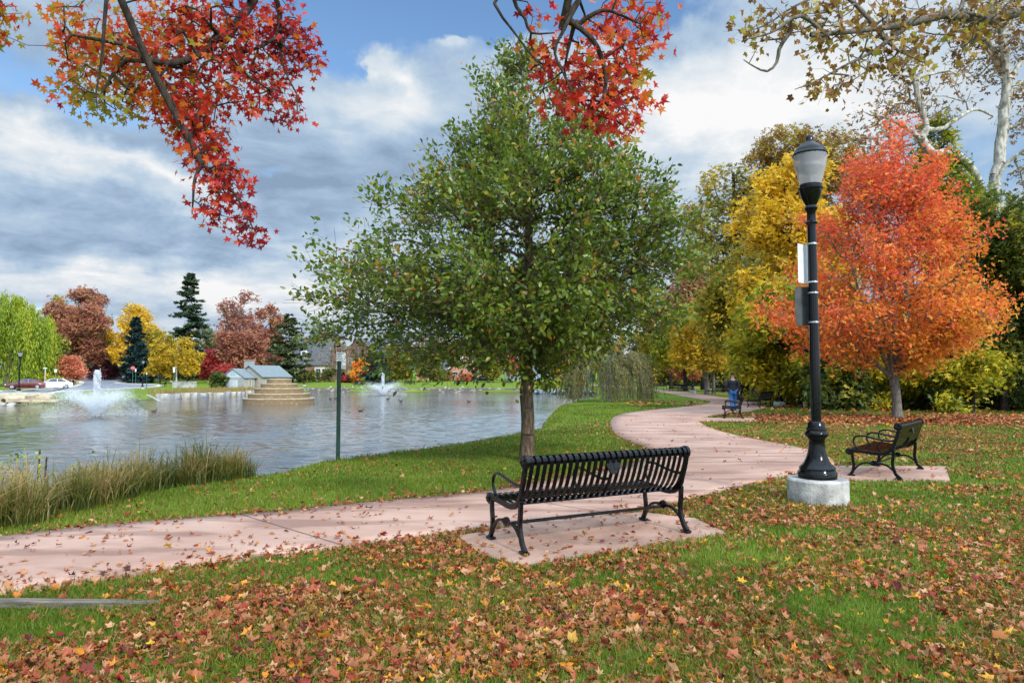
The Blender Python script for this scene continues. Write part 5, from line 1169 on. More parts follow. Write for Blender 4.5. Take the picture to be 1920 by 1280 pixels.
lamp_at(35, 738, 'far lamp post at the roadside in front of the maroon car', .95); lamp_at(267, 729, 'far lamp post by the bend of the road near the stop sign', .92); lamp_at(570, 723.5, 'far lamp post on the lawn in front of the brick cottage', .95)
lamp_at(613, 715, 'far pale lamp post beside the leafless tree', .95); lamp_at(321, 716, 'far lamp post behind the white roadside sign', .95); lamp_at(278, 714.5, 'far lamp post left of the parked silver car', .9); lamp_at(167, 711, 'far lamp post up the road behind the tall jet of the fountain', .95)
for px, d_, lb in ():
    pass
# the two plates strapped to the nearest lamp post
def plate(name, label, loc, rz, w, h, mt, mt_edge, rad=.03):
    root = thing(name, label, 'sign', loc, rz)
    c = [(w / 2 - rad, h / 2 - rad, 0), (-w / 2 + rad, h / 2 - rad, 90), (-w / 2 + rad, -h / 2 + rad, 180), (w / 2 - rad, -h / 2 + rad, 270)]
    pts = [(cx + rad * cos(RAD(a0 + a)), cz + rad * sin(RAD(a0 + a))) for cx, cz, a0 in c for a in (0, 30, 60, 90)]
    n = len(pts); V = [(x, -.0015, z) for x, z in pts] + [(x, .0015, z) for x, z in pts]
    b = MB().add(V, [tuple(range(n)), tuple(range(2 * n - 1, n - 1, -1))] + [(i, (i + 1) % n, n + (i + 1) % n, n + i) for i in range(n)])
    b.build('plate', mt, root); return root
def strap(root, z, r, loc):
    b = MB().lathe([(r + .002, z - .012), (r + .006, z - .010), (r + .006, z + .010), (r + .002, z + .012)], 20, loc); b.box((loc[0] - .0, loc[1] - r - .012, z), (.03, .016, .026)); b.build('strap', STEEL, root)
zpx = lambda py: AT(1525, py, LAMP[1])[2]
u1 = plate('sign_plate', 'white sign plate seen edge on, strapped high on the nearest lamp post', (lpos[0] - .085, lpos[1] + .06, (zpx(457) + zpx(530)) / 2), RAD(38), .30, zpx(457) - zpx(530), WHITEPAINT, ALU, .02)
u2 = plate('sign_plate', 'grey metal back of a sign plate below the white one on the nearest lamp post', (lpos[0] - .055, lpos[1] + .09, (zpx(536) + zpx(609)) / 2), RAD(6), .31, zpx(536) - zpx(609), ALU, ALU, .035)
def straps(u, zs):
    inv = Matrix.Translation(u.location) @ Matrix.Rotation(u.rotation_euler.z, 4, 'Z')
    for z in zs:
        b = MB().lathe([(.061, -.010), (.065, -.009), (.065, .009), (.061, .010)], 20); b.box((.0, -.068, 0), (.02, .014, .024))
        o = b.build('strap', STEEL, u); o.matrix_local = inv.inverted() @ Matrix.Translation((lpos[0] - (.0), lpos[1], z))
straps(u1, (zpx(457.5), zpx(529))); straps(u2, (zpx(549), zpx(604)))

# ------------------------------------------------------------------ lake sign, text helper
def text_mesh(name, txt, size, mt, parent, loc, rot=(pi / 2, 0, 0), depth=.001, sx=1.0):
    cu = bpy.data.curves.new('lettering', 'FONT'); cu.body = txt; cu.size = size; cu.align_x = 'CENTER'; cu.align_y = 'CENTER'; cu.extrude = depth; cu.resolution_u = 2
    to = bpy.data.objects.new('lettering', cu); COL.objects.link(to); bpy.context.view_layer.update()
    me = bpy.data.meshes.new_from_object(to.evaluated_get(bpy.context.evaluated_depsgraph_get())); bpy.data.objects.remove(to)
    me.materials.clear(); me.materials.append(mt); o = bpy.data.objects.new(name, me); COL.objects.link(o); o.parent = parent; o.location = loc; o.rotation_euler = rot; o.scale = (sx, 1, 1); return o
m_redsign = mat('red_sign_paint', (.40, .06, .05), .5, 0, .08, 8); m_blacktext = mat('black_sign_ink', (.06, .07, .09), .6, 0, .05); m_signwhite = mat('white_sign_face', (.78, .78, .76), .45, 0, .05, 8)
sp = G(634, 857); root = thing('sign_post', 'slim dark green post with a red and white warning sign at the lake edge', 'sign', (sp[0], sp[1], -.05))
d_ = sp[1]; ztop = AT(632, 652, d_)[2] + .05; zb = AT(632, 677, d_)[2] + .05; zr = AT(632, 659.5, d_)[2] + .05
b = MB(); b.box((0, 0, ztop / 2 - .1), (.075, .012, ztop + .18)); b.box((-.034, -.014, ztop / 2 - .1), (.010, .028, ztop + .18)); b.box((.034, -.014, ztop / 2 - .1), (.010, .028, ztop + .18)); b.build('post', GREENPAINT, root)
sw = .118
sg = MB().box((0, -.034, (ztop + zb) / 2), (sw, .006, ztop - zb)).build('sign_panel', m_signwhite, root, bevel=.002)
MB().box((0, -.0385, (ztop + zr) / 2 - .004), (sw - .016, .002, ztop - zr - .012)).build('red_band', m_redsign, sg)
text_mesh('lettering', 'DANGER', .028, m_signwhite, sg, (0, -.0405, (ztop + zr) / 2 - .004))
for txt, fr_ in (('THIN', .25), ('ICE', .5), ('KEEP OFF', .76)): text_mesh('lettering', txt, .034 if len(txt) < 6 else .024, m_blacktext, sg, (0, -.038, zr - (zr - zb) * fr_))

# ------------------------------------------------------------------ timber edging at the lower left, shore rocks
m_timber = mat('weathered_timber', (.15, .125, .10), .85, 0, .25, 4, .5, 40, stretch=(1, 9, 9))
e0 = G(-260, 1150); e1 = G(300, 1139); root = thing('timber_edging', 'grey weathered timber edging half buried in leaves at the lower left', 'timber edging', (0, 0, 0))
b = MB(); b.bar([(e0[0], e0[1], .055), ((e0[0] + e1[0]) / 2, (e0[1] + e1[1]) / 2, .052), (e1[0], e1[1], .02)], (0, 1, 0), .075, .05); b.build('board', m_timber, root, bevel=.004)
def rock(name, label, loc, size, mt, seed, group=None, sub=3, rz=0.0, boxy=False):
    bm = bmesh.new(); bmesh.ops.create_icosphere(bm, subdivisions=sub, radius=1.0)
    r = np.random.default_rng(seed); ks = r.normal(size=(14, 3)); ks /= np.linalg.norm(ks, axis=1)[:, None]; hs = r.uniform(.48, .80, 14)
    if boxy: ks = np.vstack([np.eye(3), -np.eye(3), ks[:5]]); hs = np.concatenate([r.uniform(.56, .68, 6), r.uniform(.72, .85, 5)])
    for v in bm.verts:
        p = np.array(v.co)
        for k_, h_ in zip(ks, hs):
            dd = p @ k_ - h_
            if dd > 0: p = p - k_ * dd * .92
        p = p * (1 + .04 * sin(p[0] * 9 + seed) * cos(p[1] * 8)); v.co = (p[0] * size[0], p[1] * size[1], p[2] * size[2])
    me = bpy.data.meshes.new(name); bm.to_mesh(me); bm.free(); me.materials.append(mt); o = bpy.data.objects.new(name, me); COL.objects.link(o); o.location = [float(q) for q in loc]; o.rotation_euler = (0, 0, rz)
    return tag(o, label, 'rock', group)
m_rock = mat('grey_lichen_rock', (.23, .21, .18), .9, 0, .3, 5, .8, 18); m_rockpale = mat('pale_limestone', (.34, .33, .31), .9, 0, .22, 1.6, .8, 6); m_rockgrey = mat('grey_limestone', (.24, .24, .245), .9, 0, .25, 1.4, .8, 6); m_rockwarm = mat('warm_limestone', (.33, .30, .25), .9, 0, .25, 1.4, .8, 6); m_rocktan = mat('tan_rock', (.34, .25, .14), .9, 0, .25, 4, .7, 14)
p = AT(508, 862, 12.9); rock('shore_rock', 'tan flat topped rock at the right end of the reeds', (p[0], 12.9, -.42), (.26, .3, .24), m_rocktan, 1, 'rocks by the reeds')
p = AT(520, 878, 12.0); rock('shore_rock', 'low grey rock beside the lawn edge right of the reeds', (p[0], 12.2, -.24), (.42, .22, .17), m_rock, 2, 'rocks by the reeds', rz=.4)
p = AT(490, 880, 11.7); rock('shore_rock', 'small dark rock tucked against the reeds', (p[0], 11.9, -.24), (.2, .2, .15), m_rock, 3, 'rocks by the reeds')
p = AT(205, 873, 10.8); rock('shore_rock', 'pale rock glimpsed inside the reed bed', (p[0], 12.4, -.5), (.5, .25, .22), m_rocktan, 5, 'rocks by the reeds')
# boulders edging the far left shore
shore = spline([(-36.2, 68.6), (-35.6, 73), (-35.3, 78), (-34.6, 84), (-34.0, 90), (-33.2, 97)], 200); rgk = np.random.default_rng(9)
words_ = ['first pale boulder at the left end of the shore row', 'second pale boulder from the left end of the shore row', 'third pale boulder from the left end of the shore row', 'fourth pale boulder from the left end of the shore row', 'fifth pale boulder from the left end of the shore row', 'sixth pale boulder from the left end of the shore row']
xs = [(291, 318), (320, 336), (336, 355), (356, 368), (368, 387), (387, 396), (396, 418), (419, 430), (430, 441), (442, 450), (450, 458), (459, 470), (470, 482)]
for i, (xa, xb) in enumerate(xs):
    px = (xa + xb) / 2; yb = 749.5 - (px - 290) / 190 * 8.5; q = G(px, yb, WZ); w = (xb - xa) / F * q[1] / 2
    lb = words_[i] if i < 6 else 'pale boulder %s in the shore row before the boathouse' % ['just left of the middle', 'at the middle', 'just right of the middle', 'left of the stepped fountain', 'half way to the stepped fountain', 'close to the stepped fountain', 'touching the stepped fountain in view'][i - 6]
    rock('boulder', lb, (q[0], q[1] + .3, WZ + .20), (w * 1.42, .75, rgk.uniform(.48, .66)), [m_rockpale, m_rockgrey, m_rockwarm][i * 7 % 3], 20 + i, 'pale boulders along the far left shore', rz=rgk.uniform(-.3, .3), boxy=True)
m_bluestone = mat('blue_grey_stone', (.16, .18, .22), .85, 0, .3, 2, .8, 7)
for i, px in enumerate(range(1002, 1118, 9)):
    q = G(px, 738.5, WZ); rock('boulder', 'blue grey boulder on the rocky point behind the weeping tree, %s from the left' % ['first', 'second', 'third', 'fourth', 'fifth', 'sixth', 'seventh', 'eighth', 'ninth', 'tenth', 'eleventh', 'twelfth', 'thirteenth'][i], (q[0], q[1] + .2 + .3 * (i % 3), WZ + .3), (.55, .6, .45 + .12 * (i % 2)), m_bluestone, 60 + i, 'blue grey boulders on the point', rz=i)

# ------------------------------------------------------------------ far shore wall
m_wall, t2, out = new_mat('dry_stone_wall')
oc = t2.n('ShaderNodeTexCoord').outputs['Object']; vo = t2.n('ShaderNodeTexVoronoi', i={'Scale': 1.0}); t2.L.new(t2.scale(oc, (1.6, 1.6, 3.2)), vo.inputs[0])
cc = t2.mix(t2.ss(t2.noise(t2.scale(oc, (1.2, 1.2, 2)), 1.2, 3), .35, .65), (.20, .18, .15), (.31, .28, .23)); cc = t2.mix(t2.ss(vo.outputs['Distance'], .30, .48), cc, (.10, .09, .08))
pb = t2.n('ShaderNodeBsdfPrincipled', i={'Base Color': cc, 'Roughness': .9}); t2.L.new(pb.outputs[0], out.inputs[0])
wl = spline([(-33.4, 98.2), (-31.5, 103.6), (-28, 105.1), (-12, 104.2), (1.2, 102.9), (2.6, 99.6), (3.0, 96.6)], 90)
Tg = np.gradient(wl, axis=0); Tg /= np.linalg.norm(Tg, axis=1)[:, None]; Nn = np.column_stack([-Tg[:, 1], Tg[:, 0]])
b = MB(); V = []; rgk = np.random.default_rng(10)
for i in range(90):
    h_ = .02 + rgk.uniform(-.06, .08)
    for off, z in ((-.55, -.95), (-.45, h_ - .05), (-.3, h_), (.3, h_ + .02), (.35, -.95)):
        q = wl[i] + Nn[i] * off; V.append((q[0], q[1], z))
Fc = [(i * 5 + k, i * 5 + (k + 1) % 5, (i + 1) * 5 + (k + 1) % 5, (i + 1) * 5 + k) for i in range(89) for k in range(5)]
b.add(V, Fc); o = b.build('stone_wall', m_wall); tag(o, 'low dry stone retaining wall along the far shore', 'wall')
# ------------------------------------------------------------------ fountains
m_spray, t2, out = new_mat('water_spray')
df = t2.n('ShaderNodeBsdfDiffuse', i={'Color': (.88, .91, .94, 1)}); tl = t2.n('ShaderNodeBsdfTranslucent', i={'Color': (.88, .91, .94, 1)}); tp_ = t2.n('ShaderNodeBsdfTransparent')
mx = t2.n('ShaderNodeMixShader', i={0: .5}); t2.L.new(df.outputs[0], mx.inputs[1]); t2.L.new(tl.outputs[0], mx.inputs[2])
mx2 = t2.n('ShaderNodeMixShader', i={0: .42}); t2.L.new(mx.outputs[0], mx2.inputs[1]); t2.L.new(tp_.outputs[0], mx2.inputs[2]); t2.L.new(mx2.outputs[0], out.inputs[0])
OCT = np.array([(1, 0, 0), (-1, 0, 0), (0, 1, 0), (0, -1, 0), (0, 0, 1), (0, 0, -1)], float); OCF = np.array([(0, 2, 4), (2, 1, 4), (1, 3, 4), (3, 0, 4), (2, 0, 5), (1, 2, 5), (3, 1, 5), (0, 3, 5)])
def drops(name, P, S, parent, stretch=1.6):
    V = P[:, None] + OCT[None] * (S[:, None, None] * np.array([1, 1, stretch])[None, None])
    return np_mesh(name, V.reshape(-1, 3), (OCF[None] + (np.arange(len(P)) * 6)[:, None, None]).reshape(-1, 3), m_spray, parent)
def fountain(label, x, y, H, R, Hs, seed, nd=16000, sz=.018):
    rg = np.random.default_rng(seed); root = thing('lake_fountain', label, 'fountain', (x, y, WZ))
    MB().lathe([(.30, -.1), (.30, .03), (.22, .06), (.12, .07), (.08, .14), (.04, .16), (.01, .17)], 20).build('nozzle_float', mat('dark_float', (.03, .03, .035), .5), root, smooth=True)
    n = int(nd * .20); u = rg.random(n) ** .8; a = rg.random(n) * 2 * pi; rad = (.05 + .13 * np.sin(np.clip(u, 0, 1) * pi * .62) ** 1.3) * rg.uniform(.6, 1.25, n) * H / 2.6 * np.sqrt(rg.random(n))
    z = .15 + H * u * (1 - .06 * rg.random(n)); P = np.column_stack([rad * np.cos(a), rad * np.sin(a), z])
    lump = 1 + .5 * np.sin(z * 9 + a * 2); drops('jet', P, sz * rg.uniform(.5, 1.4, n) * lump, root, 2.0)
    # flat skirt of water thrown outwards in arcs
    n = int(nd * .95); a = (rg.integers(0, 34, n) + .5 + rg.normal(size=n) * .16) / 34 * 2 * pi % (2 * pi); k = np.floor(a / (2 * pi) * 34); jit = rg.normal(size=34) * .10
    Rm = R * (1 + rg.normal(size=n) * .11 + jit[k.astype(int)]); hm = Hs * (1 + rg.normal(size=n) * .14 + jit[k.astype(int)]); q = np.where(rg.random(n) < .72, .62 * rg.random(n) ** .9, .55 + .45 * rg.random(n))
    zz_ = 4 * hm * q * (1 - q) * .92; P = np.column_stack([Rm * q * np.cos(a), Rm * q * np.sin(a), zz_]) + rg.normal(size=(n, 3)) * (.03 + .10 * q)[:, None] * R / 2.1; P[:, 2] = np.abs(P[:, 2]) + .01
    drops('spray_skirt', P, sz * rg.uniform(.5, 1.35, n) * (1.15 - .75 * q), root, 1.2)
    n = int(nd * .55); a = rg.random(n) * 2 * pi; r = R * np.sqrt(rg.random(n)) * .95; P = np.column_stack([r * np.cos(a), r * np.sin(a), Hs * (.06 + .85 * rg.random(n) ** 1.3) * np.clip(1.15 - (r / R) ** 2, .1, 1)])
    drops('mist', P, sz * rg.uniform(.35, .8, n), root, 1.0)
    return root
p = G(180, 782.5, WZ); fountain('nearer spraying fountain at the left of the lake with a tall bubbling jet', p[0], p[1], 2.50, 2.7, 1.30, 401, 19000, .0165)
p = G(718, 741, WZ); fountain('farther fountain with a thin jet, right of the lake sign', p[0], p[1], 3.05, 3.2, 1.35, 402, 8500, .021)

# ------------------------------------------------------------------ stepped stone fountain island
m_step, t2, out = new_mat('tan_ledge_stone')
oc = t2.n('ShaderNodeTexCoord').outputs['Object']; vo = t2.n('ShaderNodeTexVoronoi', i={'Scale': 1.0}); t2.L.new(t2.scale(oc, (3.2, 3.2, 6.5)), vo.inputs[0])
cc = t2.mix(t2.ss(t2.noise(t2.scale(oc, (2.5, 2.5, 6)), 1.5, 4), .35, .65), (.15, .105, .055), (.28, .205, .115)); cc = t2.mix(t2.ss(vo.outputs['Distance'], .34, .5), cc, (.18, .12, .06))
pb = t2.n('ShaderNodeBsdfPrincipled', i={'Base Color': cc, 'Roughness': .85}); t2.L.new(pb.outputs[0], out.inputs[0])
m_cap = mat('pale_coping_stone', (.38, .31, .21), .8, 0, .12, 3)
sx_ = G(523, 758.5, WZ); root = thing('stepped_stone_cascade', 'round stepped tan stone pyramid of five tiers standing in the lake', 'stone fountain', (sx_[0] * (sx_[1] + 2.7) / sx_[1], sx_[1] + 2.7, WZ))
dd = sx_[1]; rad = [129 / 2, 111 / 2, 89 / 2, 67 / 2, 45 / 2]; zt = [747.5, 738, 727.5, 718.5, 709.5]
zprev = -.4
for i, (r_, y_) in enumerate(zip(rad, zt)):
    r = r_ / F * (dd + 2.7); z = AT(523, y_, dd + 2.7 - r)[2] - WZ
    if i == 0: pass
    tr_ = MB().lathe([(r * .985, zprev), (r * .985, z - .09)], 44).build('tier', m_step, root)
    MB().lathe([(r * 1.0, z - .0895), (r * 1.0, z), (.05, z + .002)], 44).build('coping', m_cap, tr_); zprev = z - .02

# ------------------------------------------------------------------ buildings
def brickmat(name, c1, c2, mortar, sc=1.0, bw=.24, rh=.075):
    m, t2, out = new_mat(name); oc = t2.n('ShaderNodeTexCoord').outputs['Object']
    s_ = t2.n('ShaderNodeSeparateXYZ'); t2.L.new(oc, s_.inputs[0]); cb = t2.n('ShaderNodeCombineXYZ'); t2.L.new(t2.m('ADD', s_.outputs[0], s_.outputs[1]), cb.inputs[0]); t2.L.new(s_.outputs[2], cb.inputs[1])
    br = t2.n('ShaderNodeTexBrick', i={'Scale': 1.0, 'Color1': (*c1, 1), 'Color2': (*c2, 1), 'Mortar': (*mortar, 1), 'Mortar Size': .012 * sc, 'Brick Width': bw * sc, 'Row Height': rh * sc}); t2.L.new(cb.outputs[0], br.inputs[0])
    cc = t2.mix(t2.m('MULTIPLY', t2.noise(oc, 1.3, 5), .5), br.outputs[0], tuple(q * .55 for q in c1))
    pb = t2.n('ShaderNodeBsdfPrincipled', i={'Base Color': cc, 'Roughness': .88}); t2.L.new(pb.outputs[0], out.inputs[0]); return m
m_fieldstone = brickmat('grey_fieldstone', (.23, .25, .28), (.34, .34, .34), (.42, .42, .42), 3.2); m_tanstone = brickmat('tan_fieldstone', (.33, .31, .265), (.40, .375, .32), (.34, .32, .28), 3.0)
m_brick = brickmat('red_brick', (.23, .065, .045), (.30, .10, .07), (.30, .24, .20)); m_brickd = brickmat('dark_brown_brick', (.13, .05, .042), (.18, .075, .06), (.2, .16, .14)); m_bricko = brickmat('orange_brick', (.40, .15, .09), (.48, .20, .12), (.4, .3, .24))
m_slate = mat('grey_slate_roof', (.075, .08, .095), .75, 0, .22, 3, .4, 12, stretch=(1, 1, 4)); m_shingle = mat('pale_grey_green_shingle', (.16, .20, .215), .8, 0, .14, 4, .3, 12, stretch=(1, 1, 4))
m_bluesiding = mat('pale_blue_siding', (.44, .52, .60), .6, 0, .07, 3, .15, 10, stretch=(.2, .2, 9)); m_glass = mat('dark_window_glass', (.03, .035, .045), .12, 0, .1, 3, spec=.8); m_tealdoor = mat('teal_door_paint', (.03, .20, .16), .5)
m_cream = mat('cream_trim', (.62, .57, .47), .6, 0, .06, 5)
def gable(b, c, w, d, ze, zr, over=.35, rz=0.0, t_=.14, axis='y'):
    """two roof slabs; ridge along local y (depth d), width w"""
    for s in (-1, 1):
        ex = w / 2 + over; slope = (zr - ze) / (w / 2); zl = ze - over * slope
        V = [(0, -d / 2 - over, zr), (s * ex, -d / 2 - over, zl), (s * ex, d / 2 + over, zl), (0, d / 2 + over, zr)]
        V = V + [(x, y, z + t_) for x, y, z in V]
        if axis == 'x': V = [(-y, x, z) for x, y, z in V]
        V = np.array(V) + np.array([c[0], c[1], 0]); 
        b.add(V, [(0, 1, 2, 3), (7, 6, 5, 4), (0, 4, 5, 1), (1, 5, 6, 2), (2, 6, 7, 3), (3, 7, 4, 0)])
def gwall(b, c, w, d, h, zr, axis='y'):
    """walls with gable ends as one prism"""
    V = [(-w / 2, -d / 2, -.6), (w / 2, -d / 2, -.6), (w / 2, -d / 2, h), (0, -d / 2, zr), (-w / 2, -d / 2, h)]; V = V + [(x, d / 2, z) for x, y, z in V]
    if axis == 'x': V = [(-y, x, z) for x, y, z in V]
    V = np.array(V) + np.array([c[0], c[1], 0])
    b.add(V, [(0, 1, 2, 3, 4), (9, 8, 7, 6, 5), (0, 5, 6, 1), (1, 6, 7, 2), (2, 7, 8, 3), (3, 8, 9, 4), (4, 9, 5, 0)])
def window(root, c, w, h, nrm='-y', mt=None, bars=(1, 1)):
    """frame with a pane; c is the centre on the wall"""
    mt = mt or WHITEPAINT
    ax = {'-y': (1, 0), '+x': (0, 1), '-x': (0, -1)}[nrm]; nn = {'-y': (0, -1), '+x': (1, 0), '-x': (-1, 0)}[nrm]
    def pt(u, v, o): return (c[0] + ax[0] * u + nn[0] * o, c[1] + ax[1] * u + nn[1] * o, c[2] + v)
    b = MB(); f = .07
    def bx(u, v, du, dv, o=.03, t_=.06):
        ctr = pt(u, v, o); sz_ = (du, t_, dv) if nrm == '-y' else (t_, du, dv); b.box(ctr, sz_)
    bx(0, h / 2 + f / 2, w + 2 * f, f); bx(0, -h / 2 - f / 2, w + 2 * f, f); bx(-w / 2 - f / 2, 0, f, h); bx(w / 2 + f / 2, 0, f, h)
    for k in range(bars[0]): bx(-w / 2 + w * (k + 1) / (bars[0] + 1), 0, .035, h, .027, .04)
    for k in range(bars[1]): bx(0, -h / 2 + h * (k + 1) / (bars[1] + 1), w, .035, .025, .03)
    fo = b.build('window', mt, root)
    g = MB(); g.box(pt(0, 0, .006), (w, .008, h) if nrm == '-y' else (.008, w, h)); g.build('pane', m_glass, fo); return fo
def door(root, c, w, h, mt, nrm='-y'):
    b = MB(); b.box((c[0], c[1] - .03, c[2] + h / 2), (w, .05, h)); d = b.build('door', mt, root)
    f = MB(); f.box((c[0] - w / 2 - .06, c[1] - .04, c[2] + h / 2), (.11, .07, h)); f.box((c[0] + w / 2 + .06, c[1] - .04, c[2] + h / 2), (.11, .07, h)); f.box((c[0], c[1] - .04, c[2] + h + .055), (w + .24, .07, .11)); f.build('frame', WHITEPAINT, d); return d
# stone boathouse
bp_ = base(447, 104); root = thing('stone_boathouse', 'small grey stone building with pale blue gable and grey green roof on the far shore', 'building', (bp_[0], 104, -.35), RAD(-21))
root.scale = (.86, .86, .80)
b = MB(); b.box((0, .0, .95), (5.0, 2.6, 3.1)); b.build('front_wall', m_fieldstone, root)
b = MB(); b.box((2.512, 0, .95), (.03, 2.58, 3.08)); b.build('side_wall', m_tanstone, root)
b = MB(); V = [(-2.5, -1.305, 2.5), (2.5, -1.305, 2.5), (0, -1.305, 4.05)]; V = V + [(x, 1.3, z) for x, y, z in V]; b.add(V, [(0, 1, 2), (5, 4, 3), (0, 3, 4, 1), (1, 4, 5, 2), (2, 5, 3, 0)]); gb_ = b.build('gable', m_bluesiding, root)
b = MB(); b.tube([(x, -1.33, z) for x, z in [(.42 * cos(a), 3.0 + .42 * sin(a)) for a in np.linspace(0, pi, 12)]], .035, 6); b.box((0, -1.33, 2.98), (.9, .05, .06)); b.build('arch_vent', mat('blue_grey_trim', (.28, .34, .42), .6), gb_)
b = MB(); gable(b, (0, .2), 5.0, 2.8, 2.5, 4.05, .3); b.build('roof', m_shingle, root)
b = MB(); gwall(b, (1.0, 5.4), 5.6, 7.4, 2.75, 4.75); b.build('rear_wall', m_tanstone, root)
b = MB(); gable(b, (1.0, 5.4), 5.6, 7.4, 2.75, 4.75, .35); b.build('roof', m_shingle, root)
ch = MB(); ch.box((-1.2, 4.0, 4.6), (1.5, 1.0, 2.4)); cho = ch.build('chimney', m_fieldstone, root); c2 = MB(); c2.box((-1.2, 4.0, 5.86), (1.7, 1.2, .14)); c2.build('cap', m_cap, cho)
door(root, (-.9, -1.3, -.2), .95, 2.1, m_bluesiding); door(root, (.5, -1.3, -.2), .85, 2.1, m_bluesiding); window(root, (2.53, .1, 1.5), .45, 1.1, '+x'); window(root, (3.81, 3.6, 1.3), .8, 1.3, '+x', bars=(1, 2)); window(root, (3.81, 6.4, 1.3), .9, 1.3, '+x', bars=(1, 2))
sg_ = MB(); sg_.tube([(-.2, -2.2, -.4), (-.2, -2.2, 2.4)], .04, 6); tg = sg_.build('flag_post', mat('dark_post', (.05, .05, .06), .6)); tag(tg, 'slim dark post in front of the stone boathouse door', 'post'); tg.location = (bp_[0], 104, -.35); tg.rotation_euler = (0, 0, RAD(-21))
# brick cottage with steep slate roof
hp = base(596, 170); hz_ = hp[2]; S = 170 / F
root = thing('brick_cottage', 'red brick cottage with steep grey slate roof and white dormer', 'house', (hp[0], 170, hz_ - .2))
b = MB(); gwall(b, (-2.2, 4.2), 8.4, 9.6, 4.4, 9.6, 'x'); b.build('wall', m_brick, root)
b = MB(); gable(b, (-2.2, 4.2), 8.4, 9.6, 4.3, 9.9, .35, axis='x'); rf = b.build('roof', m_slate, root)
b = MB(); b.box((1.5, -1.2, 1.7), (3.4, 2.4, 3.6)); bay = b.build('bay', m_cream, root)
b = MB(); b.box((1.5, -1.2, 3.62), (3.7, 2.7, .22)); b.build('bay_roof', m_slate, root)
window(root, (.75, -2.42, 2.0), 1.05, 1.9, bars=(1, 2)); window(root, (2.25, -2.42, 2.0), 1.05, 1.9, bars=(1, 2)); window(root, (-3.9, -.02, 2.2), 1.5, 1.6); door(root, (-6.2, 0, .1), 1.2, 2.4, m_tealdoor)
b = MB(); b.box((-3.6, 1.0, 6.6), (1.6, 1.9, 2.2)); dm = b.build('dormer', WHITEPAINT, root); b = MB(); gable(b, (-3.6, 1.0), 1.6, 1.9, 7.7, 8.5, .18); b.build('roof', m_slate, dm); window(root, (-3.6, .045, 6.7), .8, 1.2)
ch = MB(); ch.box((-4.6, 5.0, 9.9), (1.2, .9, 2.2)); ch.build('chimney', m_brick, rf); ch = MB(); ch.box((2.9, -1.5, .2), (.9, 2.2, .5)); ch.build('step', m_cap, root)
# dark brick house with a pale blue bay
hp = base(672, 178); root = thing('dark_brick_house', 'two storey dark brown brick house with grey roof and pale blue upper bay', 'house', (hp[0], 178, hp[2] - .3))
b = MB(); gwall(b, (0, 5), 9.5, 10, 6.8, 11.0); b.build('wall', m_brickd, root); b = MB(); gable(b, (0, 5), 9.5, 10, 6.7, 11.1, .35); b.build('roof', m_slate, root)
b = MB(); gwall(b, (6.6, 6.4), 9.0, 9, 6.6, 11.4, 'x'); b.build('side_wall', m_brickd, root); b = MB(); gable(b, (6.6, 6.4), 9.0, 9, 6.5, 11.5, .35, axis='x'); b.build('roof', m_slate, root)
b = MB(); b.box((-5.0, 1.5, 5.2), (3.4, 3.4, 4.4)); by_ = b.build('blue_bay', m_bluesiding, root); b = MB(); b.box((-5.0, 1.5, 1.45), (3.0, 3.0, 3.2)); b.build('bay_base', m_brickd, root); b = MB(); gable(b, (-5.0, 1.5), 3.4, 3.4, 7.4, 9.8, .25); b.build('roof', m_slate, by_)
for x in (-5.6, -4.4): window(root, (x, -.21, 6.0), .35, .8, bars=(0, 0))
for x in (-2.2, 0, 2.2): window(root, (x, -.01, 5.0), .9, 1.5); window(root, (x, -.01, 1.8), .9, 1.6)
window(root, (5.2, 1.88, 4.8), 1.0, 1.6); window(root, (8.4, 1.88, 4.8), 1.0, 1.6); window(root, (6.8, 1.88, 1.8), 1.4, 1.6)
# gabled orange brick house
hp = base(872, 175); root = thing('gabled_brick_house', 'orange brick house with white edged gable behind the dark parked car', 'house', (hp[0], 175, hp[2] - .3))
b = MB(); gwall(b, (0, 4), 9.5, 9, 2.9, 6.3); b.build('wall', m_bricko, root); b = MB(); gable(b, (0, 4), 9.5, 9, 2.85, 6.4, .35); b.build('roof', m_slate, root)
b = MB(); 
for s in (-1, 1): b.bar([(0, -.92, 6.32), (s * 5.05, -.92, 2.66)], (0, 1, 0), .08, .34)
b.build('gable_trim', WHITEPAINT, root)
b = MB(); gwall(b, (-8.6, 5), 8, 8, 2.9, 5.6, 'x'); b.build('side_wall', m_bricko, root); b = MB(); gable(b, (-8.6, 5), 8, 8, 2.85, 5.7, .35, axis='x'); b.build('roof', m_slate, root)
window(root, (0, -.52, 3.9), .9, 1.1); window(root, (-2.4, -.52, 1.6), 1.2, 1.3); window(root, (2.4, -.52, 1.6), 1.2, 1.3); window(root, (-8.4, .98, 1.6), 1.6, 1.3)
# shaded brick house behind the yellow street trees
hp = base(352, 182); root = thing('shaded_brick_house', 'long brown brick house mostly hidden behind the yellow street trees', 'house', (hp[0], 182, hp[2] - .3))
b = MB(); gwall(b, (-1, 4), 8, 24, 5.2, 8.4, 'x'); b.build('wall', m_brickd, root); b = MB(); gable(b, (-1, 4), 8, 24, 5.1, 8.5, .4, axis='x'); b.build('roof', m_slate, root)
for x in (-9.4, 6.6): window(root, (x, -.02, 2.6), 1.1, 1.8)
window(root, (-2, -.02, 2.6), 1.6, 1.6); b = MB(); b.box((-10.4, -.06, 2.6), (.5, .06, 1.9)); b.build('shutter', mat('dark_teal_shutter', (.02, .08, .08), .6), root); b = MB(); 
for x in (-1, 2.5): b.box((x, -1.6, 1.5), (.25, .25, 3.0))
b.box((.75, -1.0, 3.1), (4.4, 1.8, .25)); b.build('porch', WHITEPAINT, root)

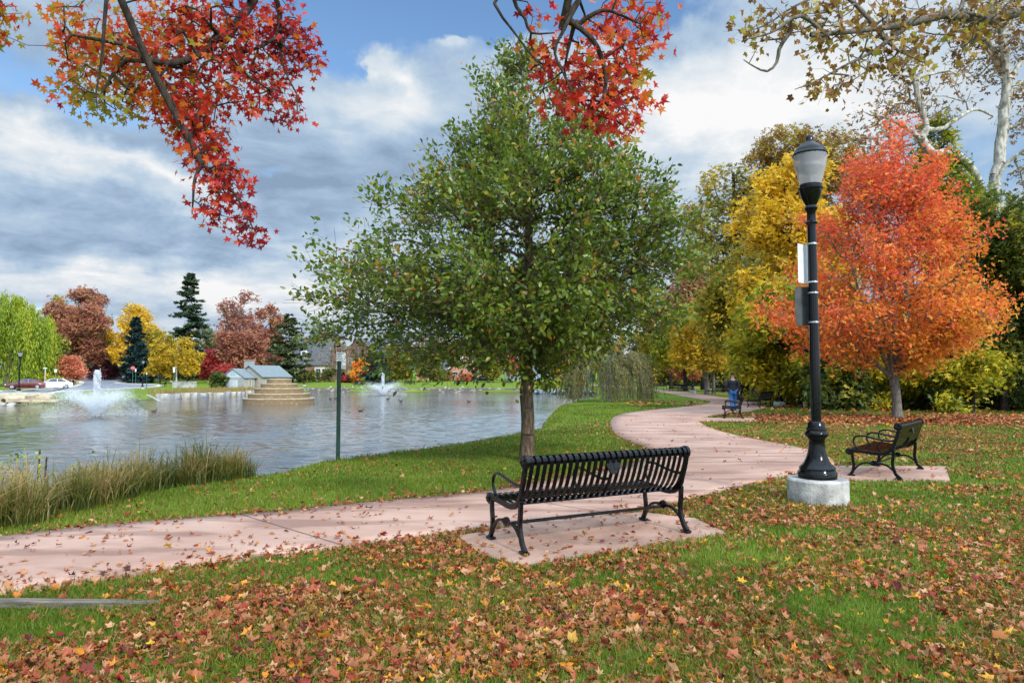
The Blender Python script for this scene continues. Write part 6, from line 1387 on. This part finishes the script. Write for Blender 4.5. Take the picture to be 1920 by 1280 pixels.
# ------------------------------------------------------------------ cars
TYRE = mat('black_rubber', (.015, .015, .016), .8); RIM = mat('silver_rim', (.5, .5, .52), .3, .7); CGLASS = mat('car_glass', (.035, .05, .06), .08, 0, .1, 3, spec=.9); LAMPW = mat('clear_headlamp', (.75, .77, .8), .2); LAMPR = mat('red_tail_lamp', (.35, .01, .01), .25)
CARB = [(-2.25, .34, .72, .62), (-2.2, .24, .86, .78), (-1.9, .2, .93, .86), (-1.2, .18, .97, .89), (-.2, .18, .96, .90), (.75, .18, .94, .90), (1.4, .2, .86, .88), (1.95, .22, .76, .82), (2.2, .26, .66, .72), (2.27, .34, .58, .6)]
CARC = [(-1.85, .93, .97, .70), (-1.45, .94, 1.22, .66), (-1.0, .95, 1.38, .62), (-.4, .95, 1.43, .61), (.25, .94, 1.40, .61), (.75, .93, 1.20, .64), (1.25, .87, .90, .70)]
def make_car(name, label, col, metal=.3, suv=1.0):
    root = thing(name, label, 'car', (0, 0, 0)); mt = mat('car_paint_' + name, col, .28, metal, .04, 4, coat=.6)
    V = []
    for x, zb, zt, hw in CARB:
        zt = .2 + (zt - .2) * (1 + .12 * (suv - 1) * 4)
        V += [(x, -hw * .92, zb), (x, -hw, zb + (zt - zb) * .35), (x, -hw * .97, zt - .10), (x, -hw * .86, zt), (x, hw * .86, zt), (x, hw * .97, zt - .10), (x, hw, zb + (zt - zb) * .35), (x, hw * .92, zb)]
    m = len(CARB); Fc = [(i * 8 + k, i * 8 + (k + 1) % 8, (i + 1) * 8 + (k + 1) % 8, (i + 1) * 8 + k) for i in range(m - 1) for k in range(8)] + [tuple(range(7, -1, -1)), tuple((m - 1) * 8 + k for k in range(8))]
    body = MB().add(V, Fc).build('body', mt, root, smooth=True)
    V = []
    for x, zb, zt, hw in CARC:
        zt = zb + (zt - zb) * suv; V += [(x, -hw * 1.17, zb - .03), (x, -hw, zt - .02), (x, -hw * .8, zt), (x, hw * .8, zt), (x, hw, zt - .02), (x, hw * 1.17, zb - .03)]
    m = len(CARC); Fc = [(i * 6 + k, i * 6 + (k + 1) % 6, (i + 1) * 6 + (k + 1) % 6, (i + 1) * 6 + k) for i in range(m - 1) for k in range(6)] + [tuple(range(5, -1, -1)), tuple((m - 1) * 6 + k for k in range(6))]
    MB().add(V, Fc).build('windows', CGLASS, root, smooth=True)
    b = MB(); zr = 1.43 * 1.0; zr = .95 + .48 * suv
    rp = [(-1.42, .94 + .28 * suv + .012), (-1.0, .95 + .43 * suv + .012), (-.4, zr + .014), (.25, .94 + .46 * suv + .012), (.5, .94 + .37 * suv)]
    b.bar([(x, 0, z) for x, z in rp], (0, 1, 0), [1.26, 1.2, 1.18, 1.18, 1.22], .03)
    for s in (-1, 1):
        b.bar([(-1.78, s * .76, .95), (-1.0, s * .63, .95 + .43 * suv)], (0, 1, 0), .05, .12); b.bar([(.5, s * .645, .94 + .37 * suv), (1.22, s * .80, .90)], (0, 1, 0), .05, .06); b.bar([(-.35, s * .745, .95), (-.35, s * .625, zr - .03)], (0, 1, 0), .05, .07)
    b.build('roof', mt, root, smooth=True)
    for x in (-1.38, 1.42):
        for s in (-1, 1):
            w = MB().tube([(x, s * .66, .32), (x, s * .885, .32)], .325, 20).build('wheel', TYRE, root, smooth=True); MB().tube([(x, s * .884, .32), (x, s * .897, .32)], [.21, .19], 14).build('rim', RIM, w)
    for s in (-1, 1):
        b = MB(); b.box((2.17, s * .58, .62), (.16, .30, .12)); b.build('headlight', LAMPW, root, bevel=.02); b = MB(); b.box((-2.215, s * .60, .76), (.10, .26, .14)); b.build('tail_light', LAMPR, root, bevel=.02)
        b = MB(); b.box((.72, s * .93, .98), (.12, .18, .12)); b.build('mirror', mt, root, bevel=.02)
    b = MB(); b.box((2.255, 0, .42), (.06, 1.1, .16)); b.build('grille', mat('dark_grille', (.02, .02, .022), .5), root); b = MB(); b.box((-2.27, 0, .62), (.03, .5, .12)); b.build('number_plate', WHITEPAINT, root)
    return root
def put_car(o, px, d, deg, sc=1.0):
    p = base(px, d); o.location = (p[0], d, max(float(ground_z(np.array([[p[0], d]]))[0]), p[2]) + .05); o.rotation_euler = (0, 0, RAD(deg)); o.scale = (sc,) * 3
put_car(make_car('maroon_car', 'maroon saloon parked at the roadside behind the far lamp post', (.13, .025, .03)), 49, 93, 208); put_car(make_car('white_car', 'white saloon parked behind the maroon one', (.78, .78, .80), .05), 101, 97.5, 220)
put_car(make_car('silver_car', 'silver car coming down the road behind the small salmon tree', (.52, .53, .56), .5, 1.08), 144, 200, 275); put_car(make_car('grey_car', 'grey car parked up the road just left of the fountain jet', (.40, .42, .45), .5), 169, 205, 250)
put_car(make_car('red_car', 'red car parked at the kerb right of the fountain jet', (.36, .02, .03)), 200, 184, 115); put_car(make_car('silver_hatchback', 'silver car parked with its back turned beside the far lamp posts', (.55, .57, .58), .5), 284, 148, 100); put_car(make_car('dark_van', 'dark car half hidden in front of the parked silver car', (.05, .06, .08), .3, 1.25), 270, 156, 100)
put_car(make_car('navy_car', 'dark navy hatchback parked by the lawn left of the green tree trunk', (.015, .025, .045), .3, 1.05), 905, 150, 182)

# ------------------------------------------------------------------ street furniture on the far left
m_pole = mat('weathered_pale_pole', (.50, .48, .40), .8, 0, .12, 3, stretch=(3, 3, .3))
p = base(331, 137); root = thing('utility_pole', 'tall pale wooden pole between the yellow street trees', 'pole', p); MB().tube([(0, 0, -.3), (.0, 0, 4), (.02, 0, AT(331, 641, 137)[2] - p[2])], [.17, .15, .11], 12).build('shaft', m_pole, root, smooth=True); MB().lathe([(.35, 0), (.33, .5), (.25, .62), (.02, .64)], 14).build('base_collar', CONC, root)
def signpost(label, px, d, top, w, h, mt, pm, shape='rect', txt=None, tm=None, extra=None, cat='sign'):
    p = base(px, d); zt = AT(px, top, d)[2] - p[2]; root = thing('road_sign', label, cat, p); MB().tube([(0, .05, -.2), (0, .05, zt)], .045, 8).build('post', pm, root)
    b = MB()
    if shape == 'oct': pts = [(w / 2 / cos(pi / 8) * cos(pi / 8 + k * pi / 4), w / 2 / cos(pi / 8) * sin(pi / 8 + k * pi / 4)) for k in range(8)]
    else: pts = [(-w / 2, -h / 2), (w / 2, -h / 2), (w / 2, h / 2), (-w / 2, h / 2)]
    n = len(pts); V = [(x, -.02, z + zt - h / 2) for x, z in pts] + [(x, .0, z + zt - h / 2) for x, z in pts]; b.add(V, [tuple(range(n)), tuple(range(2 * n - 1, n - 1, -1))] + [(i, n + i, n + (i + 1) % n, (i + 1) % n) for i in range(n)]); pn = b.build('sign_panel', mt, root)
    if txt: text_mesh('lettering', txt, h * .42, tm, pn, (0, -.03, zt - h / 2))
    return root
m_stop = mat('stop_sign_red', (.48, .05, .05), .5, 0, .04); m_gpost = mat('green_sign_post', (.05, .16, .12), .6)
signpost('red octagonal stop sign on a green post before the dark spruce', 248.5, 136, 686, .80, .80, m_stop, m_gpost, 'oct', 'STOP', WHITEPAINT)
signpost('small white and red sign just right of the stop sign', 254, 138, 691, .30, .62, WHITEPAINT, m_gpost); signpost('white street sign on a post left of the salmon tree', 84, 108, 689, .62, .16, WHITEPAINT, WHITEPAINT); signpost('small white sign left of the salmon tree trunk', 104, 112, 692, .42, .50, WHITEPAINT, m_gpost)
signpost('narrow white and green roadside sign before the yellow street trees', 326, 118, 688, .36, .92, WHITEPAINT, m_gpost); signpost('slim white topped post right of the far lamp post by the bend', 275, 105, 698, .14, .34, WHITEPAINT, GREENPAINT); signpost('pale blue banner sign on the left of the salmon tree trunk', 118, 142, 696, .34, .9, m_bluesiding, m_gpost); signpost('white double banner sign right of the other banner behind the salmon tree', 128, 142, 699, .6, 1.0, WHITEPAINT, m_gpost); signpost('small white yard sign by the fence beyond the stop sign', 232, 150, 704, .6, .5, WHITEPAINT, WHITEPAINT); signpost('slim white marker post beside the red car', 187.5, 168, 690, .12, .9, WHITEPAINT, WHITEPAINT)
p = base(346, 112); root = thing('stone_plinth', 'long low pale stone plinth on the bank below the light pole', 'plinth', (p[0], 112, p[2]), RAD(-8)); MB().box((0, 0, .40), (3.9, .7, 1.1)).build('block', m_rockpale, root, bevel=.03); MB().box((-.2, .0, .975), (4.0, .8, .06)).build('coping', CONC, root)
# garden fence up the road
m_fence = mat('grey_board_fence', (.14, .14, .15), .85, 0, .2, 5, stretch=(8, 8, .5)); p = base(220, 178); root = thing('board_fence', 'grey board fence at the corner beyond the red car', 'fence', p, RAD(-6)); b = MB()
for i in range(24): b.box((-3 + i * .26, 0, .75), (.24, .03, 1.7))
b.build('boards', m_fence, root); b = MB(); b.box((0, .06, 1.2), (6.2, .05, .1)); b.box((0, .06, .4), (6.2, .05, .1)); b.build('rail', m_fence, root)
# dock, culvert pipe and boat steps on the left bank
m_plank = mat('dock_timber', (.30, .24, .16), .85, 0, .25, 2, .5, 20, stretch=(1, 8, 8)); m_log = mat('pale_log', (.42, .34, .22), .85, 0, .2, 2, .5, 16)
p = G(68, 759, WZ); root = thing('timber_dock', 'low timber landing stage at the foot of the far left bank', 'dock', (p[0], p[1], WZ), RAD(8)); b = MB()
for i in range(22): b.box((-1.85 + i * .176, .3, .44), (.168, 1.5, .06))
b.build('deck', m_plank, root); b = MB(); b.box((0, -.48, .36), (3.9, .10, .20)); b.build('fascia', m_log, root)
for x in (-1.7, -.5, .7, 1.8): MB().tube([(x, -.35, -.6), (x, -.35, .4)], .09, 8).build('pile', m_plank, root)
p = G(16, 752.5, -.35); root = thing('retaining_log', 'pale round timber log laid along the left bank above the dock', 'log', (p[0], p[1], -.15), RAD(6)); b = MB(); b.tube([(-2.6, 0, 0), (1.35, 0, 0)], .28, 14); b.build('log_body', m_log, root, smooth=True)
p = G(74, 750, -.3); root = thing('retaining_log', 'pale squared timber beam right of the boat steps on the left bank', 'log', (p[0] - .1, p[1] + .2, -.12), RAD(6)); MB().box((0, 0, 0), (1.9, .34, .42)).build('log_body', m_log, root, bevel=.03)
p = G(11, 758.5, WZ); root = thing('culvert_pipe', 'open concrete drain pipe sticking out of the left bank', 'pipe', (p[0], p[1], -.28), RAD(10)); prof_ = [(.20, -.5), (.20, .6), (.32, .6), (.32, -.5)]
bb = MB(); V = []; n = 20
for r, y in [(.19, -.4), (.19, .7), (.30, .7), (.30, -.4)]: V += [(r * cos(2 * pi * k / n), y, r * sin(2 * pi * k / n)) for k in range(n)]
bb.add(V, [(i * n + k, i * n + (k + 1) % n, ((i + 1) % 4) * n + (k + 1) % n, ((i + 1) % 4) * n + k) for i in (0, 1, 2, 3) for k in range(n) if i != 1]); bb.add([(.19 * cos(2 * pi * k / n), .5, .19 * sin(2 * pi * k / n)) for k in range(n)], [tuple(range(n))]); bb.build('pipe_wall', m_log, root)
p = G(33, 746, -.1); root = thing('boat_steps', 'dark timber steps cut into the left bank below the far lamp post', 'steps', (p[0], p[1] - 1.0, -.62), RAD(-14)); b = MB()
for i in range(5): b.box((0, i * .75, .12 + i * .11), (1.5, .76, .10))
b.build('tread', mat('dark_wet_timber', (.10, .06, .05), .8), root)
for s in (-1, 1): b = MB(); b.bar([(s * .85, -.3, .14), (s * .85, 3.4, .68)], (1, 0, 0), .14, .2); b.build('side_rail', m_log, root)
p = G(296, 751, -.5); root = thing('driftwood_plank', 'pale slanting plank at the left end of the boulders', 'plank', (p[0] - 0.3, p[1] - .2, -.40)); MB().bar([(-.9, .6, .42), (.7, -.2, -.12)], (.3, 1, 0), .3, .06).build('board', m_rockpale, root)
for (px, py, w, lb) in [(2, 760, .5, 'pale rock below the drain pipe'), (22, 760, .45, 'pale rock right of the drain pipe')]:
    q = G(px, py, WZ); rock('boulder', lb, (q[0], q[1], WZ + .05), (w, .3, .22), m_rockpale, int(px) + 90, 'rocks under the drain pipe')
# tennis court fence and football goal
p = base(1000, 168); root = thing('tennis_court_fence', 'tall blue green screened fence of the tennis courts behind the trees', 'fence', p); m_screen = mat('blue_green_windscreen', (.20, .27, .30), .8, 0, .15, .5); b = MB(); b.box((4, 0, 2.3), (22, .04, 2.6)); b.build('screen', m_screen, root); b = MB(); b.box((4, -.05, .45), (22, .05, .9)); b.build('lower_screen', mat('pale_blue_screen', (.30, .38, .48), .8), root)
for i in range(12): MB().tube([(-7 + 2 * i, -.1, -.2), (-7 + 2 * i, -.1, 3.8)], .06, 6).build('fence_post', GREENPAINT, root)
p = base(957, 155); root = thing('football_goal', 'white football goal frame on the far lawn beside the green tree trunk', 'goal', p); hgt = 1.9; b = MB(); b.tube([(-1.7, 0, 0), (-1.7, 0, hgt), (1.7, 0, hgt), (1.7, 0, 0)], .06, 8); b.build('goal_frame', WHITEPAINT, root); b = MB()
for s in (-1.7, 1.7): b.tube([(s, 0, hgt), (s, .9, 0), (s, 0, 0)], .03, 6)
b.build('brace', WHITEPAINT, root)

# ------------------------------------------------------------------ ducks and gulls
def skin(name, verts, edges, mt, parent=None, sub=2, loc=None, rz=0.0):
    me = bpy.data.meshes.new(name); keys = list(verts); ix = {k: i for i, k in enumerate(keys)}
    me.from_pydata([verts[k][:3] for k in keys], [(ix[a], ix[b]) for a, b in edges], []); o = bpy.data.objects.new(name, me); COL.objects.link(o)
    md = o.modifiers.new('s', 'SKIN'); md.use_smooth_shade = True
    for i, k in enumerate(keys):
        r = verts[k][3]; r = (r, r) if not hasattr(r, '__len__') else r; me.skin_vertices[0].data[i].radius = r; me.skin_vertices[0].data[i].use_root = (i == 0)
    m2 = o.modifiers.new('u', 'SUBSURF'); m2.levels = sub; m2.render_levels = sub
    bpy.context.view_layer.update(); m3 = bpy.data.meshes.new_from_object(o.evaluated_get(bpy.context.evaluated_depsgraph_get())); bpy.data.objects.remove(o)
    m3.materials.clear(); m3.materials.append(mt)
    for p_ in m3.polygons: p_.use_smooth = True
    o = bpy.data.objects.new(name, m3); COL.objects.link(o)
    if parent is not None: o.parent = parent
    return o
m_duck = mat('brown_duck_feathers', (.07, .05, .035), .8, 0, .3, 12); m_beak = mat('dull_yellow_bill', (.30, .20, .04), .5); m_gull = mat('white_feathers', (.75, .75, .74), .7)
def make_duck(name, label, mt, cat, group):
    root = thing(name, label, cat, (0, 0, 0), 0, group)
    skin('body', {'b': (0, 0, .05, (.095, .085)), 't': (-.17, 0, .09, .045), 't2': (-.25, 0, .14, .012), 'c': (.13, 0, .07, .075), 'n': (.20, 0, .15, .035), 'h': (.215, 0, .225, .042), 'f': (.25, 0, .22, .028)}, [('b', 't'), ('t', 't2'), ('b', 'c'), ('c', 'n'), ('n', 'h'), ('h', 'f')], mt, root)
    MB().tube([(.27, 0, .215), (.33, 0, .205)], [.020, .010], 8).build('bill', m_beak, root, smooth=True); return root
duck0 = make_duck('duck', 'duck nearest the fountain, right of its spray', m_duck, 'duck', 'ducks on the lake')
DK = [(252, 771.5, 'brown duck swimming just right of the nearer fountain spray', 20), (288, 772, 'second brown duck farther right of the nearer fountain spray', 0), (727, 748.5, 'brown duck below the farther fountain', 10), (752, 752.5, 'brown duck right below the farther fountain', 160), (676, 771, 'lone brown duck in open water right of the lake sign', 30), (620, 748.5, 'brown duck just left of the lake sign post', 170), (628, 747.5, 'brown duck touching the lake sign post in view', 0), (879, 753.5, 'dark duck below the right part of the green tree', 200), (648, 727.5, 'duck standing on the far wall right of the lake sign', 30)]
for i, (px, py, lb, rz) in enumerate(DK):
    q = G(px, py, WZ if py > 735 else .05); o = duck0 if i == 0 else copy_tree(duck0); o['label'] = lb; o.location = (q[0], q[1], (WZ if py > 735 else .10)); o.rotation_euler = (0, 0, RAD(rz)); o.scale = (.9,) * 3
g0 = make_duck('gull', 'white gull', m_gull, 'bird', 'white gulls on the far lawn')
for i, (px, py) in enumerate([(620, 726), (641, 727.5), (662, 726), (678, 727), (700, 727), (835, 727), (842, 724.5), (868, 726)]):
    q = G(px, py); o = g0 if i == 0 else copy_tree(g0); o['label'] = 'white gull standing on the far lawn edge behind the wall'; o.location = (q[0], max(q[1], 107), .04); o.rotation_euler = (0, 0, i * 1.3); o.scale = (.75,) * 3

# ------------------------------------------------------------------ the walking man
m_skin = mat('skin', (.45, .26, .19), .6, 0, .06, 12); m_navy = mat('navy_jacket_cloth', (.012, .014, .024), .8, 0, .2, 14, .3, 60); m_jean = mat('blue_denim', (.04, .15, .40), .85, 0, .2, 10, .3, 80); m_cap = mat('black_cap_cloth', (.01, .01, .012), .8); m_hair = mat('grey_hair', (.40, .38, .36), .8); m_shoe = mat('dark_shoe', (.05, .045, .04), .6)
pp = G(1375, 769.5); root = thing('person', 'man in navy jacket, blue jeans and dark cap walking away along the path', 'person', (pp[0], pp[1], PZ), RAD(-8))
def body_verts(pad=0.0):
    V = {'pel': (0, 0, .96, (.165 + pad, .12 + pad)), 'wst': (0, .01, 1.10, (.155 + pad, .115 + pad)), 'chs': (0, .0, 1.30, (.175 + pad, .125 + pad)), 'shd': (0, .0, 1.44, (.13 + pad, .09 + pad)), 'nek': (0, .015, 1.53, .058 + pad), 'hd0': (0, .03, 1.61, .075), 'hd1': (0, .035, 1.70, .085), 'hd2': (0, .03, 1.765, .055), 'nos': (0, .125, 1.665, .014)}
    return V
V = body_verts(); E = [('pel', 'wst'), ('wst', 'chs'), ('chs', 'shd'), ('shd', 'nek'), ('nek', 'hd0'), ('hd0', 'hd1'), ('hd1', 'hd2'), ('hd1', 'nos')]
for s, nm in ((-1, 'l'), (1, 'r')):
    st = .20 * s
    V.update({'hip' + nm: (s * .10, 0, .90, .098), 'kne' + nm: (s * .105, .06 + .08 * s, .50, .064), 'ank' + nm: (s * .105, -.02 + .22 * s * .6 - .03, .09, .042), 'toe' + nm: (s * .115, .10 + .13 * s, .045, .036),
              'sho' + nm: (s * .205, -.0, 1.405, .062), 'elb' + nm: (s * .285, -.05 - .03 * s, 1.13, .045), 'wri' + nm: (s * .30, .03 - .06 * s, .90, .030), 'pal' + nm: (s * .302, .045 - .06 * s, .825, .034)})
    E += [('pel', 'hip' + nm), ('hip' + nm, 'kne' + nm), ('kne' + nm, 'ank' + nm), ('ank' + nm, 'toe' + nm), ('shd', 'sho' + nm), ('sho' + nm, 'elb' + nm), ('elb' + nm, 'wri' + nm), ('wri' + nm, 'pal' + nm)]
    for k, (dy, L_) in enumerate(((-.027, .062), (-.009, .078), (.009, .072), (.026, .058))):
        x, y, z = V['pal' + nm][:3]; V['f%d%s' % (k, nm)] = (x, y + dy, z - .045, .0095); V['g%d%s' % (k, nm)] = (x - s * .014, y + dy + .008, z - .045 - L_ * .8, .008); E += [('pal' + nm, 'f%d%s' % (k, nm)), ('f%d%s' % (k, nm), 'g%d%s' % (k, nm))]
    x, y, z = V['pal' + nm][:3]; V['t0' + nm] = (x - s * .012, y + .042, z - .005, .011); V['t1' + nm] = (x - s * .02, y + .06, z - .045, .009); E += [('pal' + nm, 't0' + nm), ('t0' + nm, 't1' + nm)]
body = skin('body', V, E, m_skin, root)
J = {k: V[k] for k in ('wst', 'chs', 'shd')}; J = {'wst': (0, .005, 1.08, (.215, .16)), 'hem': (0, 0, .93, (.215, .165)), 'chs': (0, 0, 1.29, (.23, .165)), 'shd': (0, 0, 1.43, (.18, .12)), 'col': (0, .01, 1.52, .075)}; JE = [('wst', 'hem'), ('wst', 'chs'), ('chs', 'shd'), ('shd', 'col')]
for s, nm in ((-1, 'l'), (1, 'r')):
    J.update({'sho' + nm: (s * .215, 0, 1.40, .085), 'elb' + nm: (*V['elb' + nm][:3], .066), 'wri' + nm: (V['wri' + nm][0], V['wri' + nm][1], V['wri' + nm][2] + .01, .050)}); JE += [('shd', 'sho' + nm), ('sho' + nm, 'elb' + nm), ('elb' + nm, 'wri' + nm)]
skin('jacket', J, JE, m_navy, root)
Tq = {'pel': (0, 0, .95, (.175, .135))}; TE = []
for nm in 'lr':
    Tq.update({'hip' + nm: (*V['hip' + nm][:3], .118), 'kne' + nm: (*V['kne' + nm][:3], .088), 'cal' + nm: tuple((np.array(V['kne' + nm][:3]) * .4 + np.array(V['ank' + nm][:3]) * .6).tolist()) + (.080,), 'ank' + nm: (V['ank' + nm][0], V['ank' + nm][1], .075, .070)}); TE += [('pel', 'hip' + nm), ('hip' + nm, 'kne' + nm), ('kne' + nm, 'cal' + nm), ('cal' + nm, 'ank' + nm)]
skin('jeans', Tq, TE, m_jean, root)
for nm in 'lr':
    a_ = V['ank' + nm]; t_ = V['toe' + nm]; skin('shoe', {'h': (a_[0], a_[1] - .04, .055, .05), 'm': (t_[0], t_[1] - .03, .045, .05), 't': (t_[0], t_[1] + .07, .035, .034)}, [('h', 'm'), ('m', 't')], m_shoe, root)
skin('hair', {'a': (0, .005, 1.645, (.080, .070)), 'b': (0, .01, 1.70, (.092, .088))}, [('a', 'b')], m_hair, root)
cp = MB().lathe([(.104, 1.715), (.106, 1.74), (.100, 1.78), (.075, 1.812), (.03, 1.825), (.002, 1.827)], 20, (0, .03, 0)); cp.bar([(0, .11, 1.722), (0, .20, 1.712)], (1, 0, 0), [.15, .10], .012); cp.build('cap', m_cap, root, smooth=True)

# ------------------------------------------------------------------ the dog
m_fur, t2, out = new_mat('beige_and_brown_fur'); oc = t2.n('ShaderNodeTexCoord').outputs['Object']; cc = t2.mix(t2.ss(t2.noise(oc, 3.2, 3), .46, .54), (.60, .44, .32), (.24, .13, .08)); cc = t2.mix(t2.m('MULTIPLY', t2.ss(t2.noise(oc, 45, 3), .4, .6), .25), cc, (.75, .62, .5)); pb = t2.n('ShaderNodeBsdfPrincipled', i={'Base Color': cc, 'Roughness': .9}); t2.L.new(pb.outputs[0], out.inputs[0])
dp = G(1513, 766); root = thing('dog', 'small beige and brown dog standing in the leaves just left of the nearest lamp post', 'dog', (dp[0] - .05, dp[1], .0), RAD(62))
D = {'che': (.16, 0, .33, (.085, .105)), 'bel': (-.02, 0, .345, (.075, .085)), 'rmp': (-.20, 0, .345, (.078, .085)), 'nek': (.27, 0, .43, .062), 'hed': (.34, 0, .51, .066), 'muz': (.43, 0, .485, .034), 'nse': (.475, 0, .485, .022), 'tl1': (-.30, 0, .43, .028), 'tl2': (-.36, 0, .54, .024), 'tl3': (-.32, 0, .60, .012)}
DE = [('che', 'bel'), ('bel', 'rmp'), ('che', 'nek'), ('nek', 'hed'), ('hed', 'muz'), ('muz', 'nse'), ('rmp', 'tl1'), ('tl1', 'tl2'), ('tl2', 'tl3')]
for s, nm in ((-1, 'l'), (1, 'r')):
    D.update({'er1' + nm: (.325, s * .055, .545, .022), 'er2' + nm: (.325, s * .095, .50, .014), 'sh' + nm: (.17, s * .065, .27, .045), 'wr' + nm: (.175, s * .07, .12, .024), 'fp' + nm: (.195, s * .07, .025, .027), 'hp' + nm: (-.20, s * .065, .29, .058), 'st' + nm: (-.135, s * .075, .21, .038), 'hk' + nm: (-.25, s * .075, .135, .022), 'hf' + nm: (-.235, s * .075, .025, .026)})
    DE += [('hed', 'er1' + nm), ('er1' + nm, 'er2' + nm), ('che', 'sh' + nm), ('sh' + nm, 'wr' + nm), ('wr' + nm, 'fp' + nm), ('rmp', 'hp' + nm), ('hp' + nm, 'st' + nm), ('st' + nm, 'hk' + nm), ('hk' + nm, 'hf' + nm)]
skin('body', D, DE, m_fur, root)
